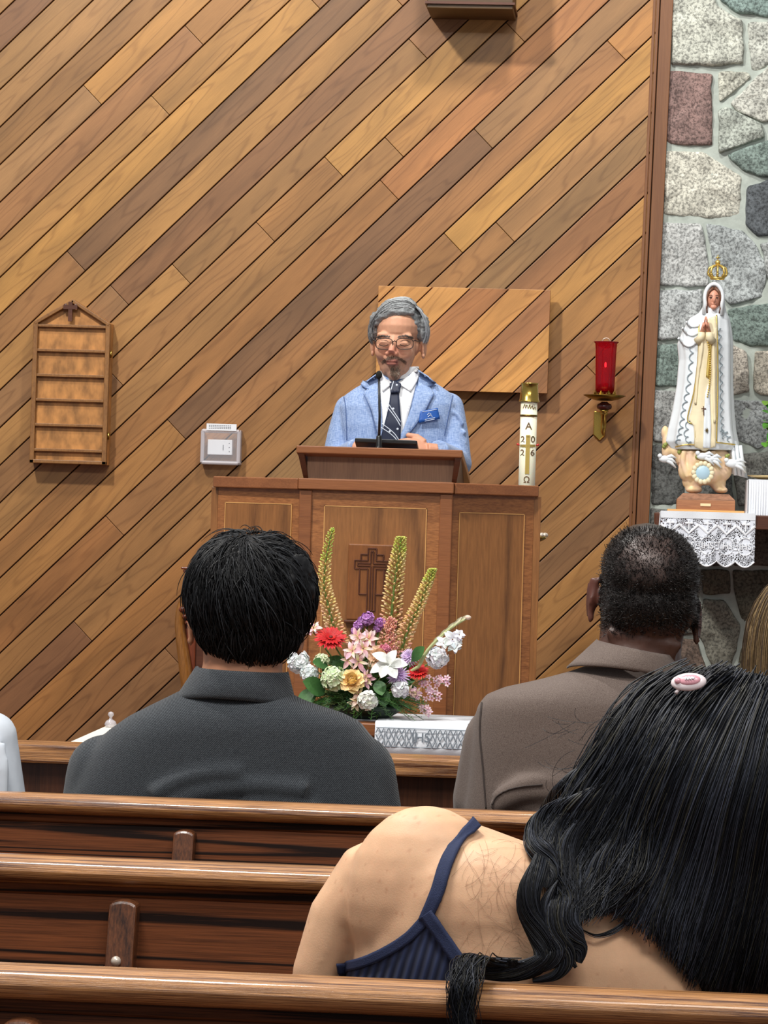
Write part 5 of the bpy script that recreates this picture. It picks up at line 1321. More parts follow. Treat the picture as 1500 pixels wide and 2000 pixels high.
def fabric(name, col, col2, scale=900, rough=.9, twill=True, var=.25, sheen=.2, bump=.3):
    """woven cloth: fine diagonal twill of two yarn colours"""
    m, nt, b = newmat(name); L = nt.links; b.inputs['Roughness'].default_value = rough; b.inputs['Specular IOR Level'].default_value = .2
    b.inputs['Sheen Weight'].default_value = sheen
    tc = N(nt, 'ShaderNodeTexCoord'); mp = N(nt, 'ShaderNodeMapping'); mp.inputs['Rotation'].default_value = (0, math.radians(40), 0)
    L.new(tc.outputs['Object'], mp.inputs['Vector'])
    w = N(nt, 'ShaderNodeTexWave'); w.inputs['Scale'].default_value = scale/6.3; w.inputs['Distortion'].default_value = 1.5; w.inputs['Detail'].default_value = 2; w.inputs['Detail Scale'].default_value = 8; w.bands_direction = 'X'
    L.new(mp.outputs[0], w.inputs['Vector'])
    n = N(nt, 'ShaderNodeTexNoise'); n.inputs['Scale'].default_value = scale*.6; n.inputs['Detail'].default_value = 3; L.new(tc.outputs['Object'], n.inputs['Vector'])
    mx = N(nt, 'ShaderNodeMath', operation='MULTIPLY' if twill else 'MAXIMUM'); L.new(w.outputs['Fac'], mx.inputs[0]); L.new(n.outputs['Fac'], mx.inputs[1])
    if not twill: mx.operation = 'MULTIPLY'; mx.inputs[0].default_value = 1; L.remove(mx.inputs[0].links[0]); mx.inputs[0].default_value = 1
    r = N(nt, 'ShaderNodeMapRange'); r.inputs['From Min'].default_value = .1 if twill else .35; r.inputs['From Max'].default_value = .5 if twill else .65; L.new(mx.outputs[0], r.inputs['Value'])
    c = N(nt, 'ShaderNodeMix', data_type='RGBA'); c.inputs['A'].default_value = (*lin(col), 1); c.inputs['B'].default_value = (*lin(col2), 1); L.new(r.outputs[0], c.inputs['Factor'])
    L.new(c.outputs['Result'], b.inputs['Base Color'])
    bp = N(nt, 'ShaderNodeBump'); bp.inputs['Strength'].default_value = bump; bp.inputs['Distance'].default_value = .001; L.new(r.outputs[0], bp.inputs['Height']); L.new(bp.outputs[0], b.inputs['Normal'])
    return m
def pring(L, R, dy, Y, n=48, back=None, e=2.4):
    """torso ring from left/right silhouette pixels at depth Y; dy = half depth toward camera, back = half depth away"""
    a = P(L[0], L[1], Y); b = P(R[0], R[1], Y); c = (a+b)/2; ax = (b-a)/2; out = []; back = back or dy
    for i in range(n):
        t = 2*PI*i/n; ct, st_ = math.cos(t), math.sin(t)
        x = abs(ct)**(2/e)*(1 if ct >= 0 else -1); y = abs(st_)**(2/e)*(1 if st_ >= 0 else -1)
        out.append(c+ax*x+Vector((0, -y*(dy if y > 0 else back), 0)))
    return out
def ear(mb, c, s, h=.032, tilt=.2):
    """ear at c; s = -1 left / +1 right of the picture"""
    R = Matrix.Rotation(s*.35, 3, 'Z') @ Matrix.Rotation(-s*tilt*.4, 3, 'Y')
    pts = []
    for i in range(15):
        a = -PI*.55+i/14*PI*1.35; pts.append(Vector(c)+R @ Vector((s*(.006+.007*math.cos(a)), .006-.016*math.sin(a*.8)*.5, h*math.sin(a)*.95)))
    mb.tube(pts, [.0045]+[.006]*12+[.0055, .004], 8)
    mb.ell(Vector(c)+R @ Vector((s*.003, .0, -.002)), (.006, .013, h*.85), 12, 8, M=R); mb.ell(Vector(c)+Vector((s*.006, .0, -h*.9)), (.006, .009, .010), 10, 6)
def seated_legs(parent, cx, Y, mat, zs=.45, w=.09):
    for s in (-1, 1):
        m = MB(); m.tube([(cx+s*w, Y+.02, zs+.07), (cx+s*w*1.1, Y+.22, zs+.08), (cx+s*w*1.2, Y+.36, zs+.06), (cx+s*w*1.2, Y+.39, zs-.04), (cx+s*w*1.2, Y+.38, .12)], [.085, .078, .062, .058, .048], 14)
        m.build('trouser_leg', mat, parent, smooth=True)
        m = MB(); m.ell((cx+s*w*1.2, Y+.43, .035), (.045, .12, .035), 14, 8); m.tube([(cx+s*w*1.2, Y+.38, .12), (cx+s*w*1.2, Y+.39, .05)], .04, 10); m.build('shoe', M['black'], parent, smooth=True)

# ---------------------------------------------------------------- man in charcoal coat
AY = 5.12; ka = Mpx(AY)
man = thing('person', 'person from behind, thick black hair, charcoal twill coat, seated left of the flowers', 'person', (P(455, 1500, AY).x, AY, 0))
hc = P(489, 1178, AY)
sk = lambda c: lin((196, 138, 106))
m = MB(); m.ell(hc+Vector((0, .03, -.01)), (.082, .10, .105), 20, 14)
m.tube([P(478, 1240, AY+.02), P(474, 1300, AY+.005), P(468, 1370, AY)], [.068, .064, .075], 18)
ear(m, P(381, 1214, AY+.03), -1, .034); ear(m, P(578, 1232, AY+.03), 1, .034)
m.ring_loft([pring((360,1360),(580,1372),.05,AY), pring((240,1430),(680,1430),.09,AY), pring((200,1520),(700,1530),.10,AY), pring((220,1800),(690,1800),.10,AY), pring((230,2040),(690,2050),.10,AY)])
for s, xx in ((-1, 240), (1, 660)):
    sh_ = P(xx, 1500, AY); el = P(xx-s*0, 1800, AY-.0)+Vector((0, .10, 0)); ha = Vector((hc.x+s*.06, AY+.42, .60))
    m.ell(sh_, .045, 12, 8); m.tube([sh_, el, ha], [.045, .040, .028], 12)
    m.ell(ha+Vector((-s*.01, .05, -.0)), (.04, .05, .018), 12, 8)
    for f in range(4): m.tube([ha+Vector((-.03+.02*f, .08, 0)), ha+Vector((-.03+.02*f, .12, -.004)), ha+Vector((-.03+.02*f, .145, -.022))], [.009, .009, .007], 8)
    m.tube([ha+Vector((-s*.04, .05, 0)), ha+Vector((-s*.062, .085, -.006))], [.010, .008], 8)
# face on the far side
fo3 = hc+Vector((0, .11, -.02)); m.ell(fo3+Vector((0, .015, -.0)), (.012, .022, .022), 10, 8); m.ell(fo3+Vector((0, .0, -.065)), (.03, .02, .03)); m.ell(fo3+Vector((0, .008, -.035)), (.024, .012, .008))
bm_ = remeshed(m, .005, 4); vcol(bm_, sk); meshobj('body', bm_, M['skin'], man)
M['coat'] = fabric('charcoal_twill', (26, 30, 36), (84, 89, 94), 900, bump=.5)
m = MB(); rr = []
for L, R, dy, bk in [((372,1338),(572,1356),.062,.05), ((345,1352),(594,1368),.075,.06), ((300,1374),(630,1380),.088,.07), ((252,1398),(668,1392),.098,.08), ((212,1426),(704,1410),.104,.085), ((178,1462),(730,1444),.106,.09), ((155,1500),(748,1490),.108,.09), ((138,1540),(762,1540),.110,.09),
    ((126,1590),(774,1590),.112,.09), ((120,1680),(782,1690),.112,.10), ((122,1800),(780,1810),.115,.11), ((130,1950),(775,1960),.12,.12), ((150,2050),(760,2060),.12,.12)]:
    rr.append(pring(L, R, dy, AY, back=bk, e=2.3))
m.ring_loft(rr)
for s, xx in ((-1, 190), (1, 712)):
    m.ell(P(xx-s*14, 1510, AY+.01), .062, 14, 10); m.tube([P(xx-s*14, 1510, AY+.01), P(xx-s*2, 1640, AY+.01), P(xx, 1820, AY+.03)+Vector((0, .06, 0)), Vector((hc.x+s*.09, AY+.36, .62))], [.062, .068, .062, .045], 16)
# cloth folds low on the back
for a in ([(300,1555),(340,1530),(400,1512),(470,1510)], [(330,1575),(400,1545),(500,1535),(600,1545)], [(620,1590),(560,1575),(480,1575)]):
    m.tube([P(x, y, AY-.105) for x, y in cr(a, 8)], .014, 8)
cm = remeshed(m, .006, 6)
coat = meshobj('coat', cm, M['coat'], man); coat_bv = bvh_of(cm)
# collar: standing fall collar, arcs round the back of the neck
def collar(name, top, bot, Yt, dt, db, mat, parent, thick=.006, n=30, Y=AY, bulge=.0, wrap=200):
    m = MB(); rows = []
    a, b = P(*top[0], Y), P(*top[1], Y); c, d = P(*bot[0], Y), P(*bot[1], Y)
    for i in range(n+1):
        th = math.radians(90-wrap/2+wrap*i/n)          # 90 = toward camera
        row = []
        for j in range(7):
            t = j/6; cen = ((a+b)/2).lerp((c+d)/2, t); ax = ((b-a)/2).lerp((d-c)/2, t); dd = dt+(db-dt)*t+bulge*math.sin(PI*t)
            row.append(cen-ax*math.cos(th)*1.0+Vector((0, -dd*math.sin(th), .0)) - Vector((0, 0, .016*(1-abs(math.sin(th)))*t)))
        rows.append(row)
    m.add([p for r in rows for p in r], [(i*7+j, (i+1)*7+j, (i+1)*7+j+1, i*7+j+1) for i in range(n) for j in range(6)])
    return m.build(name, mat, parent, smooth=True, solid=thick)
collar('collar', ((385,1303),(560,1313)), ((343,1352),(578,1368)), 0, .072, .086, M['coat'], man, thick=.005, bulge=.006)
collar('collar_stand', ((392,1306),(556,1316)), ((396,1352),(560,1366)), 0, .064, .062, M['coat'], man, thick=.004)
# hair: cap volume then strands flowing from the crown whorl
HC = P(489, 1160, AY)+Vector((0, .005, 0)); HR = (.094, .108, .094)
def hcap(v): return v.y < .55 or v.z > .3
m = MB(); m.ell(HC, (HR[0]*1.0, HR[1], HR[2]), 28, 18); m.ell(P(487, 1225, AY-.005), (.079, .082, .058), 24, 14); m.ell(P(485, 1262, AY-.012), (.056, .06, .036), 20, 12); m.ell(P(440, 1130, AY), (.06, .08, .06)); m.ell(P(545, 1140, AY), (.06, .08, .065))
hm = remeshed(m, .004, 4)
for v in hm.vertices: v.co += v.normal*noise.fractal(v.co*42, .8, 2, 3)*.006
vcol(hm, lambda c: lin((20, 20, 22)))
ho = meshobj('hair', hm, M['hair'], man)
BK = ((14,14,16),(22,22,25),(32,33,36),(12,12,14),(46,48,52))
dome_strands('hair_strands', HC, (HR[0]*1.03, HR[1]*1.03, HR[2]*1.05), (.03, -.35, .93), 3600, .085, .0009, M['hair'], ho, BK, lift=.006, swirl=.5, jitter=.006, cover=lambda v: v.y < .35 or v.z > .5)
dome_strands('nape_strands', P(487, 1222, AY-.005), (.082, .086, .066), (.0, -.5, 1.0), 1900, .055, .0009, M['hair'], ho, BK, seed=5, lift=.003, swirl=0, jitter=.004, cover=lambda v: v.y < .25 and v.z < .5)
dome_strands('lower_strands', P(485, 1262, AY-.012), (.058, .062, .040), (.0, -.3, 1.0), 700, .03, .0009, M['hair'], ho, BK, seed=6, lift=.002, swirl=0, jitter=.003, cover=lambda v: v.y < .25)
seated_legs(man, P(455, 1500, AY).x, AY, M['coat'])

# ---------------------------------------------------------------- man in brown suit
BY = 5.12
m2 = thing('person', 'person from behind, brown suit jacket, cropped dark hair, seated right of the flowers', 'person', (P(1165, 1500, BY).x, BY, 0))
hb = P(1270, 1135, BY)
M['skin_dark'] = vertmat('dark_skin', rough=.42, spec=.5, var=.08, vs=60, bump=.06, bs=500, sss=.05)
SC = P(1272, 1128, BY)
m = MB(); m.ell(P(1272, 1122, BY)+Vector((0, .02, 0)), (.078, .098, .078), 28, 20); m.ell(P(1268, 1180, BY)+Vector((0, .01, 0)), (.077, .085, .066), 24, 16); m.ell(P(1262, 1110, BY)+Vector((0, .03, 0)), (.072, .10, .072))
m.ell(P(1262, 1215, BY)+Vector((0, .02, 0)), (.064, .07, .045), 20, 12)
m.tube([P(1258, 1200, BY+.03), P(1250, 1262, BY+.02), P(1240, 1330, BY+.01)], [.068, .066, .078], 20)
ear(m, P(1162, 1170, BY+.02), -1, .033, .3); ear(m, P(1354, 1212, BY+.03), 1, .034, .2)
for (a, b, r) in (((1185,1234),(1330,1262),.008), ((1190,1250),(1322,1275),.007)):       # creases of the nape
    m.tube([P(a[0], a[1], BY-.028), P((a[0]+b[0])/2, (a[1]+b[1])/2+3, BY-.046), P(b[0], b[1], BY-.028)], r, 8)
m.ring_loft([pring((1120,1340),(1370,1352),.05,BY), pring((1010,1400),(1430,1420),.09,BY), pring((980,1500),(1440,1500),.10,BY), pring((990,1800),(1440,1800),.10,BY), pring((1000,2040),(1430,2050),.10,BY)])
for s, xx in ((-1, 1010), (1, 1400)):
    sh_ = P(xx, 1480, BY); el = P(xx, 1790, BY)+Vector((0, .08, 0)); ha = Vector((P(1210, 1500, BY).x+s*.06, BY+.42, .60)); m.ell(sh_, .045, 12, 8); m.tube([sh_, el, ha], [.045, .040, .028], 12)
    m.ell(ha+Vector((-s*.01, .05, 0)), (.04, .05, .018), 12, 8)
    for f in range(4): m.tube([ha+Vector((-.03+.02*f, .08, 0)), ha+Vector((-.03+.02*f, .12, -.004)), ha+Vector((-.03+.02*f, .145, -.022))], [.009, .009, .007], 8)
    m.tube([ha+Vector((-s*.04, .05, 0)), ha+Vector((-s*.062, .085, -.006))], [.010, .008], 8)
fo3 = hb+Vector((0, .115, -.03)); m.ell(fo3+Vector((0, .015, 0)), (.016, .022, .02), 10, 8); m.ell(fo3+Vector((0, -.005, -.06)), (.03, .02, .03)); m.ell(fo3+Vector((0, .008, -.035)), (.026, .014, .010))
bm_ = remeshed(m, .005, 4)
cro = P(1268, 1082, BY-.07)
def bcol(c):
    # close-cropped hair colour fades to bare scalp at the crown and to skin on the nape and ears
    d = (c-cro).length/.055; t = max(0, min(1, 1.15-d+noise.noise(c*60)*.5))
    zz = (c.z-P(1262, 1235, BY).z)/.02; nape = max(0, min(1, 1-zz+noise.noise(c*80)*.6))
    isear = abs((c-P(1268, 1180, BY)).x) > .0800
    hair = lin((34, 28, 26)); scalp = lin((122, 96, 88)); skin = lin((84, 56, 46))
    o = [a*(1-t*.5)+b*t*.5 for a, b in zip(hair, scalp)]; o = [a*(1-nape)+b*nape for a, b in zip(o, skin)]
    if isear and c.z < P(1262, 1120, BY).z: o = lin((96, 56, 46))
    return o
vcol(bm_, bcol); bo2 = meshobj('body', bm_, M['skin_dark'], m2)
bb = bvh_of(bm_); m = MB(); R = random.Random(4)
for i in range(9000):                 # short curled stubble
    x = R.uniform(1172, 1368); y = R.uniform(1030, 1245)
    h = bb.ray_cast(Vector((0, 0, CAMZ)), ray(x, y))
    if h[0] is None or h[0].y > BY+.03: continue
    q, nn = h[0], h[1]
    if (q-cro).length < .048 and R.random() < .45: continue
    if y > 1215 and R.random() < (y-1215)/30: continue
    s = Vector((R.gauss(0, 1), R.gauss(0, 1), R.gauss(0, 1)))*.0022; m.tube([q-nn*.001, q+nn*.0022+s*.5, q+nn*.0025+s], .00045, 3, col=lin(R.choice(((22,18,17),(30,26,24),(40,34,32)))), cap=False)
m.build('cropped_hair', M['hair'], bo2)
M['suit'] = fabric('brown_suiting', (92, 78, 72), (122, 108, 100), 1500, twill=False, rough=.7, sheen=.15, bump=.15)
m = MB(); rr = []
for L, R_, dy, bk in [((1150,1298),(1352,1312),.060,.05), ((1110,1312),(1372,1330),.078,.06), ((1050,1328),(1392,1346),.09,.07), ((985,1342),(1420,1362),.098,.08), ((950,1356),(1440,1378),.104,.085), ((934,1376),(1452,1396),.107,.09), ((926,1404),(1462,1420),.108,.09), ((920,1450),(1470,1460),.11,.09),
    ((914,1510),(1476,1520),.11,.09), ((906,1570),(1480,1580),.11,.09), ((905,1680),(1480,1700),.112,.10), ((930,1850),(1465,1860),.115,.11), ((945,2040),(1450,2050),.12,.12)]:
    rr.append(pring(L, R_, dy, BY, back=bk, e=2.6))
m.ring_loft(rr)
for s, xx in ((-1, 955), (1, 1440)):
    m.ell(P(xx-s*20, 1450, BY+.01), .058, 14, 10); m.tube([P(xx-s*20, 1450, BY+.01), P(xx-s*4, 1560, BY+.02), P(xx-s*4, 1760, BY)+Vector((0, .08, 0)), Vector((P(1210, 1500, BY).x+s*.09, BY+.36, .62))], [.058, .062, .058, .045], 16)
for a in ([(965,1560),(1010,1535),(1060,1525),(1110,1530)], [(960,1580),(1020,1552),(1100,1548)]):
    m.tube([P(x, y, BY-.104) for x, y in cr(a, 8)], .012, 8)
sm = remeshed(m, .006, 5); suit = meshobj('suit_jacket', sm, M['suit'], m2); su_bv = bvh_of(sm)
M['suit_seam'] = plain('suit_seam', (62, 52, 48), .8)
drape_ribbon('sleeve_seam', [(942,1372),(938,1430),(944,1500),(950,1580)], 2.2, su_bv, M['suit_seam'], suit, off=.001, thick=.0012, fb=BY, n=30, cross=1)
drape_ribbon('vent_fold', [(962,1572),(975,1552),(1010,1538),(1060,1532)], 2.2, su_bv, M['suit_seam'], suit, off=.002, thick=.002, fb=BY, n=24, cross=1)
collar('collar', ((1166,1250),(1316,1280)), ((1108,1286),(1335,1318)), 0, .072, .090, M['suit'], m2, thick=.003, Y=BY, bulge=.004)
seated_legs(m2, P(1210, 1500, BY).x, BY, M['suit'])
# ---------------------------------------------------------------- the speaker at the pulpit
SPY = 9.92; ks = Mpx(SPY)
spk = thing('person', 'person with grey hair, glasses and moustache in a light blue jacket at the pulpit', 'person', (P(775, 800, SPY).x, SPY, PLAT))
SC0 = P(774, 672, SPY-.02); RZ = Matrix.Rotation(ROLL, 3, 'Y')
def S(x, f, z): return SC0 + RZ @ Vector((x*ks, -f*ks, z*ks))
def se(mb, x, f, z, rx, rf_, rz, n=16): mb.ell(S(x, f, z), (rx*ks, rf_*ks, rz*ks), n, 10)
def st(mb, pts, rs, n=10): mb.tube([S(*p) for p in pts], [r*ks for r in rs], n)
m = MB()
se(m, 3, -6, -2, 45, 34, 32); se(m, 2, -2, 34, 45, 58, 46, 28); se(m, 0, 12, -6, 40, 42, 60, 28); se(m, 1, 14, -42, 30.5, 32, 27, 24); se(m, 2, 31, -61, 14, 13, 12)
for s in (-1, 1):
    se(m, s*23-1, 37, -16, 15, 14, 17); se(m, s*18-1, 42, 15, 17, 8, 6.5); se(m, s*20-2, 44, -1, 9.5, 7, 6); se(m, -4+s*8, 54, -21.5, 4.8, 6, 4.2, 10)
st(m, [(-2, 47, 12), (-3, 55, -8), (-4.5, 60, -19)], [5, 6, 7]); se(m, -3, 47, -30, 17, 7, 7); se(m, -3, 50, -35, 12.5, 5.5, 2.8); se(m, -3, 49, -41, 10.5, 5.5, 3.8)
st(m, [(0, -8, -40), (0, -14, -70), (0, -14, -110)], [30, 31, 38], 20)
ear(m, S(50, 0, -6), 1, .025, .2); ear(m, S(-42, 0, -6), -1, .025, .2)
m.ring_loft([pring((742,745),(812,748),.03,SPY), pring((690,775),(870,778),.08,SPY), pring((675,860),(880,864),.09,SPY), pring((680,980),(876,984),.09,SPY), pring((680,1060),(876,1060),.09,SPY)])
hsp = remeshed(m, .0028, 3)
def scol(c):
    q = (c-SC0)/ks; x, f, z = q.x, -q.y, q.z
    base = Vector(lin((214, 160, 130))); red = Vector(lin((204, 134, 112))); beard = Vector(lin((146, 116, 100))); lip = Vector(lin((166, 98, 88)))
    t = math.exp(-((x+3)/26)**2-((z+16)/12)**2)*.8; o = base.lerp(red, t)
    b = 1 if z < -24 and f > 0 else 0; b *= max(0, min(1, (-24-z)/12))*(1-max(0, min(1, (-74-z)/10))); b *= max(0, min(1, .35+.65*math.exp(-((x+2)/20)**4)+noise.noise(c*120)*.35))
    o = o.lerp(beard, b*.8)
    if abs(x+3) < 12 and -44 < z < -32.5 and f > 44: o = o.lerp(lip, .75)
    if abs(x+3) < 10 and abs(z+38) < 1.0 and f > 44: o = Vector(lin((90, 40, 36)))
    return o
vcol(hsp, scol); sbody = meshobj('body', hsp, M['skin'], spk); hs_bv = bvh_of(hsp)
# closed lids, brows, moustache and goatee
dark = plain('lash_line', (56, 38, 34), .6)
m = MB()
for cx in (749.5, 790.5):
    m.tube([cast(hs_bv, cx+a, 674+b, .0006, SPY) for a, b in ((-9, -1), (-5, 1.2), (0, 2), (5, 1.2), (9, -1))], .0011, 5)
    m.tube([cast(hs_bv, cx+a, 666+b, .0002, SPY) for a, b in ((-9, 1), (-4, -.8), (0, -1.2), (5, -.6), (9, 1))], .0007, 5)
m.build('eyelids', dark, sbody)
def fuzz(name, pts, n, L, r, cols, dirs, sp=2.0, seed=1, par=None):
    R = random.Random(seed); m = MB()
    for i in range(n):
        t = R.random(); k = t*(len(pts)-1); a = min(int(k), len(pts)-2); f = k-a
        x = pts[a][0]*(1-f)+pts[a+1][0]*f+R.gauss(0, sp*.4); y = pts[a][1]*(1-f)+pts[a+1][1]*f+R.gauss(0, sp)
        w = pts[a][2]*(1-f)+pts[a+1][2]*f; y += R.uniform(-.5, .5)*w
        q = cast(hs_bv, x, y, .0002, SPY); dx, dy = dirs(x, y); e = cast(hs_bv, x+dx*L, y+dy*L, .0018, SPY)
        if (e-q).length > .03: continue
        m.tube([q, q.lerp(e, .5)+Vector((0, -.0006, 0)), e], r, 3, col=lin(R.choice(cols)), cap=False)
    return m.build(name, M['hair'], par or sbody)
fuzz('moustache', [(750, 706, 2), (758, 699, 3), (769, 697, 4), (780, 699, 3), (789, 706, 2)], 300, 4, .0004, ((112, 88, 76), (140, 116, 100), (90, 68, 58)), lambda x, y: ((x-769)*.06, .7), 1.3, 3)
fuzz('goatee', [(764, 722, 10), (771, 728, 22), (779, 724, 12)], 260, 4, .0004, ((120, 104, 92), (84, 66, 56), (150, 138, 126)), lambda x, y: ((x-771)*.04, .9), 3, 4)
for a in ([(737, 660, 2), (748, 655, 3), (762, 658, 2)], [(777, 658, 2), (791, 655, 3), (804, 660, 2)]):
    fuzz('eyebrow', a, 130, 5, .0005, ((70, 60, 56), (110, 102, 98)), lambda x, y: ((x-770)*.02, .1), .8, 5)
# glasses
gl_ = bpy.data.objects.new('glasses', None); link(gl_)
def rrect(cx, cy, w, h, r=.42, n=28):
    out = []
    for i in range(n+1):
        a = 2*PI*i/n; c, s = math.cos(a), math.sin(a); e = 3.2
        out.append((cx+w/2*abs(c)**(2/e)*(1 if c > 0 else -1), cy+h/2*abs(s)**(2/e)*(1 if s > 0 else -1)*(1-.06*(s > 0)*abs(c))))
    return out
m = MB(); GY = SC0.y-60*ks
for cx in (750.5, 790.5): m.tube([P(x, y, GY+abs(x-770)*.0002) for x, y in rrect(cx, 671.5, 33, 21.5)], .0014, 6, cap=False)
m.tube([P(766.5, 668, GY), P(770.5, 665.5, GY-.002), P(774.5, 668, GY)], .0016, 6)
for x0, x1, dx in ((734, 731, -1), (807, 820, 1)): m.tube([P(x0, 666, GY+.006), P(x0+dx*4, 665, GY+.012), P(x1, 668, GY+.05), P(x1, 670, SC0.y-.0)], .0016, 6)
bpy.data.objects.remove(gl_)
gf = m.build('glasses_frame', plain('brown_glasses', (52, 34, 28), .3), spk, smooth=True)
m = MB()
for cx in (750.5, 790.5): m.add([P(x, y, GY+.001+abs(x-770)*.0002) for x, y in rrect(cx, 671.5, 32, 20.5)[:-1]], [tuple(range(28))])
ln, nt_, b_ = newmat('lens'); b_.inputs['Transmission Weight'].default_value = 1; b_.inputs['IOR'].default_value = 1.02; b_.inputs['Roughness'].default_value = .02; b_.inputs['Base Color'].default_value = (.97, .97, .97, 1)
m.build('lenses', ln, gf)
# grey hair
m = MB(); se(m, 4, -12, 42, 52, 58, 46, 30); se(m, -43, -8, 26, 12, 30, 26); se(m, 50, -10, 28, 11, 30, 25); se(m, 50, -6, 40, 12, 28, 22); se(m, -42, -4, 42, 14, 28, 20)
st(m, [(32, 34, 62), (12, 46, 63), (-10, 46, 60), (-28, 38, 52), (-41, 22, 36)], [8, 9.5, 10, 10, 8], 12)
st(m, [(34, 20, 76), (8, 28, 80), (-16, 26, 74), (-34, 14, 60)], [8, 12, 12, 10], 12)
gm = remeshed(m, .003, 4); 
for v in gm.vertices: v.co += v.normal*noise.fractal(Vector((v.co.x*40, v.co.y*40, v.co.z*110)), .8, 2, 3)*.003
vcol(gm, lambda c: [a*(.8+.5*noise.noise(Vector((c.x*30, c.y*30, c.z*150)))) for a in lin((150, 154, 156))])
gh = meshobj('hair', gm, M['hairgrey'], spk)
GC = ((160,164,166),(196,200,202),(112,114,116),(134,138,142),(216,220,222),(84,86,88))
top = []
for k_ in range(7):
    t = k_/6; f0 = 48-70*t; zt_k = 6*math.sin(PI*t)
    top.append([S(36, f0*.6, 72+zt_k*.5), S(24, f0*.85, 82+zt_k), S(6, f0, 84+zt_k), S(-14, f0*1.02, 78+zt_k), S(-32, f0*.9, 62+zt_k*.6), S(-46, f0*.65, 44), S(-52, f0*.45, 26), S(-50, f0*.35, 10)])
top.insert(0, [S(34, 38, 66), S(22, 47, 70), S(6, 54, 69), S(-12, 54, 64), S(-27, 47, 55), S(-38, 36, 44), S(-44, 24, 30), S(-45, 16, 14)])
strands('hair_top', top, 1500, .0009, M['hairgrey'], gh, spread=.0028, cols=GC, wave=.002, freq=1.2, seed=8)
side = [[S(34, 30-12*k_, 74), S(46, 30-14*k_, 64), S(56, 26-14*k_, 46), S(59, 20-13*k_, 26), S(57, 14-12*k_, 14), S(54, 10-11*k_, 5)] for k_ in range(5)]
strands('hair_side', side, 800, .0009, M['hairgrey'], gh, spread=.0026, cols=((196,202,208),(222,228,234),(160,166,172),(130,132,136)), seed=9)
side = [[S(-40, 26-12*k_, 48), S(-52, 24-13*k_, 36), S(-54, 20-13*k_, 18), S(-50, 16-13*k_, 4), S(-46, 12-12*k_, -2)] for k_ in range(5)]
strands('hair_side', side, 500, .0009, M['hairgrey'], gh, spread=.0024, cols=GC, seed=10)
# jacket: torso and both sleeves in one
def linen():
    m, nt, b = newmat('blue_linen'); L = nt.links; b.inputs['Roughness'].default_value = .85; b.inputs['Specular IOR Level'].default_value = .2; b.inputs['Sheen Weight'].default_value = .15
    tc = N(nt, 'ShaderNodeTexCoord'); outs = []
    for sc_ in ((60, 200, 600), (700, 200, 60)):
        mp = N(nt, 'ShaderNodeMapping'); mp.inputs['Scale'].default_value = sc_; L.new(tc.outputs['Object'], mp.inputs[0])
        n = N(nt, 'ShaderNodeTexNoise'); n.inputs['Scale'].default_value = 1; n.inputs['Detail'].default_value = 3; L.new(mp.outputs[0], n.inputs['Vector']); outs.append(n)
    a = N(nt, 'ShaderNodeMath', operation='ADD'); L.new(outs[0].outputs['Fac'], a.inputs[0]); L.new(outs[1].outputs['Fac'], a.inputs[1])
    r = N(nt, 'ShaderNodeMapRange'); r.inputs['From Min'].default_value = .75; r.inputs['From Max'].default_value = 1.25; L.new(a.outputs[0], r.inputs['Value'])
    c = N(nt, 'ShaderNodeMix', data_type='RGBA'); c.inputs['A'].default_value = (*lin((114, 140, 188)), 1); c.inputs['B'].default_value = (*lin((172, 192, 226)), 1); L.new(r.outputs[0], c.inputs['Factor']); L.new(c.outputs['Result'], b.inputs['Base Color'])
    return m
M['linen'] = linen()
m = MB(); m.ring_loft([pring((747,728),(811,720),.048,SPY), pring((738,738),(822,732),.060,SPY), pring((716,746),(842,742),.058,SPY), pring((694,758),(862,755),.070,SPY), pring((674,772),(882,769),.082,SPY), pring((662,794),(894,790),.095,SPY), pring((664,830),(890,830),.105,SPY), pring((672,880),(884,884),.105,SPY), pring((672,980),(884,984),.105,SPY), pring((664,1080),(890,1084),.115,SPY), pring((660,1180),(894,1184),.115,SPY)])
eL, eR = P(655, 905, SPY-.0), P(893, 905, SPY-.03)
hR = P(854, 880, 9.63); hL = P(700, 876, 9.66)
for shp, el, ha in ((P(682, 800, SPY+.01), eL, hL), (P(877, 796, SPY+.01), eR, hR)):
    m.ell(shp, .046, 14, 10); m.tube([shp, shp.lerp(el, .5), el], [.046, .048, .044], 16); m.ell(el, .046, 12, 8); m.tube([el, el.lerp(ha, .97)], [.045, .034], 14)
for a in ([(880,800),(896,812),(905,830)], [(884,842),(898,846),(910,842)], [(884,864),(898,868),(910,862)]):
    m.tube([P(x, y, SPY-.045) for x, y in cr(a, 6)], .006, 8)
jm = remeshed(m, .0045, 4); jk = meshobj('jacket', jm, M['linen'], spk); jb = bvh_of(jm)
M['shirt'] = plain('white_shirt', (236, 238, 242), .8, var=.02)
M['navy'] = plain('navy_tie', (22, 32, 58), .6, var=.1, vs=300)
dj = lambda n_, poly, mat, off, th=.0025, par=None, step=5: drape_poly(n_, poly, jb, M[mat], par or spk, off=off, thick=th, fb=SPY-.08, step=step)
shirt = dj('shirt_front', [(741,727),(743,800),(744,880),(783,880),(790,840),(803,790),(815,742),(815,724),(806,728),(790,740),(772,750),(756,742),(746,730)], 'shirt', .003)
dj('collar_leaf', [(744,730),(742,742),(748,768),(765,754),(756,744),(748,733)], 'shirt', .010, par=shirt); dj('collar_leaf', [(814,722),(818,732),(814,748),(802,768),(780,754),(796,740),(810,722)], 'shirt', .010, par=shirt)
m = MB()                          # neck band of the shirt
for i in range(25):
    pass
collar('collar_band', ((742,726),(817,716)), ((741,746),(820,738)), 0, .058, .064, M['shirt'], shirt, thick=.003, Y=SPY, wrap=250)
tie = dj('tie', [(764,768),(779,768),(782,800),(784,826),(781,880),(744,880),(746,850),(754,820),(760,795)], 'navy', .011)
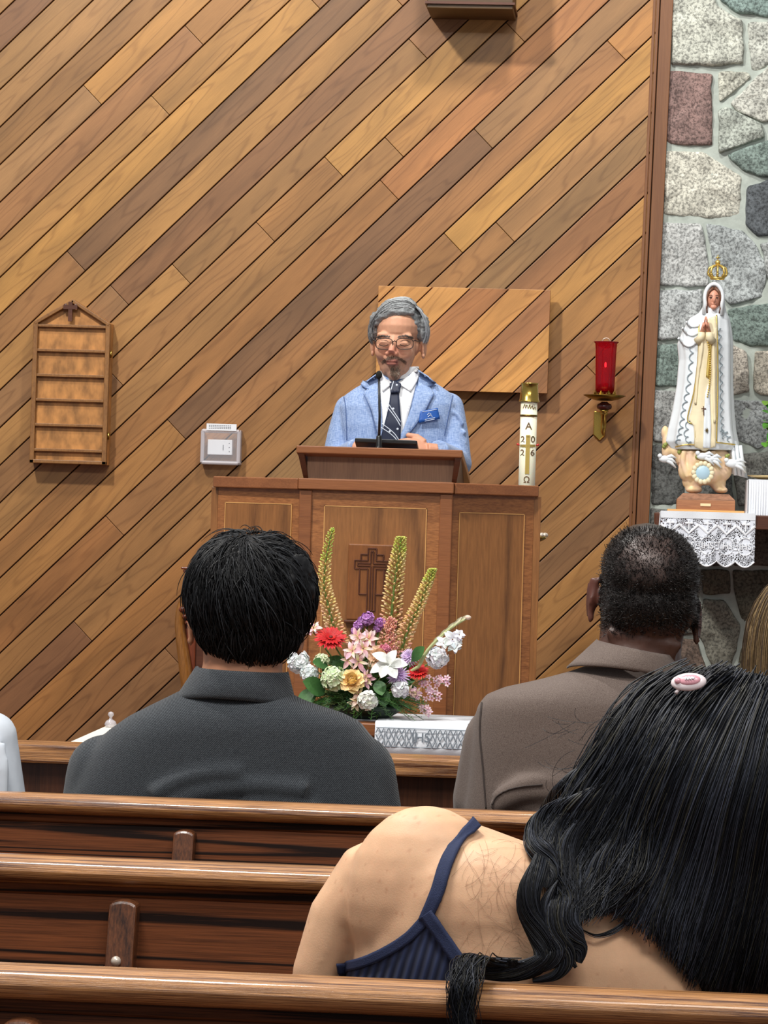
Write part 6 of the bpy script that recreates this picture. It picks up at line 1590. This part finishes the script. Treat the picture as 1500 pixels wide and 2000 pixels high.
dj('tie_knot', [(762,756),(772,750),(784,756),(781,771),(764,772)], 'navy', .017, .006, tie)
M['tie_stripe'] = plain('tie_stripe', (206, 214, 226), .6)
for y0, w_ in ((792, 1.6), (799, 1.6), (832, 1.6), (839, 1.6)):
    drape_ribbon('tie_stripe', [(758-(y0-790)*.25, y0-4), (770, y0+14), (783, y0+34)], w_, jb, M['tie_stripe'], tie, off=.0128, thick=.001, fb=SPY-.08, n=12, cross=1)
drape_ribbon('tie_stripe', [(770,752),(765,768)], 1.5, jb, M['tie_stripe'], tie, off=.021, thick=.001, fb=SPY-.08, n=6, cross=1)
for x, y in ((776, 759), (769, 800), (762, 843), (777, 838)):
    m = MB(); q = cast(jb, x, y, .0215 if y < 770 else .0135, SPY-.08); m.ell(q, (.0035, .0008, .0035), 10, 6); m.build('tie_emblem', M['tie_stripe'], tie)
dj('lapel', [(741,726),(727,737),(712,748),(707,755),(720,763),(712,770),(728,805),(738,845),(742,880),(748,880),(749,850),(746,800),(742,760)], 'linen', .008, .004, jk)
dj('lapel', [(817,724),(834,734),(845,744),(850,752),(836,757),(846,770),(828,808),(800,846),(783,866),(776,862),(790,834),(804,796),(816,756)], 'linen', .008, .004, jk)
M['jseam'] = plain('jacket_seam', (84, 108, 156), .8)
for path in ([(708,756),(715,761),(722,764)], [(848,753),(841,757),(834,758)], [(712,772),(724,800),(734,838),(738,866)], [(672,775),(676,800),(678,860)], [(846,772),(836,790),(822,815),(800,845)], [(884,772),(878,800),(868,850)]):
    drape_ribbon('seam', path, 1.3, jb, M['jseam'], jk, off=.010 if path[0][0] > 700 and path[0][0] < 860 else .001, thick=.001, fb=SPY-.08, n=16, cross=1)
bg = dj('name_badge', [(820,805),(852,798),(856,819),(817,827)], 'badge' if 'badge' in M else 'navy', .013, .002, jk); bg.data.materials[0] = plain('blue_badge', (34, 88, 170), .4); bg['label'] = 'blue name badge with white marks'
m = MB()
for pts in ([(824,806),(850,801)], [(833,812),(836,808),(840,811)], [(834,816),(838,812),(842,815)], [(828,821),(847,817)], [(828,824),(846,820)]):
    m.tube([cast(jb, x, y, .0148, SPY-.08) for x, y in pts], .0009 if len(pts) == 2 else .0011, 4)
m.build('white_marks', M['tie_stripe'], bg)
# hands: right hand (viewer's right) on the tablet, left hand behind it
def hand(name, w, fwd, side, up, s, par, curl=.5, ln=1.0):
    """w wrist, fwd towards the fingertips, side towards the thumb"""
    m = MB(); f = Vector(fwd).normalized(); t = Vector(side).normalized(); u = Vector(up).normalized()
    m.tube([w-f*.01, w, w+f*.02], [.024, .023, .024], 12)
    M3 = Matrix((t, f, u)).transposed(); m.ell(w+f*.045, (.038, .045, .015), 16, 10, M=M3)
    for i, (o, L) in enumerate(((.027, .062), (.010, .070), (-.009, .066), (-.026, .052))):
        b0 = w+f*.072+t*o; L *= ln; a1 = curl*.7; a2 = curl*1.5
        p1 = b0+(f*math.cos(a1)-u*math.sin(a1))*L*.45; p2 = p1+(f*math.cos(a2)-u*math.sin(a2))*L*.32; p3 = p2+(f*math.cos(a2*1.3)-u*math.sin(a2*1.3))*L*.25
        m.tube([b0-f*.03, b0, p1, p2, p3], [.008, .0095, .0088, .008, .0062], 10); m.ell(p3, .0062, 8, 6)
    b0 = w+f*.022+t*.026; m.tube([b0, b0+t*.022+f*.022-u*.004, b0+t*.030+f*.048-u*.010], [.012, .0105, .0085], 10); m.ell(b0+t*.030+f*.048-u*.010, .0085, 8, 6)
    hm_ = remeshed(m, .0032, 2); vcol(hm_, lambda c: lin((206, 150, 122))); return meshobj(name, hm_, M['skin'], par)
hand('hand', P(846, 881, 9.60), (-1, -.35, .08), (-.25, .5, .9), (-.3, -.5, .75), 1, spk, .35)
hand('hand', hL+Vector((.0, -.01, .0)), (.9, -.4, -.1), (.4, .6, .5), (.1, .3, .9), -1, spk, .5)
for shx in (-1, 1):                # trousers and shoes behind the pulpit
    m = MB(); cx = P(775, 800, SPY).x+shx*.085; m.tube([(cx, SPY, 1.10), (cx, SPY+.0, .75), (cx, SPY+.02, PLAT+.06)], [.095, .078, .058], 16); m.build('trouser_leg', plain('grey_trousers', (70, 74, 84), .85), spk, smooth=True)
    m = MB(); m.ell((cx, SPY-.04, PLAT+.04), (.045, .12, .04), 14, 8); m.build('shoe', M['black'], spk, smooth=True)
# tablet propped on the desk and the gooseneck microphone
ta, tb_ = P(693, 855, 9.42), P(815, 860, 9.42)
th_t = Vector((0, .20, -.055))
tabt = thing('tablet', 'black tablet held tilted on the reading desk', 'tablet', ta)
m = MB(); m.hexa([ta+Vector((0,0,-.013)), tb_+Vector((0,0,-.013)), tb_, ta]+[p+th_t for p in (ta+Vector((0,0,-.013)), tb_+Vector((0,0,-.013)), tb_, ta)])
m.build('case', M['black'], tabt, bevel=.003, fixn=True)
sm_, nt_, b_ = newmat('tablet_screen'); b_.inputs['Base Color'].default_value = (.25, .27, .3, 1); b_.inputs['Roughness'].default_value = .15
a, b = ta+Vector((.006, .006, .0008-.0016)), tb_+Vector((-.006, .006, .0008-.0016)); m = MB(); m.add([a, b, b+th_t*.94, a+th_t*.94], [(0,1,2,3)]); m.build('screen', sm_, tabt, solid=.001)
mt = P(740, 735, 9.36); mbp = Vector((P(740, 866, 9.36).x, 9.36, desk_z(9.36)+.001))
mic = thing('microphone', 'black gooseneck microphone rising from the reading desk', 'microphone', mbp)
m = MB(); m.lathe([(.001, 0), (.022, 0), (.020, .012), (.012, .018), (.009, .03), (.008, .055), (.005, .06), (.001, .06)], mbp, 20); m.build('base', M['black'], mic, smooth=True)
m = MB(); m.tube([mbp+Vector((0, 0, .05)), mbp.lerp(mt, .5)+Vector((.003, 0, 0)), mt], [.0042, .0038, .0036], 10); m.build('gooseneck', M['black'], mic, smooth=True)
m = MB(); m.ell(mt+Vector((0, .0, .004)), (.0095, .0095, .0125), 16, 10); m.build('foam_head', plain('black_foam', (20, 22, 22), .95, bump=.5, bs=900), mic, smooth=True)
# ---------------------------------------------------------------- woman in the navy strap top, leaning to the right
WYc = 3.38
wo = thing('person', 'person from behind with long wavy black hair and navy strap top, leaning right', 'person', (P(950, 1700, WYc).x, WYc, 0))
m = MB(); rg = []
for L, R_, dy in [((835,1603),(885,1606),.02), ((790,1618),(965,1628),.045), ((745,1645),(1080,1668),.07), ((712,1690),(1190,1712),.088), ((704,1740),(1270,1765),.098), ((694,1790),(1320,1815),.104), ((687,1850),(1360,1870),.108), ((684,1920),(1385,1940),.108), ((684,2020),(1385,2040),.105), ((680,2200),(1370,2220),.10), ((660,2400),(1390,2400),.105), ((640,2600),(1400,2600),.12)]:
    rg.append(pring(L, R_, dy, WYc, back=.09, e=2.2))
m.ring_loft(rg)
sh1 = P(742, 1708, WYc+.01)
m.tube([P(800, 1660, WYc+.01), P(735, 1720, WYc+.01), P(660, 1800, WYc+.005), P(622, 1900, WYc+.0), P(610, 2040, WYc+.0)], [.030, .046, .034, .028, .027], 16)
el = P(620, 2080, WYc+.01); m.ell(el, .03, 12, 8); m.tube([el, el+Vector((.08, .22, -.04))], [.028, .02], 12)
w_ = el+Vector((.08, .22, -.04)); m.ell(w_+Vector((.012, .04, 0)), (.03, .04, .014), 12, 8)
for f in range(4): m.tube([w_+Vector((-.008+.014*f, .07, 0)), w_+Vector((-.006+.015*f, .11, -.006)), w_+Vector((-.006+.015*f, .13, -.02))], [.0075, .007, .006], 8)
m.ell(P(830, 1760, WYc-.02), (.085, .06, .10), 16, 12)                    # shoulder blade
m.ell(P(960, 1790, WYc-.05), (.10, .055, .08), 18, 12)
m.tube([P(1190, 1790, WYc-.02), P(1280, 1740, WYc+.01), P(1370, 1640, WYc+.06)], [.075, .06, .055], 18)     # neck
HCw = P(1440, 1570, WYc+.10)
m.ell(HCw, (.085, .10, .105), 24, 16); m.ell(HCw+Vector((.02, .10, -.03)), (.02, .02, .025), 12, 8); m.ell(HCw+Vector((.01, .05, -.07)), (.045, .05, .05))
sr = P(1330, 2000, WYc+.02); m.tube([sr, sr+Vector((.03, .06, -.22)), sr+Vector((-.03, .26, -.26))], [.045, .034, .022], 14)
wm = remeshed(m, .004, 8)
def wcol(c):
    b = Vector(lin((234, 190, 152))); n_ = noise.noise(c*30)*.5+.5
    o = b.lerp(Vector(lin((226, 174, 138))), n_*.5)
    if noise.noise(c*260) > .58: o = o.lerp(Vector(lin((184, 122, 92))), .35)
    return o
vcol(wm, wcol); wbody = meshobj('body', wm, M['skin'], wo); wb_ = bvh_of(wm)
def ribmat():
    m, nt, b = newmat('ribbed_navy'); L = nt.links; b.inputs['Base Color'].default_value = (*lin((36, 46, 82)), 1); b.inputs['Roughness'].default_value = .8; b.inputs['Sheen Weight'].default_value = .1
    tc = N(nt, 'ShaderNodeTexCoord'); mp = N(nt, 'ShaderNodeMapping'); mp.inputs['Rotation'].default_value = (0, math.radians(-14), 0); L.new(tc.outputs['Object'], mp.inputs[0])
    w = N(nt, 'ShaderNodeTexWave'); w.bands_direction = 'X'; w.inputs['Scale'].default_value = 36; L.new(mp.outputs[0], w.inputs['Vector'])
    c = N(nt, 'ShaderNodeMix', data_type='RGBA'); c.inputs['A'].default_value = (*lin((22, 28, 54)), 1); c.inputs['B'].default_value = (*lin((48, 60, 98)), 1); L.new(w.outputs['Fac'], c.inputs['Factor']); L.new(c.outputs['Result'], b.inputs['Base Color'])
    bp = N(nt, 'ShaderNodeBump'); bp.inputs['Strength'].default_value = .8; bp.inputs['Distance'].default_value = .002; L.new(w.outputs['Fac'], bp.inputs['Height']); L.new(bp.outputs[0], b.inputs['Normal']); return m
M['rib'] = ribmat(); M['navyband'] = plain('navy_binding', (34, 45, 80), .8, var=.1, vs=400, bump=.3, bs=900)
top = drape_poly('strap_top', [(842,1796),(800,1840),(750,1872),(700,1890),(660,1897),(655,1960),(700,1990),(930,1990),(925,1930),(905,1890),(880,1850),(858,1815)], wb_, M['rib'], wo, off=.003, thick=.003, fb=WYc-.1, step=9)
drape_ribbon('binding', [(655,1890),(700,1884),(750,1864),(800,1832),(838,1792)], 20, wb_, M['navyband'], top, off=.005, thick=.003, fb=WYc-.1, n=40)
drape_ribbon('strap', [(834,1800),(858,1745),(872,1700),(892,1655),(916,1622),(924,1614)], 24, wb_, M['navyband'], top, off=.006, thick=.003, fb=WYc-.02, n=50)
drape_ribbon('strap', [(838,1785),(858,1815),(884,1855),(910,1895),(930,1950)], 26, wb_, M['navyband'], top, off=.0065, thick=.003, fb=WYc-.1, n=40)
m = MB(); rg = [pring((660,1960),(1390,1975),.115,WYc,back=.10), pring((668,2040),(1388,2060),.11,WYc,back=.10), pring((674,2200),(1376,2220),.106,WYc,back=.10), pring((654,2400),(1396,2400),.112,WYc,back=.10), pring((632,2600),(1405,2600),.126,WYc,back=.10)]
m.ring_loft(rg, cap=False); m.build('top_body', M['rib'], top, smooth=True, solid=.002)
seated_legs(wo, P(1020, 1700, WYc).x, WYc+.05, plain('dark_trousers', (34, 36, 44), .85))
# hair: dark cap under sheets of strands
m = MB(); m.ell(P(1440, 1565, WYc+.08), (.122, .13, .128), 28, 18); m.ell(P(1330, 1560, WYc+.02), (.07, .075, .10), 20, 14); m.ell(P(1255, 1500, WYc+.03), (.05, .06, .06), 18, 12); m.ell(P(1470, 1760, WYc+.04), (.085, .07, .11), 20, 14); m.ell(P(1400, 1800, WYc+.0), (.045, .05, .10), 18, 12)
m.ell(P(1230, 1600, WYc+.01), (.06, .05, .075), 18, 12); m.ell(P(1160, 1610, WYc+.0), (.04, .035, .055), 16, 10)
wh = remeshed(m, .006, 16)
for v in wh.vertices: v.co += v.normal*noise.fractal(Vector((v.co.x*22, v.co.y*22, v.co.z*8)), .8, 2, 3)*.004
vcol(wh, lambda c: lin((14, 15, 19))); who = meshobj('hair', wh, M['hair'], wo); wh_bv = bvh_of(wh)
m_all = MB(); m_all.v = [tuple(v.co) for v in wh.vertices]; off_ = len(m_all.v); m_all.f = [tuple(p.vertices) for p in wh.polygons]
m_all.v += [tuple(v.co) for v in wm.vertices]; m_all.f += [tuple(i+off_ for i in p.vertices) for p in wm.polygons]
both = BVHTree.FromPolygons(m_all.v, m_all.f)
def onh(x, y, off=.008):
    """point lying just off the head, hair cap or back under this part of the picture"""
    h = both.ray_cast(Vector((0, 0, CAMZ)), ray(x, y))
    if h[0] is None: return P(x, y, WYc+.03)
    return h[0]+ray(x, y)*(-off)
def path3(px, off):
    """a picture path laid over the head and back with its depth smoothed, so locks flow instead of following bumps"""
    hs = [both.ray_cast(Vector((0, 0, CAMZ)), ray(x, y))[0] for x, y in px]; ys = [h.y-off if h is not None else None for h in hs]
    known = [i for i, v in enumerate(ys) if v is not None] or [0]
    ys = [(ys[i] if ys[i] is not None else (ys[min(known, key=lambda k: abs(k-i))] or WYc)+.01*min(3, abs(min(known, key=lambda k: abs(k-i))-i))) for i in range(len(px))]
    for _ in range(3): ys = [min(ys[i], (ys[max(i-1, 0)]+ys[i]*2+ys[min(i+1, len(ys)-1)])/4) for i in range(len(ys))]
    return [P(x, y, d) for (x, y), d in zip(px, ys)]
WC = ((12,13,17),(18,20,26),(30,32,40),(40,43,52),(10,10,13),(56,60,70),(16,18,24),(60,58,50))  # paler tones put highlight sheen into the locks
def sheet(name, gs, n, r=.00085, spread=.004, off=.008, **k):
    return strands(name, [path3(cr(g, 12), off) for g in gs], n, r, M['hair'], who, spread=spread, cols=k.pop('cols', WC), nseg=18, **k)
A = [[(1345,1322),(1262,1350),(1212,1400),(1176,1460),(1132,1525),(1092,1590),(1062,1655),(1082,1722)],
 [(1372,1318),(1300,1352),(1246,1412),(1206,1490),(1160,1565),(1122,1635),(1106,1700),(1112,1770)],
 [(1405,1315),(1338,1362),(1288,1432),(1244,1520),(1206,1600),(1170,1680),(1142,1745),(1118,1800)],
 [(1442,1316),(1384,1372),(1332,1452),(1292,1550),(1262,1640),(1238,1706),(1208,1745),(1172,1778)],
 [(1482,1325),(1442,1392),(1400,1482),(1362,1582),(1332,1672),(1308,1742),(1290,1796),(1284,1842)],
 [(1522,1335),(1492,1412),(1470,1502),(1442,1602),(1422,1702),(1400,1782),(1378,1850),(1352,1925)],
 [(1582,1350),(1562,1432),(1548,1522),(1530,1622),(1510,1722),(1492,1802),(1478,1870),(1460,1945)],
 [(1660,1400),(1650,1480),(1640,1560),(1620,1660),(1600,1760),(1588,1840),(1578,1900),(1560,1960)]]
sheet('hair_fall', A, 5200, spread=.005, off=.012, wave=.003, freq=1.3, clump=34, seed=31)
sheet('hair_waves', A[0:4], 2600, spread=.006, off=.018, wave=.011, freq=1.6, clump=9, seed=33)
sheet('hair_sheen', A[1:6], 500, r=.0010, spread=.004, off=.014, wave=.004, freq=1.2, clump=22, seed=36, cols=((58,62,74),(74,78,92),(48,50,60)))  # paler strands, the hair's highlight painted as strand colour
sheet('hair_crown', [[(1590,1360),(1500,1330),(1420,1322),(1340,1340),(1270,1370),(1225,1400)], [(1600,1400),(1520,1360),(1440,1345),(1360,1365),(1290,1400),(1230,1440)], [(1610,1450),(1530,1400),(1450,1380),(1380,1400),(1310,1440),(1240,1490)]], 900, spread=.004, seed=32)
def lock(path, w, n, seed, twist=1.5, r=.0009, off=.02, name='hair_lock', cols=WC, dY=0):
    """one wavy lock: strands spiralling round a path drawn on the back"""
    R = random.Random(seed); pts = path3(cr(path, 12), off); pts = [Vector(q)+Vector((0, dY, 0)) for q in cr([tuple(p) for p in pts], 34)]; m = MB()
    for i in range(n):
        ph = R.uniform(0, 2*PI); rad = math.sqrt(R.random()); t1 = 1-R.random()**3*.3; q = []
        for j, p in enumerate(pts):
            t = j/33*t1; k = t*33; a = min(int(k), 32); f = k-a; c = pts[a].lerp(pts[a+1], f); tg = (pts[min(a+1, 33)]-pts[max(a-1, 0)]).normalized()
            s = tg.cross(Vector((0, -1, 0))); s = s.normalized() if s.length > .1 else Vector((1, 0, 0)); ww = w*min(1, .2+t*5)*(.6+.5*math.sin(PI*min(1, t*1.05)))*(1-.55*t**4)*rad
            an = ph+twist*2*PI*t; q.append(c+s*ww*math.cos(an)+Vector((0, -1, 0))*ww*.5*math.sin(an))
        m.tube(q, [r*(1-.6*(j/33)) for j in range(34)], 3, col=lin(R.choice(cols)), cap=False)
    return m.build(name, M['hair'], who, smooth=True)
lock([(1190,1560),(1130,1620),(1100,1690),(1110,1750),(1080,1800),(1090,1850),(1060,1880),(1000,1892),(940,1893)], .013, 380, 41, 1.2)
lock([(1150,1560),(1090,1610),(1070,1670),(1040,1720),(1032,1775),(1052,1825),(1062,1868),(1030,1900),(960,1905),(925,1902)], .011, 380, 42, 1.0)
lock([(1230,1600),(1180,1680),(1150,1740),(1115,1790),(1120,1830),(1135,1855),(1130,1880)], .012, 300, 43, 1.0)
lock([(1215,1520),(1150,1570),(1080,1600),(1050,1640),(1075,1700),(1060,1730)], .016, 380, 44, 1.2)
lock([(1170,1480),(1110,1540),(1080,1580),(1060,1620),(1045,1650)], .012, 260, 45, 1.0)
lock([(1110,1700),(1130,1760),(1100,1820),(1110,1870),(1085,1905),(1040,1915)], .008, 160, 46, .8)
lock([(1090,1720),(1060,1780),(1080,1840),(1110,1870),(1125,1890)], .006, 110, 48, .8)
lock([(1290,1650),(1255,1720),(1240,1780),(1205,1815),(1165,1828),(1130,1812)], .003, 10, 47, .5, off=.008)
# tail of hair hanging over the pew rail
rail_y = D1-.012
tp = [onh(1000, 1892, .022), onh(955, 1890, .024), Vector(P(925, 1888, D1+.03))+Vector((0, 0, .004)), P(908, 1900, D1+.0), P(903, 1925, D1-.016), P(905, 1965, D1-.018), P(908, 2010, D1-.02), P(905, 2080, D1-.02)]
R = random.Random(50); m = MB(); tpp = [Vector(q) for q in cr([tuple(p) for p in tp], 26)]
for i in range(420):
    ox, oy, oz = R.gauss(0, .0048), abs(R.gauss(0, .004)), R.gauss(0, .003); t1 = 1-R.random()**2*.3; q = []
    for j in range(26):
        k = j*t1; a = min(int(k), 24); f = k-a; c = tpp[a].lerp(tpp[a+1], f); wv = .004*math.sin(j*.45+i*.01); g = min(1, j/9)
        q.append(c+Vector((ox*(.7+.5*math.sin(PI*j/25))+wv, -oy*g-.001, (oz if j > 12 else abs(oz))+.002*(j < 12))))
    m.tube(q, [.0009*(1-.6*j/25) for j in range(26)], 3, col=lin(R.choice(WC)), cap=False)
m.build('hanging_lock', M['hair'], who, smooth=True)
# fly-away hairs at the left of the head and fine hairs across the skin
R = random.Random(52); m = MB()
for i in range(34):
    x0, y0 = R.uniform(1090, 1200), R.uniform(1400, 1600); a = R.uniform(2.6, 3.6); L = R.uniform(30, 110); c = R.uniform(-.02, .02); pts = []; x, y = x0+20, y0
    for j in range(10): pts.append(P(x, y, WYc-.02+R.uniform(-.002, .002))); x += math.cos(a)*L/9; y -= math.sin(a)*L/9*.9-2.5; a += c*12
    m.tube(pts, .00028, 3, col=lin((30, 30, 34)), cap=False)
m.build('flyaway_hairs', M['hair'], who)['kind'] = 'stuff'; m = MB()
for i in range(90):
    x, y = R.uniform(920, 1060), R.uniform(1640, 1880); a = R.uniform(0, 2*PI); c = R.uniform(-.35, .35); L = R.uniform(25, 120); pts = []
    for j in range(12): pts.append(cast(wb_, x, y, .0010, WYc-.08)); x += math.cos(a)*L/11; y += math.sin(a)*L/11; a += c*.5
    if max((pts[q+1]-pts[q]).length for q in range(11)) < .02: m.tube(pts, .00009, 3, col=lin((110, 80, 64)), cap=False)
m.build('fine_hairs', M['hair'], who)['kind'] = 'stuff'
# pink hair clip
cp = P(1345, 1332, WYc-.034); clip = thing('hair_clip', 'pink and white rounded hair clip on top of the black hair', 'hair clip', cp)
kcl = Mpx(cp.y); Rm = Matrix.Rotation(math.radians(-6), 3, 'Y') @ Matrix.Rotation(math.radians(-35), 3, 'X')
m = MB(); m.ell(cp, (35*kcl, .005, 20*kcl), 24, 10, M=Rm); m.tube([cp+Vector((-.010, -.002, -.008)), cp+Vector((-.013, -.004, -.012))], .002, 8)
m.build('clip_body', plain('white_enamel', (240, 226, 228), .3, coat=.5), clip, smooth=True)
m = MB(); m.ell(cp+Rm @ Vector((.001, -.0035, 0)), (22*kcl, .0032, 12*kcl), 22, 8, M=Rm); m.ell(cp+Rm @ Vector((-.011, -.004, .0)), (7*kcl, .003, 7*kcl), 12, 6, M=Rm); m.build('pink_centre', plain('pink_enamel', (232, 166, 178), .3, coat=.5), clip, smooth=True)
m = MB(); m.tube([cp+Rm @ Vector((a*kcl, -.0072, b*kcl)) for a, b in cr([(-6,-3),(-4,4),(-1,-3),(2,4),(4,-3),(7,3),(9,-2),(12,2)], 30)], .0007, 5); m.build('white_script', M['thread'], clip)

# ---------------------------------------------------------------- person in white at the left frame edge
LYp = 5.12
p3 = thing('person', 'person in a pale white shirt, only a shoulder showing at the left edge', 'person', (P(-160, 1500, LYp).x, LYp, 0))
hc3 = P(-150, 1170, LYp)
m = MB(); m.ell(hc3, (.075, .095, .11), 20, 14); m.tube([hc3+Vector((0, .0, -.06)), P(-155, 1330, LYp), P(-155, 1400, LYp)], [.055, .052, .06], 16)
m.ell(hc3+Vector((0, .09, -.02)), (.012, .02, .02)); ear(m, hc3+Vector((-.076, .01, -.01)), -1, .03); ear(m, hc3+Vector((.076, .01, -.01)), 1, .03)
m.ring_loft([pring((-260,1430),(-60,1440),.07,LYp), pring((-280,1700),(-50,1710),.08,LYp), pring((-280,2040),(-50,2050),.08,LYp)])
for s in (-1, 1):
    ha = Vector((hc3.x+s*.08, LYp+.40, .58)); m.tube([Vector((hc3.x+s*.10, LYp, .90)), Vector((hc3.x+s*.10, LYp+.06, .68)), ha], [.03, .03, .024], 12); m.ell(ha+Vector((0, .05, 0)), (.035, .045, .016))
    for f in range(4): m.tube([ha+Vector((-.025+.017*f, .08, 0)), ha+Vector((-.025+.017*f, .12, -.01)), ha+Vector((-.025+.017*f, .14, -.03))], [.008, .008, .006], 8)
bm3 = remeshed(m, .006, 4); vcol(bm3, lambda c: lin((206, 156, 126))); meshobj('body', bm3, M['skin'], p3)
m = MB(); m.ring_loft([pring((-240,1340),(-75,1345),.07,LYp), pring((-290,1370),(-40,1380),.085,LYp), pring((-320,1400),(-6,1412),.10,LYp), pring((-335,1440),(8,1450),.105,LYp), pring((-340,1500),(14,1510),.11,LYp), pring((-340,1700),(14,1710),.11,LYp), pring((-330,2050),(10,2060),.12,LYp)])
m.tube([P(-14, 1440, LYp), P(-6, 1560, LYp+.01), P(-10, 1760, LYp+.07), Vector((hc3.x+.09, LYp+.30, .60))], [.04, .048, .046, .036], 14); m.ell(P(-16, 1440, LYp), .042)
for x in (-6, 8): m.tube([P(x-6, 1450, LYp-.05), P(x+2, 1500, LYp-.055), P(x, 1580, LYp-.05)], .008, 8)
wm3 = remeshed(m, .006, 5); meshobj('shirt', wm3, plain('pale_shirt', (222, 230, 240), .8, var=.03), p3)
m = MB(); m.ell(hc3+Vector((0, -.012, .02)), (.084, .10, .10), 24, 16); hx = m.build('hair', M['hair'], p3, smooth=True); hx.data.materials[0] = plain('dark_brown_hair', (40, 30, 26), .5)
seated_legs(p3, hc3.x, LYp, plain('grey_trousers_b', (60, 62, 70), .85))
# ---------------------------------------------------------------- long-haired person at the right frame edge
RYp = 5.12
p4 = thing('person', 'person with long straight brown hair, only a strip of hair at the right edge', 'person', (P(1585, 1500, RYp).x, RYp, 0))
hc4 = P(1564, 1262, RYp)
m = MB(); m.ell(hc4, (.07, .085, .10), 20, 14); m.tube([hc4+Vector((0, 0, -.06)), hc4+Vector((0, 0, -.19))], [.048, .055], 16); m.ell(hc4+Vector((0, .085, -.02)), (.012, .02, .02))
m.ring_loft([pring((1530,1460),(1690,1470),.06,RYp), pring((1520,1700),(1700,1700),.075,RYp), pring((1520,2040),(1700,2040),.08,RYp)])
for s in (-1, 1):
    ha = Vector((hc4.x+.05+s*.08, RYp+.36, .58)); m.tube([Vector((hc4.x+.05+s*.08, RYp, .88)), Vector((hc4.x+.05+s*.10, RYp+.05, .68)), ha], [.035, .03, .022], 12); m.ell(ha+Vector((0, .045, 0)), (.03, .04, .014))
    for f in range(4): m.tube([ha+Vector((-.02+.014*f, .07, 0)), ha+Vector((-.02+.014*f, .105, -.01)), ha+Vector((-.02+.014*f, .125, -.03))], [.007, .007, .005], 8)
bm4 = remeshed(m, .006, 4); vcol(bm4, lambda c: lin((220, 172, 140))); meshobj('body', bm4, M['skin'], p4)
m = MB(); m.ring_loft([pring((1530,1420),(1660,1424),.06,RYp), pring((1508,1450),(1712,1460),.085,RYp), pring((1500,1520),(1725,1530),.095,RYp), pring((1500,1800),(1725,1800),.10,RYp), pring((1500,2050),(1725,2050),.11,RYp)])
m.build('dark_blouse', plain('dark_blouse', (40, 44, 56), .85), p4, smooth=True)
m = MB(); m.ell(hc4+Vector((0, -.01, .01)), (.080, .096, .108), 24, 16); m.tube([hc4+Vector((0, -.04, -.02)), hc4+Vector((0, -.05, -.15)), hc4+Vector((0, -.06, -.28)), hc4+Vector((0, -.06, -.36))], [.066, .072, .062, .03], 20, flat=.9)
h4 = remeshed(m, .006, 4); vcol(h4, lambda c: lin((78, 62, 44))); h4o = meshobj('hair', h4, M['hair'], p4)
gs = []
for k_ in range(9):
    a = -PI*.98+PI*.98*k_/8*1.0; cx, sy = math.cos(a), math.sin(a)
    gs.append([hc4+Vector((cx*.01, -.03+sy*.01, .112)), hc4+Vector((cx*.05, sy*.07-.01, .095)), hc4+Vector((cx*.084, sy*.10-.005, .03)), hc4+Vector((cx*.086, sy*.10-.01, -.08)), hc4+Vector((cx*.082, sy*.095-.02, -.19)), hc4+Vector((cx*.074, sy*.08-.03, -.32))])
strands('long_strands', gs, 1900, .0011, M['hair'], h4o, spread=.004, cols=((96,76,50),(120,98,66),(74,58,40),(138,116,84),(90,76,64)), wave=.002, freq=1, seed=61)
seated_legs(p4, hc4.x+.05, RYp, plain('dark_skirt', (36, 38, 46), .85))
